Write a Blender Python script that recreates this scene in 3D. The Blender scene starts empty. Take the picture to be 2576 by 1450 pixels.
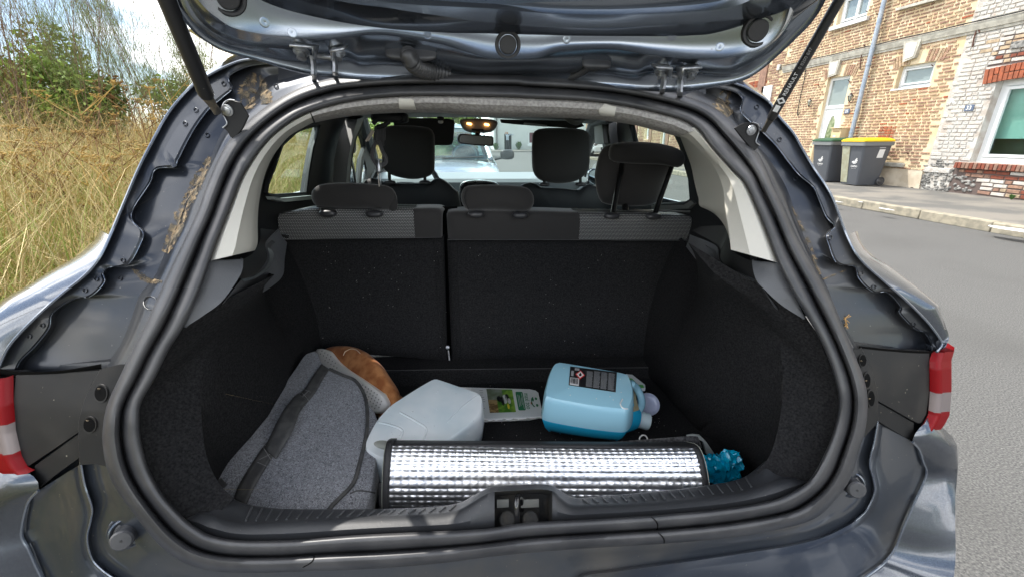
import bpy, bmesh, math, random
import numpy as np
from mathutils import Vector, Matrix
from mathutils.bvhtree import BVHTree
from mathutils.geometry import tessellate_polygon
R = math.radians
scene = bpy.context.scene
col = scene.collection
rnd = random.Random(7)

# ------------------------------------------------------------ camera, sky, sun, exposure
FPX = 1060.0; CX, CY = 1287.5, 725.0            # focal length and centre for a 2575 px wide picture
VPX, VPY = 1182.0, 347.0                        # where the street's direction vanishes
CAMP = Vector((-0.057, 0.0, 1.25))

def cam_basis(rolldeg):
    c, s = math.cos(R(rolldeg)), math.sin(R(rolldeg))
    x, y = VPX-CX, VPY-CY
    x0 = x*c + y*s; y0 = -x*s + y*c
    th = math.atan(-y0/FPX); psi = math.atan(-x0/FPX*math.cos(th))
    r0 = Vector((math.cos(psi), -math.sin(psi), 0)); h = Vector((math.sin(psi), math.cos(psi), 0))
    z = Vector((0, 0, 1))
    f = h*math.cos(th) - z*math.sin(th); u0 = h*math.sin(th) + z*math.cos(th)
    return r0*c + u0*s, -r0*s + u0*c, f
BW = cam_basis(-0.5)      # the street
BC = cam_basis(1.3)       # the car leans a little on the camber of the road
MW = Matrix(BW).transposed(); MC = Matrix(BC).transposed()
ROT = MW @ MC.transposed()
CARM = Matrix.Translation(CAMP) @ ROT.to_4x4() @ Matrix.Translation(-CAMP)   # car frame -> world

cam = bpy.data.cameras.new('camera'); cam.sensor_width = 36.0; cam.lens = 36.0*FPX/2575.0
cam.clip_start = 0.02; cam.clip_end = 2000
co = bpy.data.objects.new('camera', cam); col.objects.link(co); scene.camera = co
mw = Matrix((BW[0], BW[1], -BW[2])).transposed().to_4x4(); mw.translation = CAMP
co.matrix_world = mw

SUN_EL, SUN_AZ = 60.0, -52.0        # azimuth from +Y towards +X
SUN_STRENGTH, SKY_STRENGTH, EXPOSURE = 2.2, 0.08, 1.45
w = bpy.data.worlds.new('World'); scene.world = w; w.use_nodes = True
nt = w.node_tree; nt.nodes.clear()
def wn(t, **k):
    n = nt.nodes.new(t)
    for a, b in k.items(): setattr(n, a, b)
    return n
out = wn('ShaderNodeOutputWorld'); bg = wn('ShaderNodeBackground')
sky = wn('ShaderNodeTexSky', sky_type='NISHITA', sun_disc=False)
sky.sun_elevation = R(SUN_EL); sky.sun_rotation = R(SUN_AZ); sky.air_density = 1.0; sky.dust_density = 0.6
tc = wn('ShaderNodeTexCoord'); mp = wn('ShaderNodeMapping'); mp.inputs['Scale'].default_value = (1, 1, 2.1)
mp.inputs['Location'].default_value = (2.1, 1.3, 0.4)
n1 = wn('ShaderNodeTexNoise'); n1.inputs['Scale'].default_value = 2.6; n1.inputs['Detail'].default_value = 9; n1.inputs['Roughness'].default_value = .55
cr = wn('ShaderNodeValToRGB'); cr.color_ramp.elements[0].position = .48; cr.color_ramp.elements[1].position = .56
n2 = wn('ShaderNodeTexNoise'); n2.inputs['Scale'].default_value = 5.5; n2.inputs['Detail'].default_value = 6
cr2 = wn('ShaderNodeValToRGB'); cr2.color_ramp.elements[0].color = (10, 10.4, 11.2, 1); cr2.color_ramp.elements[1].color = (25, 24.5, 23.6, 1)
cr2.color_ramp.elements[0].position = .35; cr2.color_ramp.elements[1].position = .62
mx = wn('ShaderNodeMix', data_type='RGBA')
L = nt.links.new
L(tc.outputs['Generated'], mp.inputs['Vector']); L(mp.outputs['Vector'], n1.inputs['Vector']); L(mp.outputs['Vector'], n2.inputs['Vector'])
L(n1.outputs['Fac'], cr.inputs['Fac']); L(n2.outputs['Fac'], cr2.inputs['Fac'])
L(cr.outputs['Color'], mx.inputs['Factor']); L(sky.outputs['Color'], mx.inputs['A']); L(cr2.outputs['Color'], mx.inputs['B'])
L(mx.outputs['Result'], bg.inputs['Color']); L(bg.outputs['Background'], out.inputs['Surface'])
bg.inputs['Strength'].default_value = SKY_STRENGTH
sl = bpy.data.lights.new('sun', 'SUN'); sl.energy = SUN_STRENGTH; sl.angle = R(0.6); sl.color = (1, .955, .88)
so = bpy.data.objects.new('sun', sl); col.objects.link(so)
sd = Vector((math.sin(R(SUN_AZ))*math.cos(R(SUN_EL)), math.cos(R(SUN_AZ))*math.cos(R(SUN_EL)), math.sin(R(SUN_EL))))
so.rotation_euler = sd.to_track_quat('Z', 'Y').to_euler(); so.location = (0, 0, 30)
scene.view_settings.view_transform = 'Standard'; scene.view_settings.look = 'None'
scene.view_settings.gamma = 1; scene.view_settings.use_curve_mapping = False
scene.view_settings.exposure = EXPOSURE
scene.render.resolution_x = 1024; scene.render.resolution_y = 576

# ------------------------------------------------------------ projection helpers (photo pixel -> place at a known distance)
def ray(u, v, B=BC):
    return B[0]*((u-CX)/FPX) - B[1]*((v-CY)/FPX) + B[2]
def onY(u, v, Y, B=BC):
    d = ray(u, v, B); return CAMP + d*((Y-CAMP.y)/d.y)
def onX(u, v, X, B=BC):
    d = ray(u, v, B); return CAMP + d*((X-CAMP.x)/d.x)
def onZ(u, v, Z, B=BC):
    d = ray(u, v, B); return CAMP + d*((Z-CAMP.z)/d.z)
def onP(u, v, p0, n, B=BC):
    d = ray(u, v, B); return CAMP + d*((Vector(p0)-CAMP).dot(Vector(n))/d.dot(Vector(n)))
SZ = np.array([.2, .45, .6, .72, .85, 1.0, 1.1, 1.2, 1.3, 1.4, 1.5]); SY = np.array([.47, .47, .485, .50, .53, .595, .665, .745, .83, .905, .97])
def S(x, z): return float(np.interp(z, SZ, SY)) + .15*x*x
def onS(u, v, off=0.0, B=BC):
    d = ray(u, v, B); lo, hi = .2, 3.0
    for _ in range(38):
        t = (lo+hi)/2; p = CAMP + d*t
        if p.y - S(p.x, p.z) - off > 0: hi = t
        else: lo = t
    return CAMP + d*t

# ------------------------------------------------------------ geometry helpers; a geo is (verts, faces)
def join(gs):
    V, F = [], []
    for v, f in gs:
        o = len(V); V += [tuple(p) for p in v]; F += [tuple(i+o for i in q) for q in f]
    return V, F
def strip(rows, closed=False, flip=False):
    n = len(rows[0]); V = [tuple(p) for r in rows for p in r]; F = []
    for i in range(len(rows)-1):
        for j in range(n if closed else n-1):
            k = (j+1) % n
            q = (i*n+j, i*n+k, (i+1)*n+k, (i+1)*n+j)
            F.append(q[::-1] if flip else q)
    return V, F
def cat(pts, n, closed=False):
    """smooth curve through the points, n points evenly spaced along it"""
    P = [np.array(p, float) for p in pts]; m = len(P); D = []
    rng = range(m) if closed else range(m-1)
    for i in rng:
        if closed: a, b, c, d = P[i-1], P[i], P[(i+1) % m], P[(i+2) % m]
        else: a, b, c, d = P[max(i-1, 0)], P[i], P[i+1], P[min(i+2, m-1)]
        for t in np.linspace(0, 1, 12, endpoint=False):
            D.append(.5*((2*b)+(-a+c)*t+(2*a-5*b+4*c-d)*t*t+(-a+3*b-3*c+d)*t**3))
    D.append(P[0] if closed else P[-1])
    return lin(D, n+1)[:-1] if closed else lin(D, n)
def lin(pts, n):
    D = np.array([tuple(p) for p in pts], float); s = np.r_[0, np.cumsum(np.linalg.norm(np.diff(D, axis=0), axis=1))]
    t = np.linspace(0, s[-1], n)
    return np.stack([np.interp(t, s, D[:, k]) for k in range(D.shape[1])], 1)
def tube(path, r, n=8, cap=True, closed=False):
    P = [Vector(p) for p in path]; m = len(P); rows = []
    rr = r if hasattr(r, '__len__') else [r]*m
    up = Vector((0, 0, 1)); prev = None
    for i, p in enumerate(P):
        if closed: t = (P[(i+1) % m]-P[i-1])
        else: t = (P[min(i+1, m-1)]-P[max(i-1, 0)])
        t.normalize()
        if prev is None:
            a = t.orthogonal().normalized()
        else:
            a = (prev - t*prev.dot(t)).normalized()
        prev = a; b = t.cross(a)
        rows.append([p+(a*math.cos(2*math.pi*k/n)+b*math.sin(2*math.pi*k/n))*rr[i] for k in range(n)])
    if closed: rows.append(rows[0])
    V, F = strip(rows, closed=True)
    if cap and not closed:
        F.append(tuple(range(n))[::-1]); F.append(tuple(range((m-1)*n, m*n)))
    return V, F
def box(c, s, rot=None):
    V = []
    for z in (-1, 1):
        for y in (-1, 1):
            for x in (-1, 1):
                p = Vector((x*s[0]/2, y*s[1]/2, z*s[2]/2))
                if rot is not None: p = rot @ p
                V.append(tuple(Vector(c)+p))
    return V, [(0, 2, 3, 1), (4, 5, 7, 6), (0, 1, 5, 4), (2, 6, 7, 3), (0, 4, 6, 2), (1, 3, 7, 5)]
def box2(a, b):
    a, b = Vector(a), Vector(b)
    return box((a+b)/2, [abs(b[i]-a[i]) for i in range(3)])
def prism(pts, vec):
    """flat outline (3D points) pushed along vec, closed"""
    P = [Vector(p) for p in pts]; n = len(P); vec = Vector(vec)
    tri = tessellate_polygon([P])
    V = P + [p+vec for p in P]
    F = [tuple(t) for t in tri] + [tuple(i+n for i in t[::-1]) for t in tri]
    F += [(i, (i+1) % n, (i+1) % n+n, i+n) for i in range(n)]
    return V, F
def flat(pts):
    P = [Vector(p) for p in pts]
    return P, [tuple(t) for t in tessellate_polygon([P])]
def holed(outer, holes):
    loops = [[Vector(p) for p in outer]]+[[Vector(p) for p in h] for h in holes]
    return [p for l in loops for p in l], [tuple(t) for t in tessellate_polygon(loops)]
def frame3(n, upv=(0, 0, 1)):
    n = Vector(n).normalized(); u = Vector(upv); u = (u-n*u.dot(n)).normalized(); r = u.cross(n)
    return r, u, n
def lathe(prof, c, axis, seg=20):
    """prof: (radius, height) pairs along axis"""
    a, b, n = frame3(axis, (0, 0, 1) if abs(Vector(axis).normalized().z) < .9 else (0, 1, 0))
    rows = [[Vector(c)+n*h+(a*math.cos(2*math.pi*k/seg)+b*math.sin(2*math.pi*k/seg))*max(r, 1e-5) for k in range(seg)] for r, h in prof]
    return strip(rows, closed=True)
def pillow(c, size, e1=.45, e2=.45, rot=None, nu=28, nv=18, f=None):
    """rounded block (superellipsoid)"""
    def sp(w, e): return math.copysign(abs(w)**e, w)
    rows = []
    for i in range(nv+1):
        ph = -math.pi/2+math.pi*i/nv; r = []
        for j in range(nu):
            th = 2*math.pi*j/nu
            p = Vector((size[0]/2*sp(math.cos(ph), e1)*sp(math.cos(th), e2), size[1]/2*sp(math.cos(ph), e1)*sp(math.sin(th), e2), size[2]/2*sp(math.sin(ph), e1)))
            if f: p = f(p)
            if rot is not None: p = rot @ p
            r.append(Vector(c)+p)
        rows.append(r)
    return strip(rows, closed=True)
def puff(outline, n, hf, hb, rings=8, pw=2.2, noise=0):
    """closed pillow whose outline is given; hf / hb = bulge to the front (along n) and back"""
    P = [Vector(p) for p in outline]; n = Vector(n).normalized(); c = sum(P, Vector())/len(P); rows = []
    for side, h in ((1, hf), (-1, hb)):
        rs = []
        for i in range(rings+1):
            t = i/rings; k = math.cos(t*math.pi/2); z = (1-k**pw)**(1/pw)
            row = []
            for p in P:
                q = c+(p-c)*k+n*(side*h*z)
                row.append(q)
            rs.append(row)
        rows.append(rs)
    full = rows[1][::-1][:-1]+rows[0]
    return strip(full, closed=True)
def rotz(a): return Matrix.Rotation(a, 3, 'Z')
def rotx(a): return Matrix.Rotation(a, 3, 'X')
def roty(a): return Matrix.Rotation(a, 3, 'Y')

BASE = {}
def props(o, label=None, cat=None, group=None, kind=None):
    for k, v in (('label', label), ('category', cat), ('group', group), ('kind', kind)):
        if v: o[k] = v
def thing(name, label, cat, base, frame='car', group=None, rot=None):
    o = bpy.data.objects.new(name, None); col.objects.link(o)
    M = (CARM if frame == 'car' else Matrix()) @ Matrix.Translation(Vector(base))
    o.matrix_world = M; BASE[o.name] = Vector(base); o.empty_display_size = .1
    props(o, label, cat, group); return o
def obj(name, geo, m, parent=None, frame='car', base=None, label=None, cat=None, group=None, kind=None, angle=35, solid=0, bevel=0, sub=0, mats=None, fm=None, uvs=None):
    V, F = geo
    V = [Vector(v) for v in V]
    if parent is not None: b = BASE[parent.name]
    elif base is not None: b = Vector(base)
    elif frame == 'world': b = Vector()
    else:
        mn = min(v.z for v in V); b = Vector((sum(v.x for v in V)/len(V), sum(v.y for v in V)/len(V), mn))
    me = bpy.data.meshes.new(name); me.from_pydata([tuple(v-b) for v in V], [], F); me.update()
    for mm in ([m] if mats is None else mats): me.materials.append(mm)
    if fm is not None: me.polygons.foreach_set('material_index', fm)
    if angle is not None:
        me.polygons.foreach_set('use_smooth', [True]*len(me.polygons))
        if angle < 180: me.set_sharp_from_angle(angle=R(angle))
    o = bpy.data.objects.new(name, me); col.objects.link(o); BASE[o.name] = b
    if parent is not None: o.parent = parent
    else: o.matrix_world = (CARM if frame == 'car' else Matrix()) @ Matrix.Translation(b)
    if solid:
        md = o.modifiers.new('solid', 'SOLIDIFY'); md.thickness = solid; md.offset = -1
    if bevel:
        md = o.modifiers.new('bevel', 'BEVEL'); md.width = bevel; md.segments = 2; md.limit_method = 'ANGLE'; md.angle_limit = R(40)
    if sub:
        md = o.modifiers.new('sub', 'SUBSURF'); md.levels = sub; md.render_levels = sub
    props(o, label, cat, group, kind)
    return o
def fixn(geo):
    """outward normals"""
    V, F = geo; bm = bmesh.new(); vs = [bm.verts.new(tuple(v)) for v in V]
    for f in F:
        try: bm.faces.new([vs[i] for i in f])
        except ValueError: pass
    bmesh.ops.remove_doubles(bm, verts=bm.verts, dist=1e-6)
    bmesh.ops.recalc_face_normals(bm, faces=bm.faces)
    bm.verts.index_update()
    r = [tuple(v.co) for v in bm.verts], [tuple(v.index for v in f.verts) for f in bm.faces]
    bm.free(); return r
def bvh(geo): return BVHTree.FromPolygons([tuple(v) for v in geo[0]], [tuple(f) for f in geo[1]])
def cast(tree, u, v, off=0.0, B=BC):
    d = ray(u, v, B).normalized(); h = tree.ray_cast(CAMP, d)
    if h[0] is None: return None
    n = h[1] if h[1].dot(d) < 0 else -h[1]
    return h[0]+n*off

# ------------------------------------------------------------ materials
MATS = {}
def mat(name, c, rough=.5, metal=0, spec=.5, coat=0, c2=None, ns=20, nmix=(.4, .6), bump=0, bs=200, bdist=.001, stretch=(1, 1, 1),
        dirt=None, dirt_s=6, dirt_r=(.5, .7), speck=None, speck_s=300, sheen=0, trans=0, alpha=1, emit=None, es=1, coatr=.05, aniso=0, rough2=None, detail=4):
    if name in MATS: return MATS[name]
    m = bpy.data.materials.new(name); m.use_nodes = True; t = m.node_tree; ln = t.links.new
    b = t.nodes['Principled BSDF']; N = t.nodes.new
    b.inputs['Base Color'].default_value = (*c, 1); b.inputs['Roughness'].default_value = rough; b.inputs['Metallic'].default_value = metal
    b.inputs['Specular IOR Level'].default_value = spec; b.inputs['Coat Weight'].default_value = coat; b.inputs['Coat Roughness'].default_value = coatr
    b.inputs['Sheen Weight'].default_value = sheen; b.inputs['Transmission Weight'].default_value = trans; b.inputs['Alpha'].default_value = alpha
    if emit: b.inputs['Emission Color'].default_value = (*emit, 1); b.inputs['Emission Strength'].default_value = es
    tc = N('ShaderNodeTexCoord'); mp = N('ShaderNodeMapping'); mp.inputs['Scale'].default_value = stretch; ln(tc.outputs['Object'], mp.inputs['Vector'])
    cur = None
    def noise(s, det=detail):
        n = N('ShaderNodeTexNoise'); n.inputs['Scale'].default_value = s; n.inputs['Detail'].default_value = det; ln(mp.outputs['Vector'], n.inputs['Vector']); return n
    def ramp(src, a, bb):
        r = N('ShaderNodeValToRGB'); r.color_ramp.elements[0].position = a; r.color_ramp.elements[1].position = bb; ln(src, r.inputs['Fac']); return r
    def mixc(fac, A, Bc):
        x = N('ShaderNodeMix'); x.data_type = 'RGBA'; ln(fac, x.inputs['Factor'])
        if isinstance(A, tuple): x.inputs['A'].default_value = (*A, 1)
        else: ln(A, x.inputs['A'])
        x.inputs['B'].default_value = (*Bc, 1); return x.outputs['Result']
    if c2:
        r = ramp(noise(ns).outputs['Fac'], *nmix); cur = mixc(r.outputs['Color'], c, c2)
    if speck:
        r = ramp(noise(speck_s, 1).outputs['Fac'], .76, .80); cur = mixc(r.outputs['Color'], cur or c, speck)
    if dirt:
        r = ramp(noise(dirt_s, 8).outputs['Fac'], *dirt_r); cur = mixc(r.outputs['Color'], cur or c, dirt)
        mr = N('ShaderNodeMapRange'); mr.inputs['To Min'].default_value = rough; mr.inputs['To Max'].default_value = .85
        ln(r.outputs['Color'], mr.inputs['Value']); ln(mr.outputs['Result'], b.inputs['Roughness'])
        if coat:
            mr = N('ShaderNodeMapRange'); mr.inputs['To Min'].default_value = coat; mr.inputs['To Max'].default_value = .1
            ln(r.outputs['Color'], mr.inputs['Value']); ln(mr.outputs['Result'], b.inputs['Coat Weight'])
    if cur is not None: ln(cur, b.inputs['Base Color'])
    if bump:
        n = noise(bs, 3); bp = N('ShaderNodeBump'); bp.inputs['Strength'].default_value = bump; bp.inputs['Distance'].default_value = bdist
        ln(n.outputs['Fac'], bp.inputs['Height']); ln(bp.outputs['Normal'], b.inputs['Normal'])
    MATS[name] = m; return m
def glass(name, tint=(.8, .95, .93), gl=.08):
    m = bpy.data.materials.new(name); m.use_nodes = True; t = m.node_tree; t.nodes.clear(); ln = t.links.new
    o = t.nodes.new('ShaderNodeOutputMaterial'); mx = t.nodes.new('ShaderNodeMixShader'); tr = t.nodes.new('ShaderNodeBsdfTransparent'); g = t.nodes.new('ShaderNodeBsdfGlossy')
    lw = t.nodes.new('ShaderNodeLayerWeight'); lw.inputs['Blend'].default_value = .5; pw = t.nodes.new('ShaderNodeMath'); pw.operation = 'POWER'; pw.inputs[1].default_value = 4.0
    fr = t.nodes.new('ShaderNodeMath'); fr.operation = 'MULTIPLY_ADD'; fr.inputs[1].default_value = .85; fr.inputs[2].default_value = .04; ln(lw.outputs['Facing'], pw.inputs[0]); ln(pw.outputs[0], fr.inputs[0])
    tr.inputs['Color'].default_value = (*tint, 1); g.inputs['Roughness'].default_value = .01
    ln(fr.outputs[0], mx.inputs['Fac']); ln(tr.outputs[0], mx.inputs[1]); ln(g.outputs[0], mx.inputs[2]); ln(mx.outputs[0], o.inputs['Surface'])
    return m
paint = mat('car_paint', (.10, .115, .14), .26, .8, coat=1, c2=(.08, .092, .115), ns=400)
paint_d = mat('dusty_paint', (.085, .098, .12), .30, .75, coat=.8, dirt=(.17, .15, .12), dirt_s=4, dirt_r=(.50, .78), speck=(.25, .24, .22), speck_s=160)
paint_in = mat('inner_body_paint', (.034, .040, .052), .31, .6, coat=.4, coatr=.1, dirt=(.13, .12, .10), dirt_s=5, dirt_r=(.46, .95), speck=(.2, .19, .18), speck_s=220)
mud = mat('dried_mud', (.26, .19, .11), .95, c2=(.10, .085, .06), ns=60, bump=.6, bs=120, bdist=.002)
def patchy(m, s=90, a=.38, b=.62):
    t = m.node_tree; bs = t.nodes['Principled BSDF']; tc = t.nodes.new('ShaderNodeTexCoord'); n = t.nodes.new('ShaderNodeTexNoise'); n.inputs['Scale'].default_value = s; n.inputs['Detail'].default_value = 8
    r = t.nodes.new('ShaderNodeValToRGB'); r.color_ramp.elements[0].position = a; r.color_ramp.elements[1].position = b
    t.links.new(tc.outputs['Object'], n.inputs['Vector']); t.links.new(n.outputs['Fac'], r.inputs['Fac']); t.links.new(r.outputs['Color'], bs.inputs['Alpha'])
patchy(mud)
rubber = mat('rubber', (.036, .037, .041), .40, spec=.6, c2=(.06, .06, .063), ns=14, bump=.12, bs=700, bdist=.0005)
blackpl = mat('black_plastic', (.022, .022, .023), .5, bump=.35, bs=900, bdist=.0006, speck=(.14, .13, .11), speck_s=170, dirt=(.075, .07, .06), dirt_s=7, dirt_r=(.55, .8))
sillpl = mat('grained_plastic', (.036, .038, .042), .46, bump=.5, bs=650, bdist=.0008, speck=(.16, .15, .13), speck_s=240)
carpet = mat('black_carpet', (.013, .013, .014), .95, spec=.15, c2=(.032, .032, .033), ns=260, nmix=(.35, .7), bump=.8, bs=420, bdist=.002)
scarpet = mat('side_carpet', (.010, .010, .011), .95, spec=.12, c2=(.027, .027, .028), ns=260, nmix=(.35, .7), bump=.8, bs=420, bdist=.002)
fabric = mat('seat_fabric', (.036, .034, .034), .85, sheen=.4, bump=.4, bs=900, bdist=.0008)
beige = mat('beige_trim', (.60, .58, .52), .5, bump=.15, bs=900, bdist=.0004)
liner = mat('headliner_felt', (.44, .42, .40), .95, c2=(.30, .285, .27), ns=180, bump=.3, bs=300, bdist=.001)
steel = mat('zinc_steel', (.55, .57, .60), .3, .75, c2=(.3, .31, .33), ns=60)
strutm = mat('strut_black', (.018, .018, .019), .4, bump=.1, bs=500, speck=(.1, .1, .09), speck_s=200)
white = mat('white_print', (.75, .75, .74), .6)
redlens = mat('red_lens', (.21, .002, .005), .38, coat=0, spec=.2)
clearlens = mat('clear_lens', (.24, .20, .195), .35, .2, coat=.15)
cglass = glass('window_glass')
# ------------------------------------------------------------ the car: body round the boot opening
car = thing('hatchback_car', 'dark blue-grey hatchback with its tailgate raised and boot open', 'car', (0, .5, 0))
def P(*a): return [(float(a[i]), float(a[i+1])) for i in range(0, len(a), 2)]
sealO = P(1287,185, 1048,185, 870,194, 799,206, 728,233, 657,277, 586,341, 550,398, 515,480, 494,539, 426,681, 373,799, 337,870, 299,950, 278,994, 263,1040, 257,1097, 262,1147, 271,1183, 292,1229, 338,1293, 392,1361, 445,1405, 497,1427, 557,1437, 657,1439, 777,1435, 937,1429, 1097,1416, 1257,1396, 1439,1380, 1667,1366, 1838,1350, 1958,1330, 2045,1305, 2095,1262, 2137,1205, 2159,1136, 2177,1075, 2182,1005, 2172,950, 2144,877, 2115,806, 2080,727, 2044,663, 2009,603, 1973,522, 1945,468, 1925,419, 1898,372, 1844,309, 1791,268, 1720,241, 1613,216, 1471,199, 1329,190)
sealI = P(1287,245, 1083,241, 976,244, 870,257, 781,281, 728,309, 675,352, 632,408, 604,458, 582,515, 547,603, 529,657, 504,728, 462,820, 426,877, 390,950, 356,1010, 351,1058, 356,1111, 374,1175, 409,1240, 463,1300, 498,1326, 534,1345, 605,1357, 737,1356, 897,1344, 1057,1336, 1217,1328, 1319,1313, 1478,1304, 1638,1294, 1798,1280, 1918,1262, 1978,1242, 2038,1202, 2080,1125, 2102,1060, 2109,1000, 2095,935, 2073,877, 2052,834, 2020,781, 1984,717, 1956,660, 1931,593, 1902,521, 1874,462, 1844,430, 1791,372, 1755,325, 1702,297, 1578,268, 1471,254, 1329,247)
PC = np.array([1235., 800.])
def polar(poly):
    D = cat(poly, 900, True)-PC; th = np.arctan2(D[:, 1], D[:, 0]); r = np.hypot(D[:, 0], D[:, 1]); i = np.argsort(th); th, r = th[i], r[i]
    return np.r_[th-2*np.pi, th, th+2*np.pi], np.r_[r, r, r]
pO, pI = polar(sealO), polar(sealI)
def seal_at(th, s):
    a = np.interp(th, *pO); b = np.interp(th, *pI); r = a+(b-a)*s
    return PC[0]+r*math.cos(th), PC[1]+r*math.sin(th)
NS = 360; ths = [2*math.pi*k/NS-math.pi for k in range(NS)]
def hump(t, h): return -h*math.sqrt(max(0, 1-(2*t-1)**2))
prof = []      # (s across the seal, depth offset)
prof += [(0, .022), (0, .008)]
for k in range(9): t = .5-.5*math.cos(math.pi*k/8); prof.append((t*.47, hump(t, .017)-.002))
prof += [(.49, .008), (.51, .008)]
for k in range(9): t = .5-.5*math.cos(math.pi*k/8); prof.append((.53+t*.47, hump(t, .014)+.003))
prof += [(1, .012), (.985, .03)]
rows = [[onS(*seal_at(th, s), o) for th in ths] for s, o in prof]
# a slit joint in the rubber at two places
seal = obj('weather_seal', strip(rows, closed=True, flip=True), rubber, car, angle=60)
def seamline(u0, v0, u1, v1, n=10, w=.0012, bend=8):
    pts = []
    for k in range(n+1):
        t = k/n; u = u0+(u1-u0)*t+bend*math.sin(math.pi*t); v = v0+(v1-v0)*t
        q = cast(sealtree, u, v, -.0003)
        if q: pts.append(q)
    return tube(pts, w, 5)
sealtree = bvh(strip(rows, closed=True))
darkgap = mat('dark_gap', (.004, .004, .004), .9, spec=.1)
for a in ((1637, 1298, 1652, 1330), (1655, 1338, 1668, 1370), (762, 1425, 790, 1398)):
    obj('seal_joint', seamline(*a), darkgap, seal)

def body(name, rows_px, m, n=160, parent=None, k=2, **kw):
    """rows_px: list of (polyline in the photo, depth offset). Lofted over the tail surface S."""
    parent = parent or car
    R3 = []
    cs = [(cat(p, n), o) for p, o in rows_px]
    for i in range(len(cs)-1):
        (a, oa), (b, ob) = cs[i], cs[i+1]
        for j in range(k):
            t = j/k
            R3.append([onS(*(a[q]+(b[q]-a[q])*t), oa+(ob-oa)*t) for q in range(n)])
    a, oa = cs[-1]; R3.append([onS(*a[q], oa) for q in range(n)])
    return obj(name, strip(R3, **kw), m, parent, angle=32)

edge_hl = mat('edge_highlight', (.20, .23, .28), .25, .7, coat=1)  # paler copy of the body paint, edge highlights put into its colour
# left pillar gutter
eL = P(745,118, 700,128, 644,147, 597,156, 533,185, 480,220, 426,281, 384,355, 348,426, 313,508, 277,593, 249,650, 213,692, 160,735, 107,781, 53,834, 18,877, -4,925)
kL = P(760,150, 700,158, 632,165, 588,182, 574,200, 584,222, 560,245, 526,274, 487,327, 448,401, 438,420, 391,426, 376,461, 336,522, 331,554, 358,584, 354,610, 322,664, 272,672, 258,687, 262,710, 228,744, 186,750, 132,786, 123,824, 86,872, 52,905, 40,930)
mL = P(775,175, 720,185, 668,195, 640,240, 605,285, 560,330, 530,395, 500,450, 470,505, 452,560, 425,610, 405,660, 385,700, 352,740, 330,800, 305,862, 262,922)
sL = P(800,204, 728,231, 657,275, 586,339, 550,396, 515,478, 494,537, 426,680, 373,798, 337,869, 312,925)
def inner(p, q, t):
    a, b = cat(p, 60), cat(q, 60); return [tuple(a[i]+(b[i]-a[i])*t) for i in range(60)]
def shift(p, dx, dy=0): return [(a+dx, b+dy) for a, b in p]
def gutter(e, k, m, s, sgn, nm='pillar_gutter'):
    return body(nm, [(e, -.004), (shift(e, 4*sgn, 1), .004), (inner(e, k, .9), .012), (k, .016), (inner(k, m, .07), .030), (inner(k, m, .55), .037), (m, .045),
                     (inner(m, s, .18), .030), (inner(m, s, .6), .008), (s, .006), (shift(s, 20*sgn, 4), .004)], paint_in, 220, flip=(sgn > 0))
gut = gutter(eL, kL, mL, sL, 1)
eR = P(1790,190, 1855,213, 1880,223, 1933,256, 1956,290, 1995,335, 2015,370, 2044,419, 2080,472, 2101,515, 2130,593, 2162,650, 2222,706, 2275,752, 2329,806, 2364,852, 2368,868, 2355,884)
kR = P(1775,215, 1815,222, 1850,232, 1868,250, 1862,278, 1880,300, 1915,330, 1950,365, 1985,410, 2010,440, 2045,470, 2058,497, 2078,545, 2100,571, 2080,590, 2084,615, 2105,662, 2150,670, 2160,700, 2195,733, 2232,735, 2265,770, 2262,786, 2300,825, 2325,835, 2342,862, 2345,882)
mR = P(1760,225, 1795,240, 1830,262, 1850,300, 1890,350, 1930,395, 1960,440, 1985,490, 2000,540, 2020,590, 2045,650, 2072,705, 2088,740, 2105,790, 2130,830, 2160,876)
sR = P(1720,240, 1791,267, 1844,308, 1898,371, 1925,418, 1945,467, 1973,521, 2009,602, 2044,662, 2080,726, 2115,805, 2144,878)
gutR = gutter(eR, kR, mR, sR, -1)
gt, gtR = bvh(([tuple(v.co+BASE[gut.name]) for v in gut.data.vertices], [tuple(p.vertices) for p in gut.data.polygons])), bvh(([tuple(v.co+BASE[gutR.name]) for v in gutR.data.vertices], [tuple(p.vertices) for p in gutR.data.polygons]))
for tr_, k_, pr_ in ((gt, kL, gut), (gtR, kR, gutR)):
    pts = [cast(tr_, u, v, .0002) for u, v in cat(k_, 150)]; run = []
    for q in pts+[None]:
        if q is not None and (not run or (q-run[-1]).length < .03): run.append(q)
        else:
            if len(run) > 6: obj('highlight_bead', tube(run, .0008, 6), edge_hl, pr_)  # bead added in the paler colour to draw the crease highlight
            run = [q] if q is not None else []
topO = P(700,244, 728,232, 799,206, 870,194, 1048,185, 1287,185, 1471,199, 1613,216, 1720,241, 1775,262)
body('roof_channel', [(shift(topO, 0, -75), .000), (shift(topO, 0, -40), .022), (shift(topO, 0, -12), .034), (shift(topO, 0, 4), .014)], mat('shaded_channel_paint', (.03, .034, .042), .5), 120)  # shade in the roof channel put into a darker, duller paint
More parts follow.
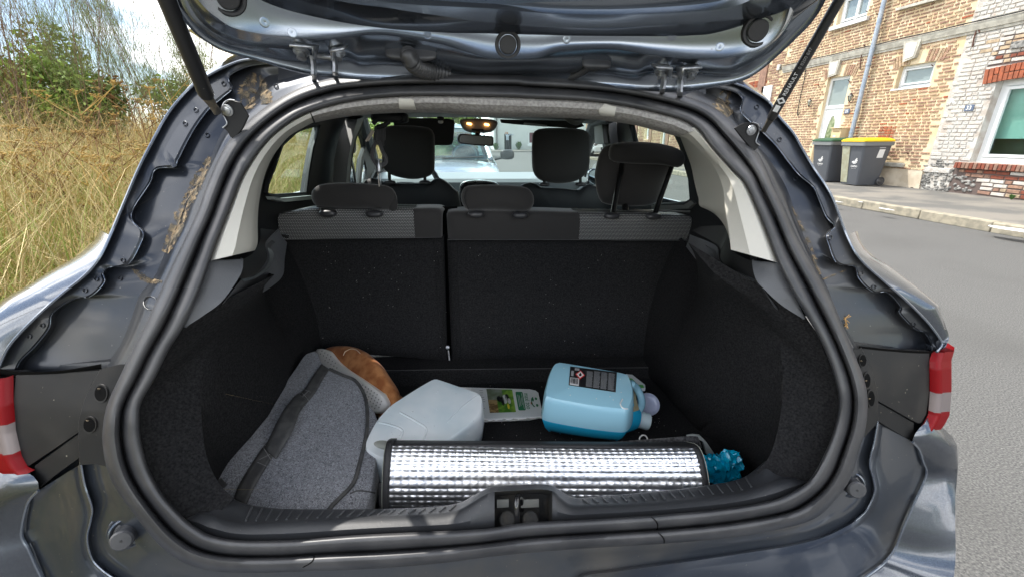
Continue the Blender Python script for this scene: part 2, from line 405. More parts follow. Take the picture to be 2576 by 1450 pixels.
# dried mud lying in the gutters
def smear(tree, pts, w, parent, m=mud, off=.0012, n=60):
    c = cat(pts, n); rows = [[] for _ in range(5)]
    for i in range(n):
        d = c[min(i+1, n-1)]-c[max(i-1, 0)]; d = np.array([-d[1], d[0]])/max(1e-6, np.hypot(*d))
        ww = 1.7*(w if not hasattr(w, '__len__') else np.interp(i/(n-1), np.linspace(0, 1, len(w)), w))*(.7+.6*rnd.random())
        for j in range(5):
            t = (j-2)/2; q = cast(tree, *(c[i]+d*ww*t), off*(1-t*t)*(.6+.8*rnd.random())+.0003)
            rows[j].append(q)
    keep = [i for i in range(n) if all(r[i] is not None for r in rows)]
    if len(keep) > 4: return obj('dried_mud', strip([[r[i] for i in keep] for r in rows]), m, parent, angle=180)
smear(gt, P(640,185, 622,230, 628,275), [4, 13, 9], gut); smear(gt, P(655,190, 668,235, 672,262), [2, 7, 8], gut)
smear(gt, P(528,395, 500,452, 465,520, 440,580, 415,635), [3, 9, 8, 10, 5], gut); smear(gt, P(330,670, 368,703, 408,708), [2, 5, 2], gut)
smear(gtR, P(1832,226, 1815,262, 1838,290), [4, 13, 5], gutR); smear(gtR, P(1990,520, 2030,600, 2062,690), [2, 2.5, 3], gutR); smear(gtR, P(2063,705, 2100,690, 2125,680), [1.5, 1.5, .8], gutR)
dryleaf = mat('dry_leaf', (.42, .25, .09), .8)
def blades(tree, c, m, parent, n=5, l=9, nm='pine_needle'):
    g = []
    for _ in range(n):
        a = rnd.random()*6.28; p = [cast(tree, c[0]+l*t*math.cos(a), c[1]+l*t*math.sin(a), .001+.004*t) for t in (-.3, .3, 1)]
        if all(p): g.append(tube(p, .0006, 4))
    if g: obj(nm, join(g), m, parent)
blades(gtR, (2128, 815), dryleaf, gutR, 7, 12); blades(gtR, (2124, 800), dryleaf, gutR, 4, 12)
# spot-weld dimples
def dimple(tree, u, v, parent, r=6, m=paint_in):
    q = cast(tree, u, v, 0)
    if q:
        pts = [cast(tree, u+r*math.cos(a), v+r*math.sin(a), .0012) for a in np.linspace(0, 2*math.pi, 14)[:-1]]
        if all(pts): obj('weld_spot', tube(pts, .0009, 5, closed=True), m, parent)
for u, v in ((563,212),(695,218),(493,278),(466,312),(522,341),(310,655),(303,700),(243,702),(215,730),(108,818),(75,845),(380,762)): dimple(gt, u, v, gut, 17 if (u, v) == (380, 762) else 5)
for u, v in ((1903,270),(2000,450),(2088,598),(2165,688),(2197,722),(2296,815),(1960,352)): dimple(gtR, u, v, gutR, 5)

# lower corners: gap line, black closing plates, flange strips
def panel(name, px, off, m, parent, thick=.006, bevel=.0015, n=None, rd=True):
    pts = [onS(u, v, off) for u, v in (cat(px, n, True) if n else px)]
    tri = tessellate_polygon([[Vector((u, v, 0)) for u, v in (cat(px, n, True) if n else px)]])
    k = len(pts); V = pts+[p+Vector((0, thick, 0)) for p in pts]
    F = [tuple(t) for t in tri]+[tuple(i+k for i in t) for t in tri]+[(i, (i+1) % k, (i+1) % k+k, i+k) for i in range(k)]
    return obj(name, fixn((V, F)), m, parent, bevel=bevel, angle=30)
plm = mat('corner_plastic', (.0085, .0085, .009), .55, spec=.35, dirt=(.05, .045, .038), dirt_s=9, dirt_r=(.5, .9), speck=(.35, .32, .24), speck_s=130)
panel('corner_cover', P(38,943, 140,939, 255,930, 232,965, 216,1003, 206,1045, 198,1086, 140,1126, 71,1172, 60,1160, 53,1143, 44,1115, 36,1070, 33,1010), .008, plm, car)
panel('corner_cover', P(2165,872, 2250,879, 2338,882, 2338,930, 2337,990, 2330,1040, 2318,1063, 2308,1064, 2290,1055, 2250,1032, 2206,1007, 2203,975, 2190,925), .008, plm, car)
panel('corner_bracket', P(198,1088, 203,1148, 150,1186, 92,1232, 88,1225, 86,1170, 140,1131), .011, plm, car)
panel('corner_bracket', P(2204,1008, 2204,1057, 2250,1085, 2294,1110, 2298,1103, 2299,1062, 2250,1034), .011, plm, car)
body('side_flange', [(P(318,915, 299,950, 278,994, 263,1040, 257,1097, 262,1147, 268,1172), .006), (P(300,915, 282,950, 258,994, 240,1040, 232,1097, 236,1150, 240,1165), .004), (P(253,928, 232,965, 214,1003, 199,1058, 198,1100, 200,1150, 202,1168), .002), (P(250,926, 229,965, 211,1003, 196,1058, 195,1100, 197,1150, 199,1168), .02)], plm, 60, flip=False)
body('side_flange', [(P(2144,877, 2172,950, 2182,1005, 2177,1075, 2172,1100), .006), (P(2160,877, 2184,950, 2194,1005, 2192,1060, 2190,1080), .004), (P(2165,872, 2190,925, 2204,975, 2207,1010, 2207,1062), .002), (P(2168,872, 2193,925, 2207,975, 2210,1010, 2210,1062), .02)], plm, 60, flip=True)
for px in ((254, 987, 18, 24), (226, 1066, 18, 22), (2169, 905, 10, 18), (2190, 1000, 10, 24), (2180, 955, 9, 22)):
    u, v, a, b = px; c = onS(u, v, .0035)
    ring = [onS(u+a*math.cos(t), v+b*math.sin(t), .0035) for t in np.linspace(0, 2*math.pi, 21)[:-1]]
    deep = [p+Vector((0, .028, 0)) for p in ring]
    obj('drain_hole', (ring+[c.lerp(p, .97)-Vector((0, .0012, 0)) for p in ring]+[c.lerp(p, .8)-Vector((0, .001, 0)) for p in ring]+[c.lerp(p, .8)+Vector((0, .001, 0)) for p in ring],
        strip([[(0,0,0)]*20]*4, closed=True)[1]+[tuple(range(60, 80))]), darkgap if False else plm, car, angle=40)
    obj('screw_hole', (lambda rr: ([p-Vector((0, .0015, 0)) for p in rr], [tuple(range(len(rr)))]))([c.lerp(p, .8) for p in ring]), darkgap, car)
    obj('mud_clump', pillow(c.lerp(ring[14 if u < 1200 else 10], .55)-Vector((0, .002, 0)), (.005, .0015, .003), 1, 1, nu=8, nv=6), mud, car)
# seam under the gutter
for p in (P(0,932, 60,938, 150,935, 255,918), P(2160,873, 2250,882, 2330,886, 2356,884)):
    obj('panel_gap', strip([[onS(u, v-4, .004) for u, v in cat(p, 30)], [onS(u, v+4, .010) for u, v in cat(p, 30)], [onS(u, v+12, .03) for u, v in cat(p, 30)]]), darkgap, car)

# painted rear panel below the opening
h1L = P(203,1165, 213,1218, 231,1275, 228,1307, 219,1353, 231,1403, 256,1432, 300,1462, 380,1500, 520,1530, 800,1545, 1100,1520, 1240,1510)
h2L = P(97,1232, 71,1258, 60,1290, 54,1343, 71,1378, 92,1425, 120,1480, 200,1560, 420,1640, 700,1680, 1000,1690, 1240,1690)
soL = P(262,1150, 271,1183, 292,1229, 338,1293, 392,1361, 445,1405, 497,1427, 557,1437, 657,1439, 777,1435, 937,1429, 1097,1416, 1257,1396)
sL2 = shift(soL, 25, -25)
body('rear_panel', [(sL2, .012), (soL, .010), (inner(soL, h1L, .5), .014), (inner(soL, h1L, .93), .014), (h1L, .006), (shift(h1L, -6, 4), .006), (inner(h1L, h2L, .15), .018), (inner(h1L, h2L, .6), .016), (inner(h1L, h2L, .93), .008), (h2L, .004)], paint_d, 200, flip=False)
h1R = P(2207,1060, 2198,1111, 2187,1161, 2197,1207, 2199,1236, 2181,1279, 2151,1308, 2116,1329, 2062,1353, 1991,1371, 1918,1383, 1758,1407, 1558,1435, 1470,1447, 1430,1475, 1380,1500, 1240,1510)
h2R = P(2295,1110, 2312,1130, 2322,1161, 2329,1193, 2294,1275, 2269,1332, 2251,1378, 2223,1414, 2187,1442, 2120,1490, 1980,1560, 1700,1640, 1500,1680, 1240,1690)
soR = P(2175,1062, 2172,1100, 2159,1136, 2137,1205, 2095,1262, 2045,1305, 1958,1330, 1838,1350, 1667,1366, 1439,1380, 1257,1396)
body('rear_panel', [(shift(soR, -25, -25), .012), (soR, .010), (inner(soR, h1R, .5), .014), (inner(soR, h1R, .9), .012), (h1R, .004), (shift(h1R, 5, 5), .006), (inner(h1R, h2R, .15), .016), (inner(h1R, h2R, .6), .015), (inner(h1R, h2R, .93), .008), (h2R, .004)], paint_d, 200, flip=True)
# outer bumper: from the edge out, round and down
def sweep_out(name, edge, tgt, m, n=80, flip=False, extra=()):
    E = [onS(u, v, .003) for u, v in cat(edge, n)]; T = lin(tgt, n); rows = [E]
    for t, bulge in ((.12, .02), (.3, .035), (.55, .04), (.8, .02), (1, 0)):
        rows.append([E[i].lerp(Vector(T[i]), t)+Vector((math.copysign(bulge, E[i].x), -bulge, bulge*.3))*min(1, .25+i/6) for i in range(n)])
    for d in extra: rows.append([Vector(T[i])+Vector(d) for i in range(n)])
    return obj(name, strip(rows, flip=flip), m, car, angle=60)
def mir(pts): return [(-a, b, c) for a, b, c in pts]
tB = [(.872, .68, .775), (.885, .68, .715), (.88, .66, .66), (.868, .62, .60), (.878, .56, .50), (.875, .50, .42), (.80, .44, .37), (.5, .41, .35), (.2, .40, .34), (0, .40, .34)]
sweep_out('bumper', P(2313,1074, 2301,1090)+h2R, tB, paint, extra=((0, .05, -.12),))
sweep_out('bumper', P(68,1186, 92,1204)+h2L, mir(tB), paint, flip=True, extra=((0, .05, -.12),))
# folded edges of the panel, their highlight painted in as a paler tube
def edge_line(px, off, r, m, parent=car, n=60, nm='folded_edge'):
    obj(nm, tube([onS(u, v, off) for u, v in cat(px, n)], r, 6), m, parent)
edge_hl = mat('edge_highlight', (.32, .36, .42), .25, .7, coat=1)
edge_line(P(203,1160, 213,1218, 231,1275, 228,1307, 219,1353, 231,1403, 256,1432, 290,1456), .004, .0014, edge_hl)
edge_line(P(2207,1058, 2198,1111, 2187,1161, 2197,1207, 2199,1236, 2181,1279, 2151,1308), .002, .0014, edge_hl)
edge_line(P(97,1232, 74,1256, 62,1290, 54,1343, 71,1378, 92,1425, 120,1480), .002, .0022, edge_hl)
edge_line(P(2295,1110, 2312,1130, 2322,1161, 2329,1193, 2294,1275, 2269,1332, 2251,1378, 2223,1414, 2187,1442, 2120,1490), .002, .0022, edge_hl)
edge_line(eL, -.005, .0022, edge_hl, n=120); edge_line(eR, -.005, .0022, edge_hl, n=120)
# rubber buffers
for u, v, dx, dy, dep in ((300, 1346, -.2, 0, .03), (2153, 1224, .2, 0, .03)):
    c = onS(u+(22 if u < 1200 else -16), v-8, .014); ax = Vector((math.copysign(.35, -u+1200), -1, .35)).normalized()
    b_ = obj('buffer', lathe([(.0, .026), (.013, .026), (.0155, .0235), (.016, .0), (.022, -.002), (.022, -.006)], c, ax, 28), rubber, car, angle=40)
    obj('buffer_seat', lathe([(.020, .002), (.0225, .004), (.025, .003), (.027, -.003), (.030, -.006)], c-ax*.001, ax, 28), paint_d, b_)
    obj('centre_mark', lathe([(0, .0268), (.0015, .0268), (.002, .0261)], c, ax, 12), blackpl, b_)

# tail lights
def lamp(px_in, sgn):
    """px_in: three bands; each lamp wraps round the corner"""
    bx = obj('tail_light', strip([[onS(u, v, .010) for u, v in lin(px_in, 30)]]+[[onS(u, v, .010)+Vector((sgn*a, b, 0)) for u, v in lin(px_in, 30)] for a, b in ((.012, -.004), (.030, .006), (.052, .03), (.068, .08), (.074, .16), (.07, .25))], flip=(sgn > 0)), redlens, car, angle=50)
    return bx
lpR = P(2345,880, 2337,905, 2338,990, 2334,1040, 2322,1063, 2312,1076)
lpL = P(34,942, 34,1000, 40,1080, 55,1145, 70,1172, 88,1180)
for lp, sgn, bands in ((lpR, 1, (.52, .76)), (lpL, -1, (.46, .76))):
    c = lin(lp, 60); segs = ((0, bands[0], redlens), (bands[0], bands[1], clearlens), (bands[1], 1, redlens))
    tl = None
    for a, b, m in segs:
        px = c[int(a*59):int(b*59)+1]
        rows = []
        for ax, ay in ((0, .0), (.004, -.008), (.016, -.010), (.019, -.007), (.040, -.006), (.060, .010), (.073, .045), (.079, .10), (.080, .22)):
            rows.append([onS(u, v, .008)+Vector((sgn*ax, ay, 0)) for u, v in px])
        g = strip(rows, flip=(sgn > 0))
        if tl is None: tl = obj('tail_light', g, m, car, angle=180)
        else: obj('clear_band' if m is clearlens else 'red_band', g, m, tl, angle=180)
# grey corner wedge between lamp and bumper
greyp = mat('grey_corner', (.16, .17, .19), .45, dirt=(.3, .28, .24), dirt_s=8)
def wedge(px, push, sgn):
    A = [onS(u, v, .004) for u, v in lin(px, 16)]
    obj('corner_fillet', strip([A]+[[p+Vector((sgn*x, y, z)) for p in A] for x, y, z in ((.02, .0, .0), (.05, .02, -.0), (.08, .09, .0), (.085, .25, 0))], flip=sgn > 0), greyp, car, angle=60)


# outer skin: quarter panels, roof, sides, wheels (seen only at the edges, but there from other places)
def side_skin(e, sgn, pts):
    n = 90; E = [onS(u, v, -.005) for u, v in cat(e, n)]; T = lin(pts, n); rows = [E]
    for t, b in ((.04, .006), (.12, .016), (.3, .03), (.6, .03), (1, 0)):
        rows.append([E[i].lerp(Vector(T[i]), t)+Vector((sgn*b, -b*.2, b*.25)) for i in range(n)])
    return obj('quarter_panel', strip(rows, flip=sgn < 0), paint, car, angle=70)
TL = [(-.40, 1.0, 1.43), (-.56, 1.25, 1.40), (-.62, 1.3, 1.28), (-.68, 1.25, 1.18), (-.76, 1.15, 1.06), (-.83, 1.05, 1.03), (-.86, .95, .99), (-.865, .85, .93)]
side_skin(eL[:12], -1, TL[:5]); side_skin(eR[:12], 1, mir(TL[:5]))
def shoulder(e, crest, X, sgn):
    n = 70; E = [onS(u, v, -.005) for u, v in cat(e, n)]; Cr = [onX(u, v, X) for u, v in cat(crest, n)]; Cr = [Vector((p.x, max(p.y, E[i].y+.02), p.z)) for i, p in enumerate(Cr)]
    rows = [E]
    for t, b in ((.05, .006), (.15, .014), (.35, .020), (.6, .016), (.85, .006), (1, 0)): rows.append([E[i].lerp(Cr[i], t)+Vector((sgn*b*.5, -b*.3, b*.6)) for i in range(n)])
    for dx, dy, dz in ((.012, .04, -.03), (.018, .10, -.09), (.02, .16, -.2)): rows.append([Cr[i]+Vector((sgn*dx, dy, dz)) for i in range(n)])
    return obj('quarter_panel', strip(rows, flip=sgn < 0), paint, car, angle=70)
shoulder(eR[10:], P(2138,596, 2150,628, 2176,653, 2222,671, 2275,706, 2328,745, 2364,777, 2385,809, 2389,834, 2380,862, 2366,884), .85, 1)
shoulder(eL[10:], P(277,590, 263,617, 220,640, 178,660, 124,685, 64,720, 18,745, -20,775, -60,820, -80,870, -70,930), -.85, -1)
for s in (-1, 1):
    st = [(1.12, .93, .855), (1.4, 1.0, .87), (2.0, .98, .87), (3.0, .96, .87), (3.6, .93, .86), (4.1, .85, .80), (4.35, .7, .70)]
    rows = []
    for y, zt, x in st:
        rows.append([Vector((s*(x-.05), y, zt+.02)), Vector((s*x, y, zt-.03)), Vector((s*(x+.01), y, zt-.25)), Vector((s*x, y, .45)), Vector((s*(x-.03), y, .30))])
    obj('side_panel', strip(rows, flip=s > 0), paint, car, angle=50, solid=.01)
    for wy in (1.02, 3.50):
        wh = obj('wheel', lathe([(.0, .0), (.19, .0), (.20, .02), (.30, .03), (.31, .01), (.31, -.15), (.28, -.18), (.0, -.18)], (s*.84, wy, .30), (s, 0, 0), 32), rubber, car)
        obj('rim', lathe([(.0, .012), (.05, .016), (.17, .006), (.195, .022), (.20, .012)], (s*.842, wy, .30), (s, 0, 0), 24), steel, wh)
# backing behind the corner plates
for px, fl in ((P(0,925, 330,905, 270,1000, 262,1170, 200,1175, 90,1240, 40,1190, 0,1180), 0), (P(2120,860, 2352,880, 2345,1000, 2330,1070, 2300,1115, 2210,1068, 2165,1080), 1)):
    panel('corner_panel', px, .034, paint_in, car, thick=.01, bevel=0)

# ------------------------------------------------------------ raised tailgate seen from below
gR = P(425,-60, 440,0, 455,39, 497,89, 551,124, 604,142, 644,153, 728,178, 781,190, 860,198, 1000,207, 1250,214, 1500,221, 1650,231, 1717,232, 1827,215, 1880,199, 1919,174, 1955,142, 1996,103, 2040,58, 2076,0, 2090,-60)
gK = P(438,-60, 454,0, 478,45, 520,86, 570,112, 622,125, 680,133, 728,140, 790,150, 870,150, 906,158, 977,158, 1083,170, 1190,187, 1287,189, 1400,188, 1472,183, 1525,182, 1596,189, 1631,182, 1667,181, 1756,180, 1827,180, 1862,170, 1898,150, 1938,122, 1978,82, 2015,42, 2035,0, 2048,-60)
gJ = P(452,-60, 470,-5, 500,46, 540,80, 590,103, 640,115, 690,120, 728,124, 785,135, 870,142, 906,152, 977,152, 1083,166, 1190,184, 1287,185, 1400,184, 1472,180, 1525,178, 1596,186, 1631,178, 1667,178, 1756,178, 1827,177, 1862,166, 1898,146, 1933,119, 1969,80, 1998,40, 2015,0, 2028,-60)
gL = P(470,-60, 492,-10, 515,20, 543,43, 586,70, 657,86, 728,95, 774,99, 824,100, 870,96, 923,89, 977,90, 1048,101, 1119,114, 1172,131, 1225,146, 1287,150, 1347,148, 1400,132, 1472,126, 1543,126, 1596,133, 1649,141, 1702,146, 1756,148, 1827,146, 1898,132, 1944,104, 1970,68, 1984,30, 1990,0, 1998,-60)
gM = P(560,-90, 610,-70, 660,-45, 700,-22, 728,-8, 781,10, 834,21, 941,35, 1048,53, 1154,67, 1230,73, 1290,76, 1365,79, 1507,80, 1660,75, 1756,71, 1862,57, 1912,42, 1950,12, 1965,-20, 1970,-50, 1975,-70, 1980,-90)
gN = P(640,-130, 700,-100, 760,-60, 830,-25, 900,-6, 960,5, 1050,13, 1150,18, 1230,22, 1300,28, 1400,36, 1530,38, 1640,36, 1750,30, 1830,20, 1880,4, 1905,-20, 1920,-50, 1935,-90, 1940,-130)
gO = P(660,-150, 740,-118, 800,-80, 860,-45, 930,-25, 1000,-8, 1080,0, 1160,5, 1230,9, 1300,14, 1400,22, 1530,24, 1640,20, 1750,12, 1820,0, 1860,-20, 1880,-50, 1895,-80, 1905,-110, 1910,-150)
gQ = P(700,-230, 780,-200, 850,-180, 900,-165, 950,-150, 1000,-140, 1080,-130, 1160,-125, 1230,-120, 1300,-118, 1400,-115, 1530,-115, 1640,-118, 1750,-125, 1800,-140, 1830,-160, 1850,-180, 1860,-200, 1870,-215, 1875,-230)
def gy(u): return .16*abs((u-1250)/800)**2.2
def grow(poly, Y, n=240): return [onY(u, v, Y-gy(u)*k_) for u, v in cat(poly, n)]
gate = None
n = 240; k_ = 1.0
def blend(A, B, t, d=(0, 0, 0)): return [a.lerp(b, t)+Vector(d) for a, b in zip(A, B)]
Rr, Kk, Jj, Ll, Mm = grow(gR, .875), grow(gK, .862), grow(gJ, .856), grow(gL, .80), grow(gM, .800)
Nn, Oo, Qq = grow(gN, .725), grow(gO, .730), grow(gQ, .70)
outer = [p+Vector((0, .012, .030)) for p in Rr]; outer2 = [p+Vector((0, -.05, .06)) for p in Rr]
rowsG = [outer2, outer, [p+Vector((0, .006, .006)) for p in Rr], Rr, blend(Rr, Kk, .10, (0, -.004, -.001)), blend(Rr, Kk, .2), blend(Rr, Kk, .3, (0, .001, .003)), blend(Rr, Kk, .35, (0, .001, .004)), blend(Rr, Kk, .7, (0, -.001, .003)), Kk, Jj,
         blend(Jj, Ll, .04, (0, -.003, -.002)), blend(Jj, Ll, .3, (0, -.004, .0)), blend(Jj, Ll, .7, (0, -.006, .0)), blend(Jj, Ll, .93, (0, -.002, .0)), Ll,
         blend(Ll, Mm, .08, (0, .002, 0)), blend(Ll, Mm, .35, (0, .004, 0)), blend(Ll, Mm, .65, (0, .003, 0)), blend(Ll, Mm, .92, (0, -.001, 0)), Mm, blend(Mm, Nn, .08, (0, -.004, .0)), blend(Mm, Nn, .45, (0, -.008, .0)), blend(Mm, Nn, .9), Nn, Oo, blend(Oo, Qq, .1, (0, -.004, 0)), Qq]
gate = obj('tailgate', strip(rowsG, flip=True), mat('tailgate_inner_paint', (.26, .295, .345), .24, .92, coat=.6, coatr=.08, speck=(.16, .16, .17), speck_s=260), car, angle=60)
gtree = bvh(strip(rowsG))
gv = [Vector(a) for a in Qq]
top = [Vector((p.x*1.0, .18, 1.66+.02*(1-abs(p.x)))) for p in Qq]
obj('tailgate_glass_panel', strip([Qq, blend(Qq, top, .1, (0, -.0, .02)), blend(Qq, top, .5, (0, 0, .02)), top]), mat('tailgate_inner_paint', (0, 0, 0)), gate, angle=60)
obj('tailgate_skin', strip([outer2, [p+Vector((0, -.25, .13)) for p in Rr], [Vector((p.x*.95, .12, 1.74)) for p in Rr]]), paint, gate, angle=60)
def gcast(u, v, off=0): return cast(gtree, u, v, off)
def gnorm(u, v):
    a, b, c = gcast(u, v), gcast(u+6, v), gcast(u, v+6); nn = (b-a).cross(c-a).normalized()
    return nn if nn.dot(CAMP-a) > 0 else -nn
plugm = mat('plug_rubber', (.03, .03, .032), .55, speck=(.15, .14, .12), speck_s=300)
for u, v, r in ((1277, 113, .0215), (1906, 77, .0225), (574, -3, .0225)):
    nn = (Vector((0, -1, -.25)) if u != 574 else Vector((.25, -1, -.4))); c = gcast(u, max(v, 2), .0)
    if v < 0: c = c + Vector((0, -.002, .004))
    nn = (nn+gnorm(u, max(v, 3))).normalized()
    pl = obj('rubber_plug', lathe([(r*1.02, -.004), (r, .004), (r*.93, .006), (r*.80, .0055), (r*.74, .003), (r*.72, .001)], c, nn, 36), plugm, gate, angle=40)
    obj('plug_cap', lathe([(r*.66, .0), (r*.66, .004), (r*.60, .0052), (0, .0055)], c, nn, 36), plugm, pl, angle=40)
for u, v in ((665, 57), (735, 83), (1690, 92), (1810, 118), (1425, 100), (1075, 88)):
    q = gcast(u, v, .0); obj('press_dimple', lathe([(.007, -.001), (.0065, .0012), (.005, .0014), (0, .0008)], q, gnorm(u, v), 16), MATS['tailgate_inner_paint'], gate)
# hinges
def hinge(bolts, arms, bar):
    (b1, b2) = bolts; c = gcast(*b1, .004)
    g0 = gy(b1[0]); hg = obj('hinge', tube([onY(*bar[0], .835-g0), onY(*bar[1], .835-g0)], .0048, 12), steel, car)
    for (u, v) in bolts:
        q = gcast(u, v, .003); ax = (Vector((0, -.35, -1))).normalized()
        obj('hinge_bolt', lathe([(.0125, .0), (.0125, .003), (.010, .004), (.010, .006), (.0072, .006), (.0072, .013), (0, .0135)], q, ax, 6 if False else 14), steel, hg, angle=30)
    for k, (u, v) in enumerate(bolts):
        t = onY(u, v-8, .79-g0); s = 1 if k == 0 else -1
        e = onY(bar[k][0], bar[k][1]-22, .80-g0); f = onY(bar[k][0], bar[k][1]+4, .83-g0)
        w = Vector((.0, .018, .006)); x_ = Vector((.0035, 0, 0))
        obj('hinge_strap', fixn(join([strip([[t-w*.8-Vector((s*.012, 0, 0)), e-w*.8, f-w*.5], [t+w*.8-Vector((s*.012, 0, 0)), e+w*.8, f+w*.5]]), ([], [])])), steel, hg, solid=.003, angle=30)
    for (a, b) in arms:
        p0, p1 = onY(*a, .828-g0), onY(*b, .925); pm = onY(a[0]+(b[0]-a[0])*.75, a[1]+(b[1]-a[1])*.72, .822-g0)
        d = Vector((.0022, 0, 0)); w = Vector((0, .012, 0))
        V = []
        for p in (p0, p0.lerp(pm, .5)+Vector((.001, 0, 0)), pm, p1, p1+Vector((0, .06, -.01))):
            V.append([p-d-w*.3, p+d-w*.3, p+d+w, p-d+w])
        obj('hinge_arm', fixn(join([strip(V, closed=True), ([], [])])), steel, hg, angle=30, bevel=.0006)
hinge([(758, 123), (847, 124)], [((783, 140), (789, 208)), ((838, 138), (842, 200))], [(790, 141), (836, 146)])
hinge([(1664, 173), (1738, 176)], [((1672, 188), (1667, 240)), ((1712, 190), (1712, 250))], [(1684, 188), (1712, 194)])
# wiring grommets, ribbed conduit and washer hose
q = gcast(1034, 128, .004)
gm = obj('grommet', pillow(q, (.085, .012, .030), .6, .8, rot=rotx(R(-35)), nu=24, nv=12), rubber, gate)
cp = cat([gcast(1027, 128, .006), onY(1030, 148, .79), onY(1046, 168, .81), onY(1075, 179, .84), onY(1110, 185, .86), onY(1140, 192, .885)], 130)
ob = obj('ribbed_conduit', tube(cp, [.0125*(1+.16*math.sin(i*1.05)) if 4 < i else .010 for i in range(130)], 14), rubber, gate, angle=180)
q = gcast(1500, 154, .004)
obj('grommet', pillow(q, (.052, .012, .022), .6, .8, rot=rotx(R(-30)), nu=24, nv=12), rubber, gate)
obj('washer_hose', tube(cat([gcast(1503, 155, .004), onY(1490, 166, .82), onY(1465, 182, .84), onY(1440, 193, .86), onY(1410, 200, .88)], 30), [.010]*5+[.0055]*25, 12), rubber, gate)

# gas struts with their brackets
def strut(top, mid, bot, yt, ym, yb, r1, lab=None):
    a, m_, b = onY(*top, yt), onY(*mid, ym), onY(*bot, yb)
    d = (a-m_).normalized()
    st = obj('gas_strut', tube([a, m_+d*.006, m_], [r1, r1, r1*.8], 20), strutm, car, angle=40)
    obj('strut_rod_end', tube([m_, m_.lerp(b, .5), b], [r1*.75, r1*.55, r1*.6], 14), mat('strut_dirty', (.035, .032, .028), .7, dirt=(.15, .12, .08), dirt_s=60), st, angle=40)
    return st, a, m_, b
stL, *_ = strut((411, -20), (522, 246), (548, 284), .70, .775, .790, .0112)
stR, a, m_, b = strut((2122, -20), (1938, 300), (1920, 330), .70, .775, .79, .0080)
# lettering along the right strut
def textgeo(s, size, ext=.0006, bold=False):
    c = bpy.data.curves.new('t', 'FONT'); c.body = s; c.size = size; c.extrude = ext; c.align_x = 'CENTER'; c.align_y = 'CENTER'; c.resolution_u = 2
    if bold: c.offset = size*.02
    o = bpy.data.objects.new('t', c); col.objects.link(o); dg = bpy.context.evaluated_depsgraph_get(); me = o.evaluated_get(dg).to_mesh()
    V = [tuple(v.co) for v in me.vertices]; F = [tuple(p.vertices) for p in me.polygons]; o.to_mesh_clear(); bpy.data.objects.remove(o); bpy.data.curves.remove(c)
    return V, F
def place(geo, o, X, Y):
    """local x,y -> along X and Y from o"""
    X, Y = Vector(X), Vector(Y); N_ = X.cross(Y).normalized(); o = Vector(o)
    return [o+X*v[0]+Y*v[1]+N_*v[2] for v in geo[0]], geo[1]
ax = (a-m_).normalized(); vw = (CAMP-(a+m_)/2).normalized(); sd_ = ax.cross(vw).normalized(); up_ = -sd_
def onstrut(t, geo): return place(geo, m_.lerp(a, t)+vw*.0080, ax, -sd_ if (-sd_).dot(Vector((-1, 0, 1))) > 0 else sd_)
obj('strut_mark', onstrut(.31, textgeo('RENAULT', .0085)), white, stR, angle=None)
obj('strut_mark', onstrut(.52, textgeo('0 8200 847', .007)), mat('faded_print', (.25, .25, .25), .6), stR, angle=None)
obj('strut_mark', onstrut(.10, join([textgeo('', .01), box((0, 0, 0), (.011, .008, .0006))])), white, stR, angle=None)
logo = [(-.006, 0), (0, .0075), (.006, 0), (0, -.0075)]; lg = [(-.0028, 0), (0, .0038), (.0028, 0), (0, -.0038)]
obj('strut_mark', onstrut(.17, prism([(x, y, 0) for x, y in logo], (0, 0, .0006))), white, stR, angle=None)
obj('strut_mark', onstrut(.17, prism([(x, y, .0007) for x, y in lg], (0, 0, .0004))), strutm, stR, angle=None)
brk = mat('bracket_black', (.012, .012, .013), .5, spec=.3, speck=(.12, .11, .1), speck_s=180)
def bracket(px, ballpx, y0, edge=None):
    g = prism([onY(u, v, y0) for u, v in px], (0, .004, 0)); br = obj('strut_bracket', fixn(g), brk, car, bevel=.0012, angle=30)
    c = onY(*ballpx, y0-.001)
    obj('ball_stud', lathe([(.0095, 0), (.009, .002), (.006, .0025), (.006, .005), (.002, .006), (0, .006)], c, (0, -1, -.2), 18), steel, br)
    obj('bracket_edge', tube([onY(u, v, y0-.0015) for u, v in cat(edge, 24)], .0011, 6), steel, br)
bracket(P(562,262, 575,253, 592,254, 605,258, 625,292, 612,320, 590,352, 578,344, 572,332, 566,326, 560,322, 572,312, 566,298, 559,284), (572, 278), .80, P(590,253, 575,252, 562,262, 558,284, 566,298, 571,312, 560,322))
bracket(P(1847,323, 1870,309, 1893,308, 1906,314, 1909,328, 1905,345, 1902,358, 1910,366, 1906,372, 1896,382, 1868,350), (1889, 328), .80, P(1893,308, 1906,314, 1909,328, 1904,345, 1901,358, 1911,366))

# ------------------------------------------------------------ trim inside the opening
T1o = P(781,281, 870,257, 976,244, 1083,241, 1223,243, 1329,247, 1471,254, 1578,268, 1702,297, 1755,325)
T1i = P(792,306, 835,297, 906,287, 1012,281, 1119,282, 1223,290, 1365,293, 1472,297, 1578,309, 1649,326, 1710,343)
hl = body('roof_edge_felt', [(shift(T1o, 0, -6), .02), (T1o, .008), (inner(T1o, T1i, .15), .002), (inner(T1o, T1i, .45), .006), (inner(T1o, T1i, .8), .03), (T1i, .07), (shift(T1i, 0, 3), .12)], liner, 80)
hb = bvh(([tuple(v.co+BASE[hl.name]) for v in hl.data.vertices], [tuple(p.vertices) for p in hl.data.polygons]))
for c in (P(1003,249, 1040,251, 1046,273, 1003,271), P(1504,276, 1519,265, 1549,270, 1546,290, 1512,288)):
    pts = [cast(hb, u, v, .003) for u, v in lin(c+[c[0]], 20)[:-1]]
    obj('felt_clip', fixn(prism(pts, (0, .006, 0))), beige, hl, bevel=.0015, angle=40)
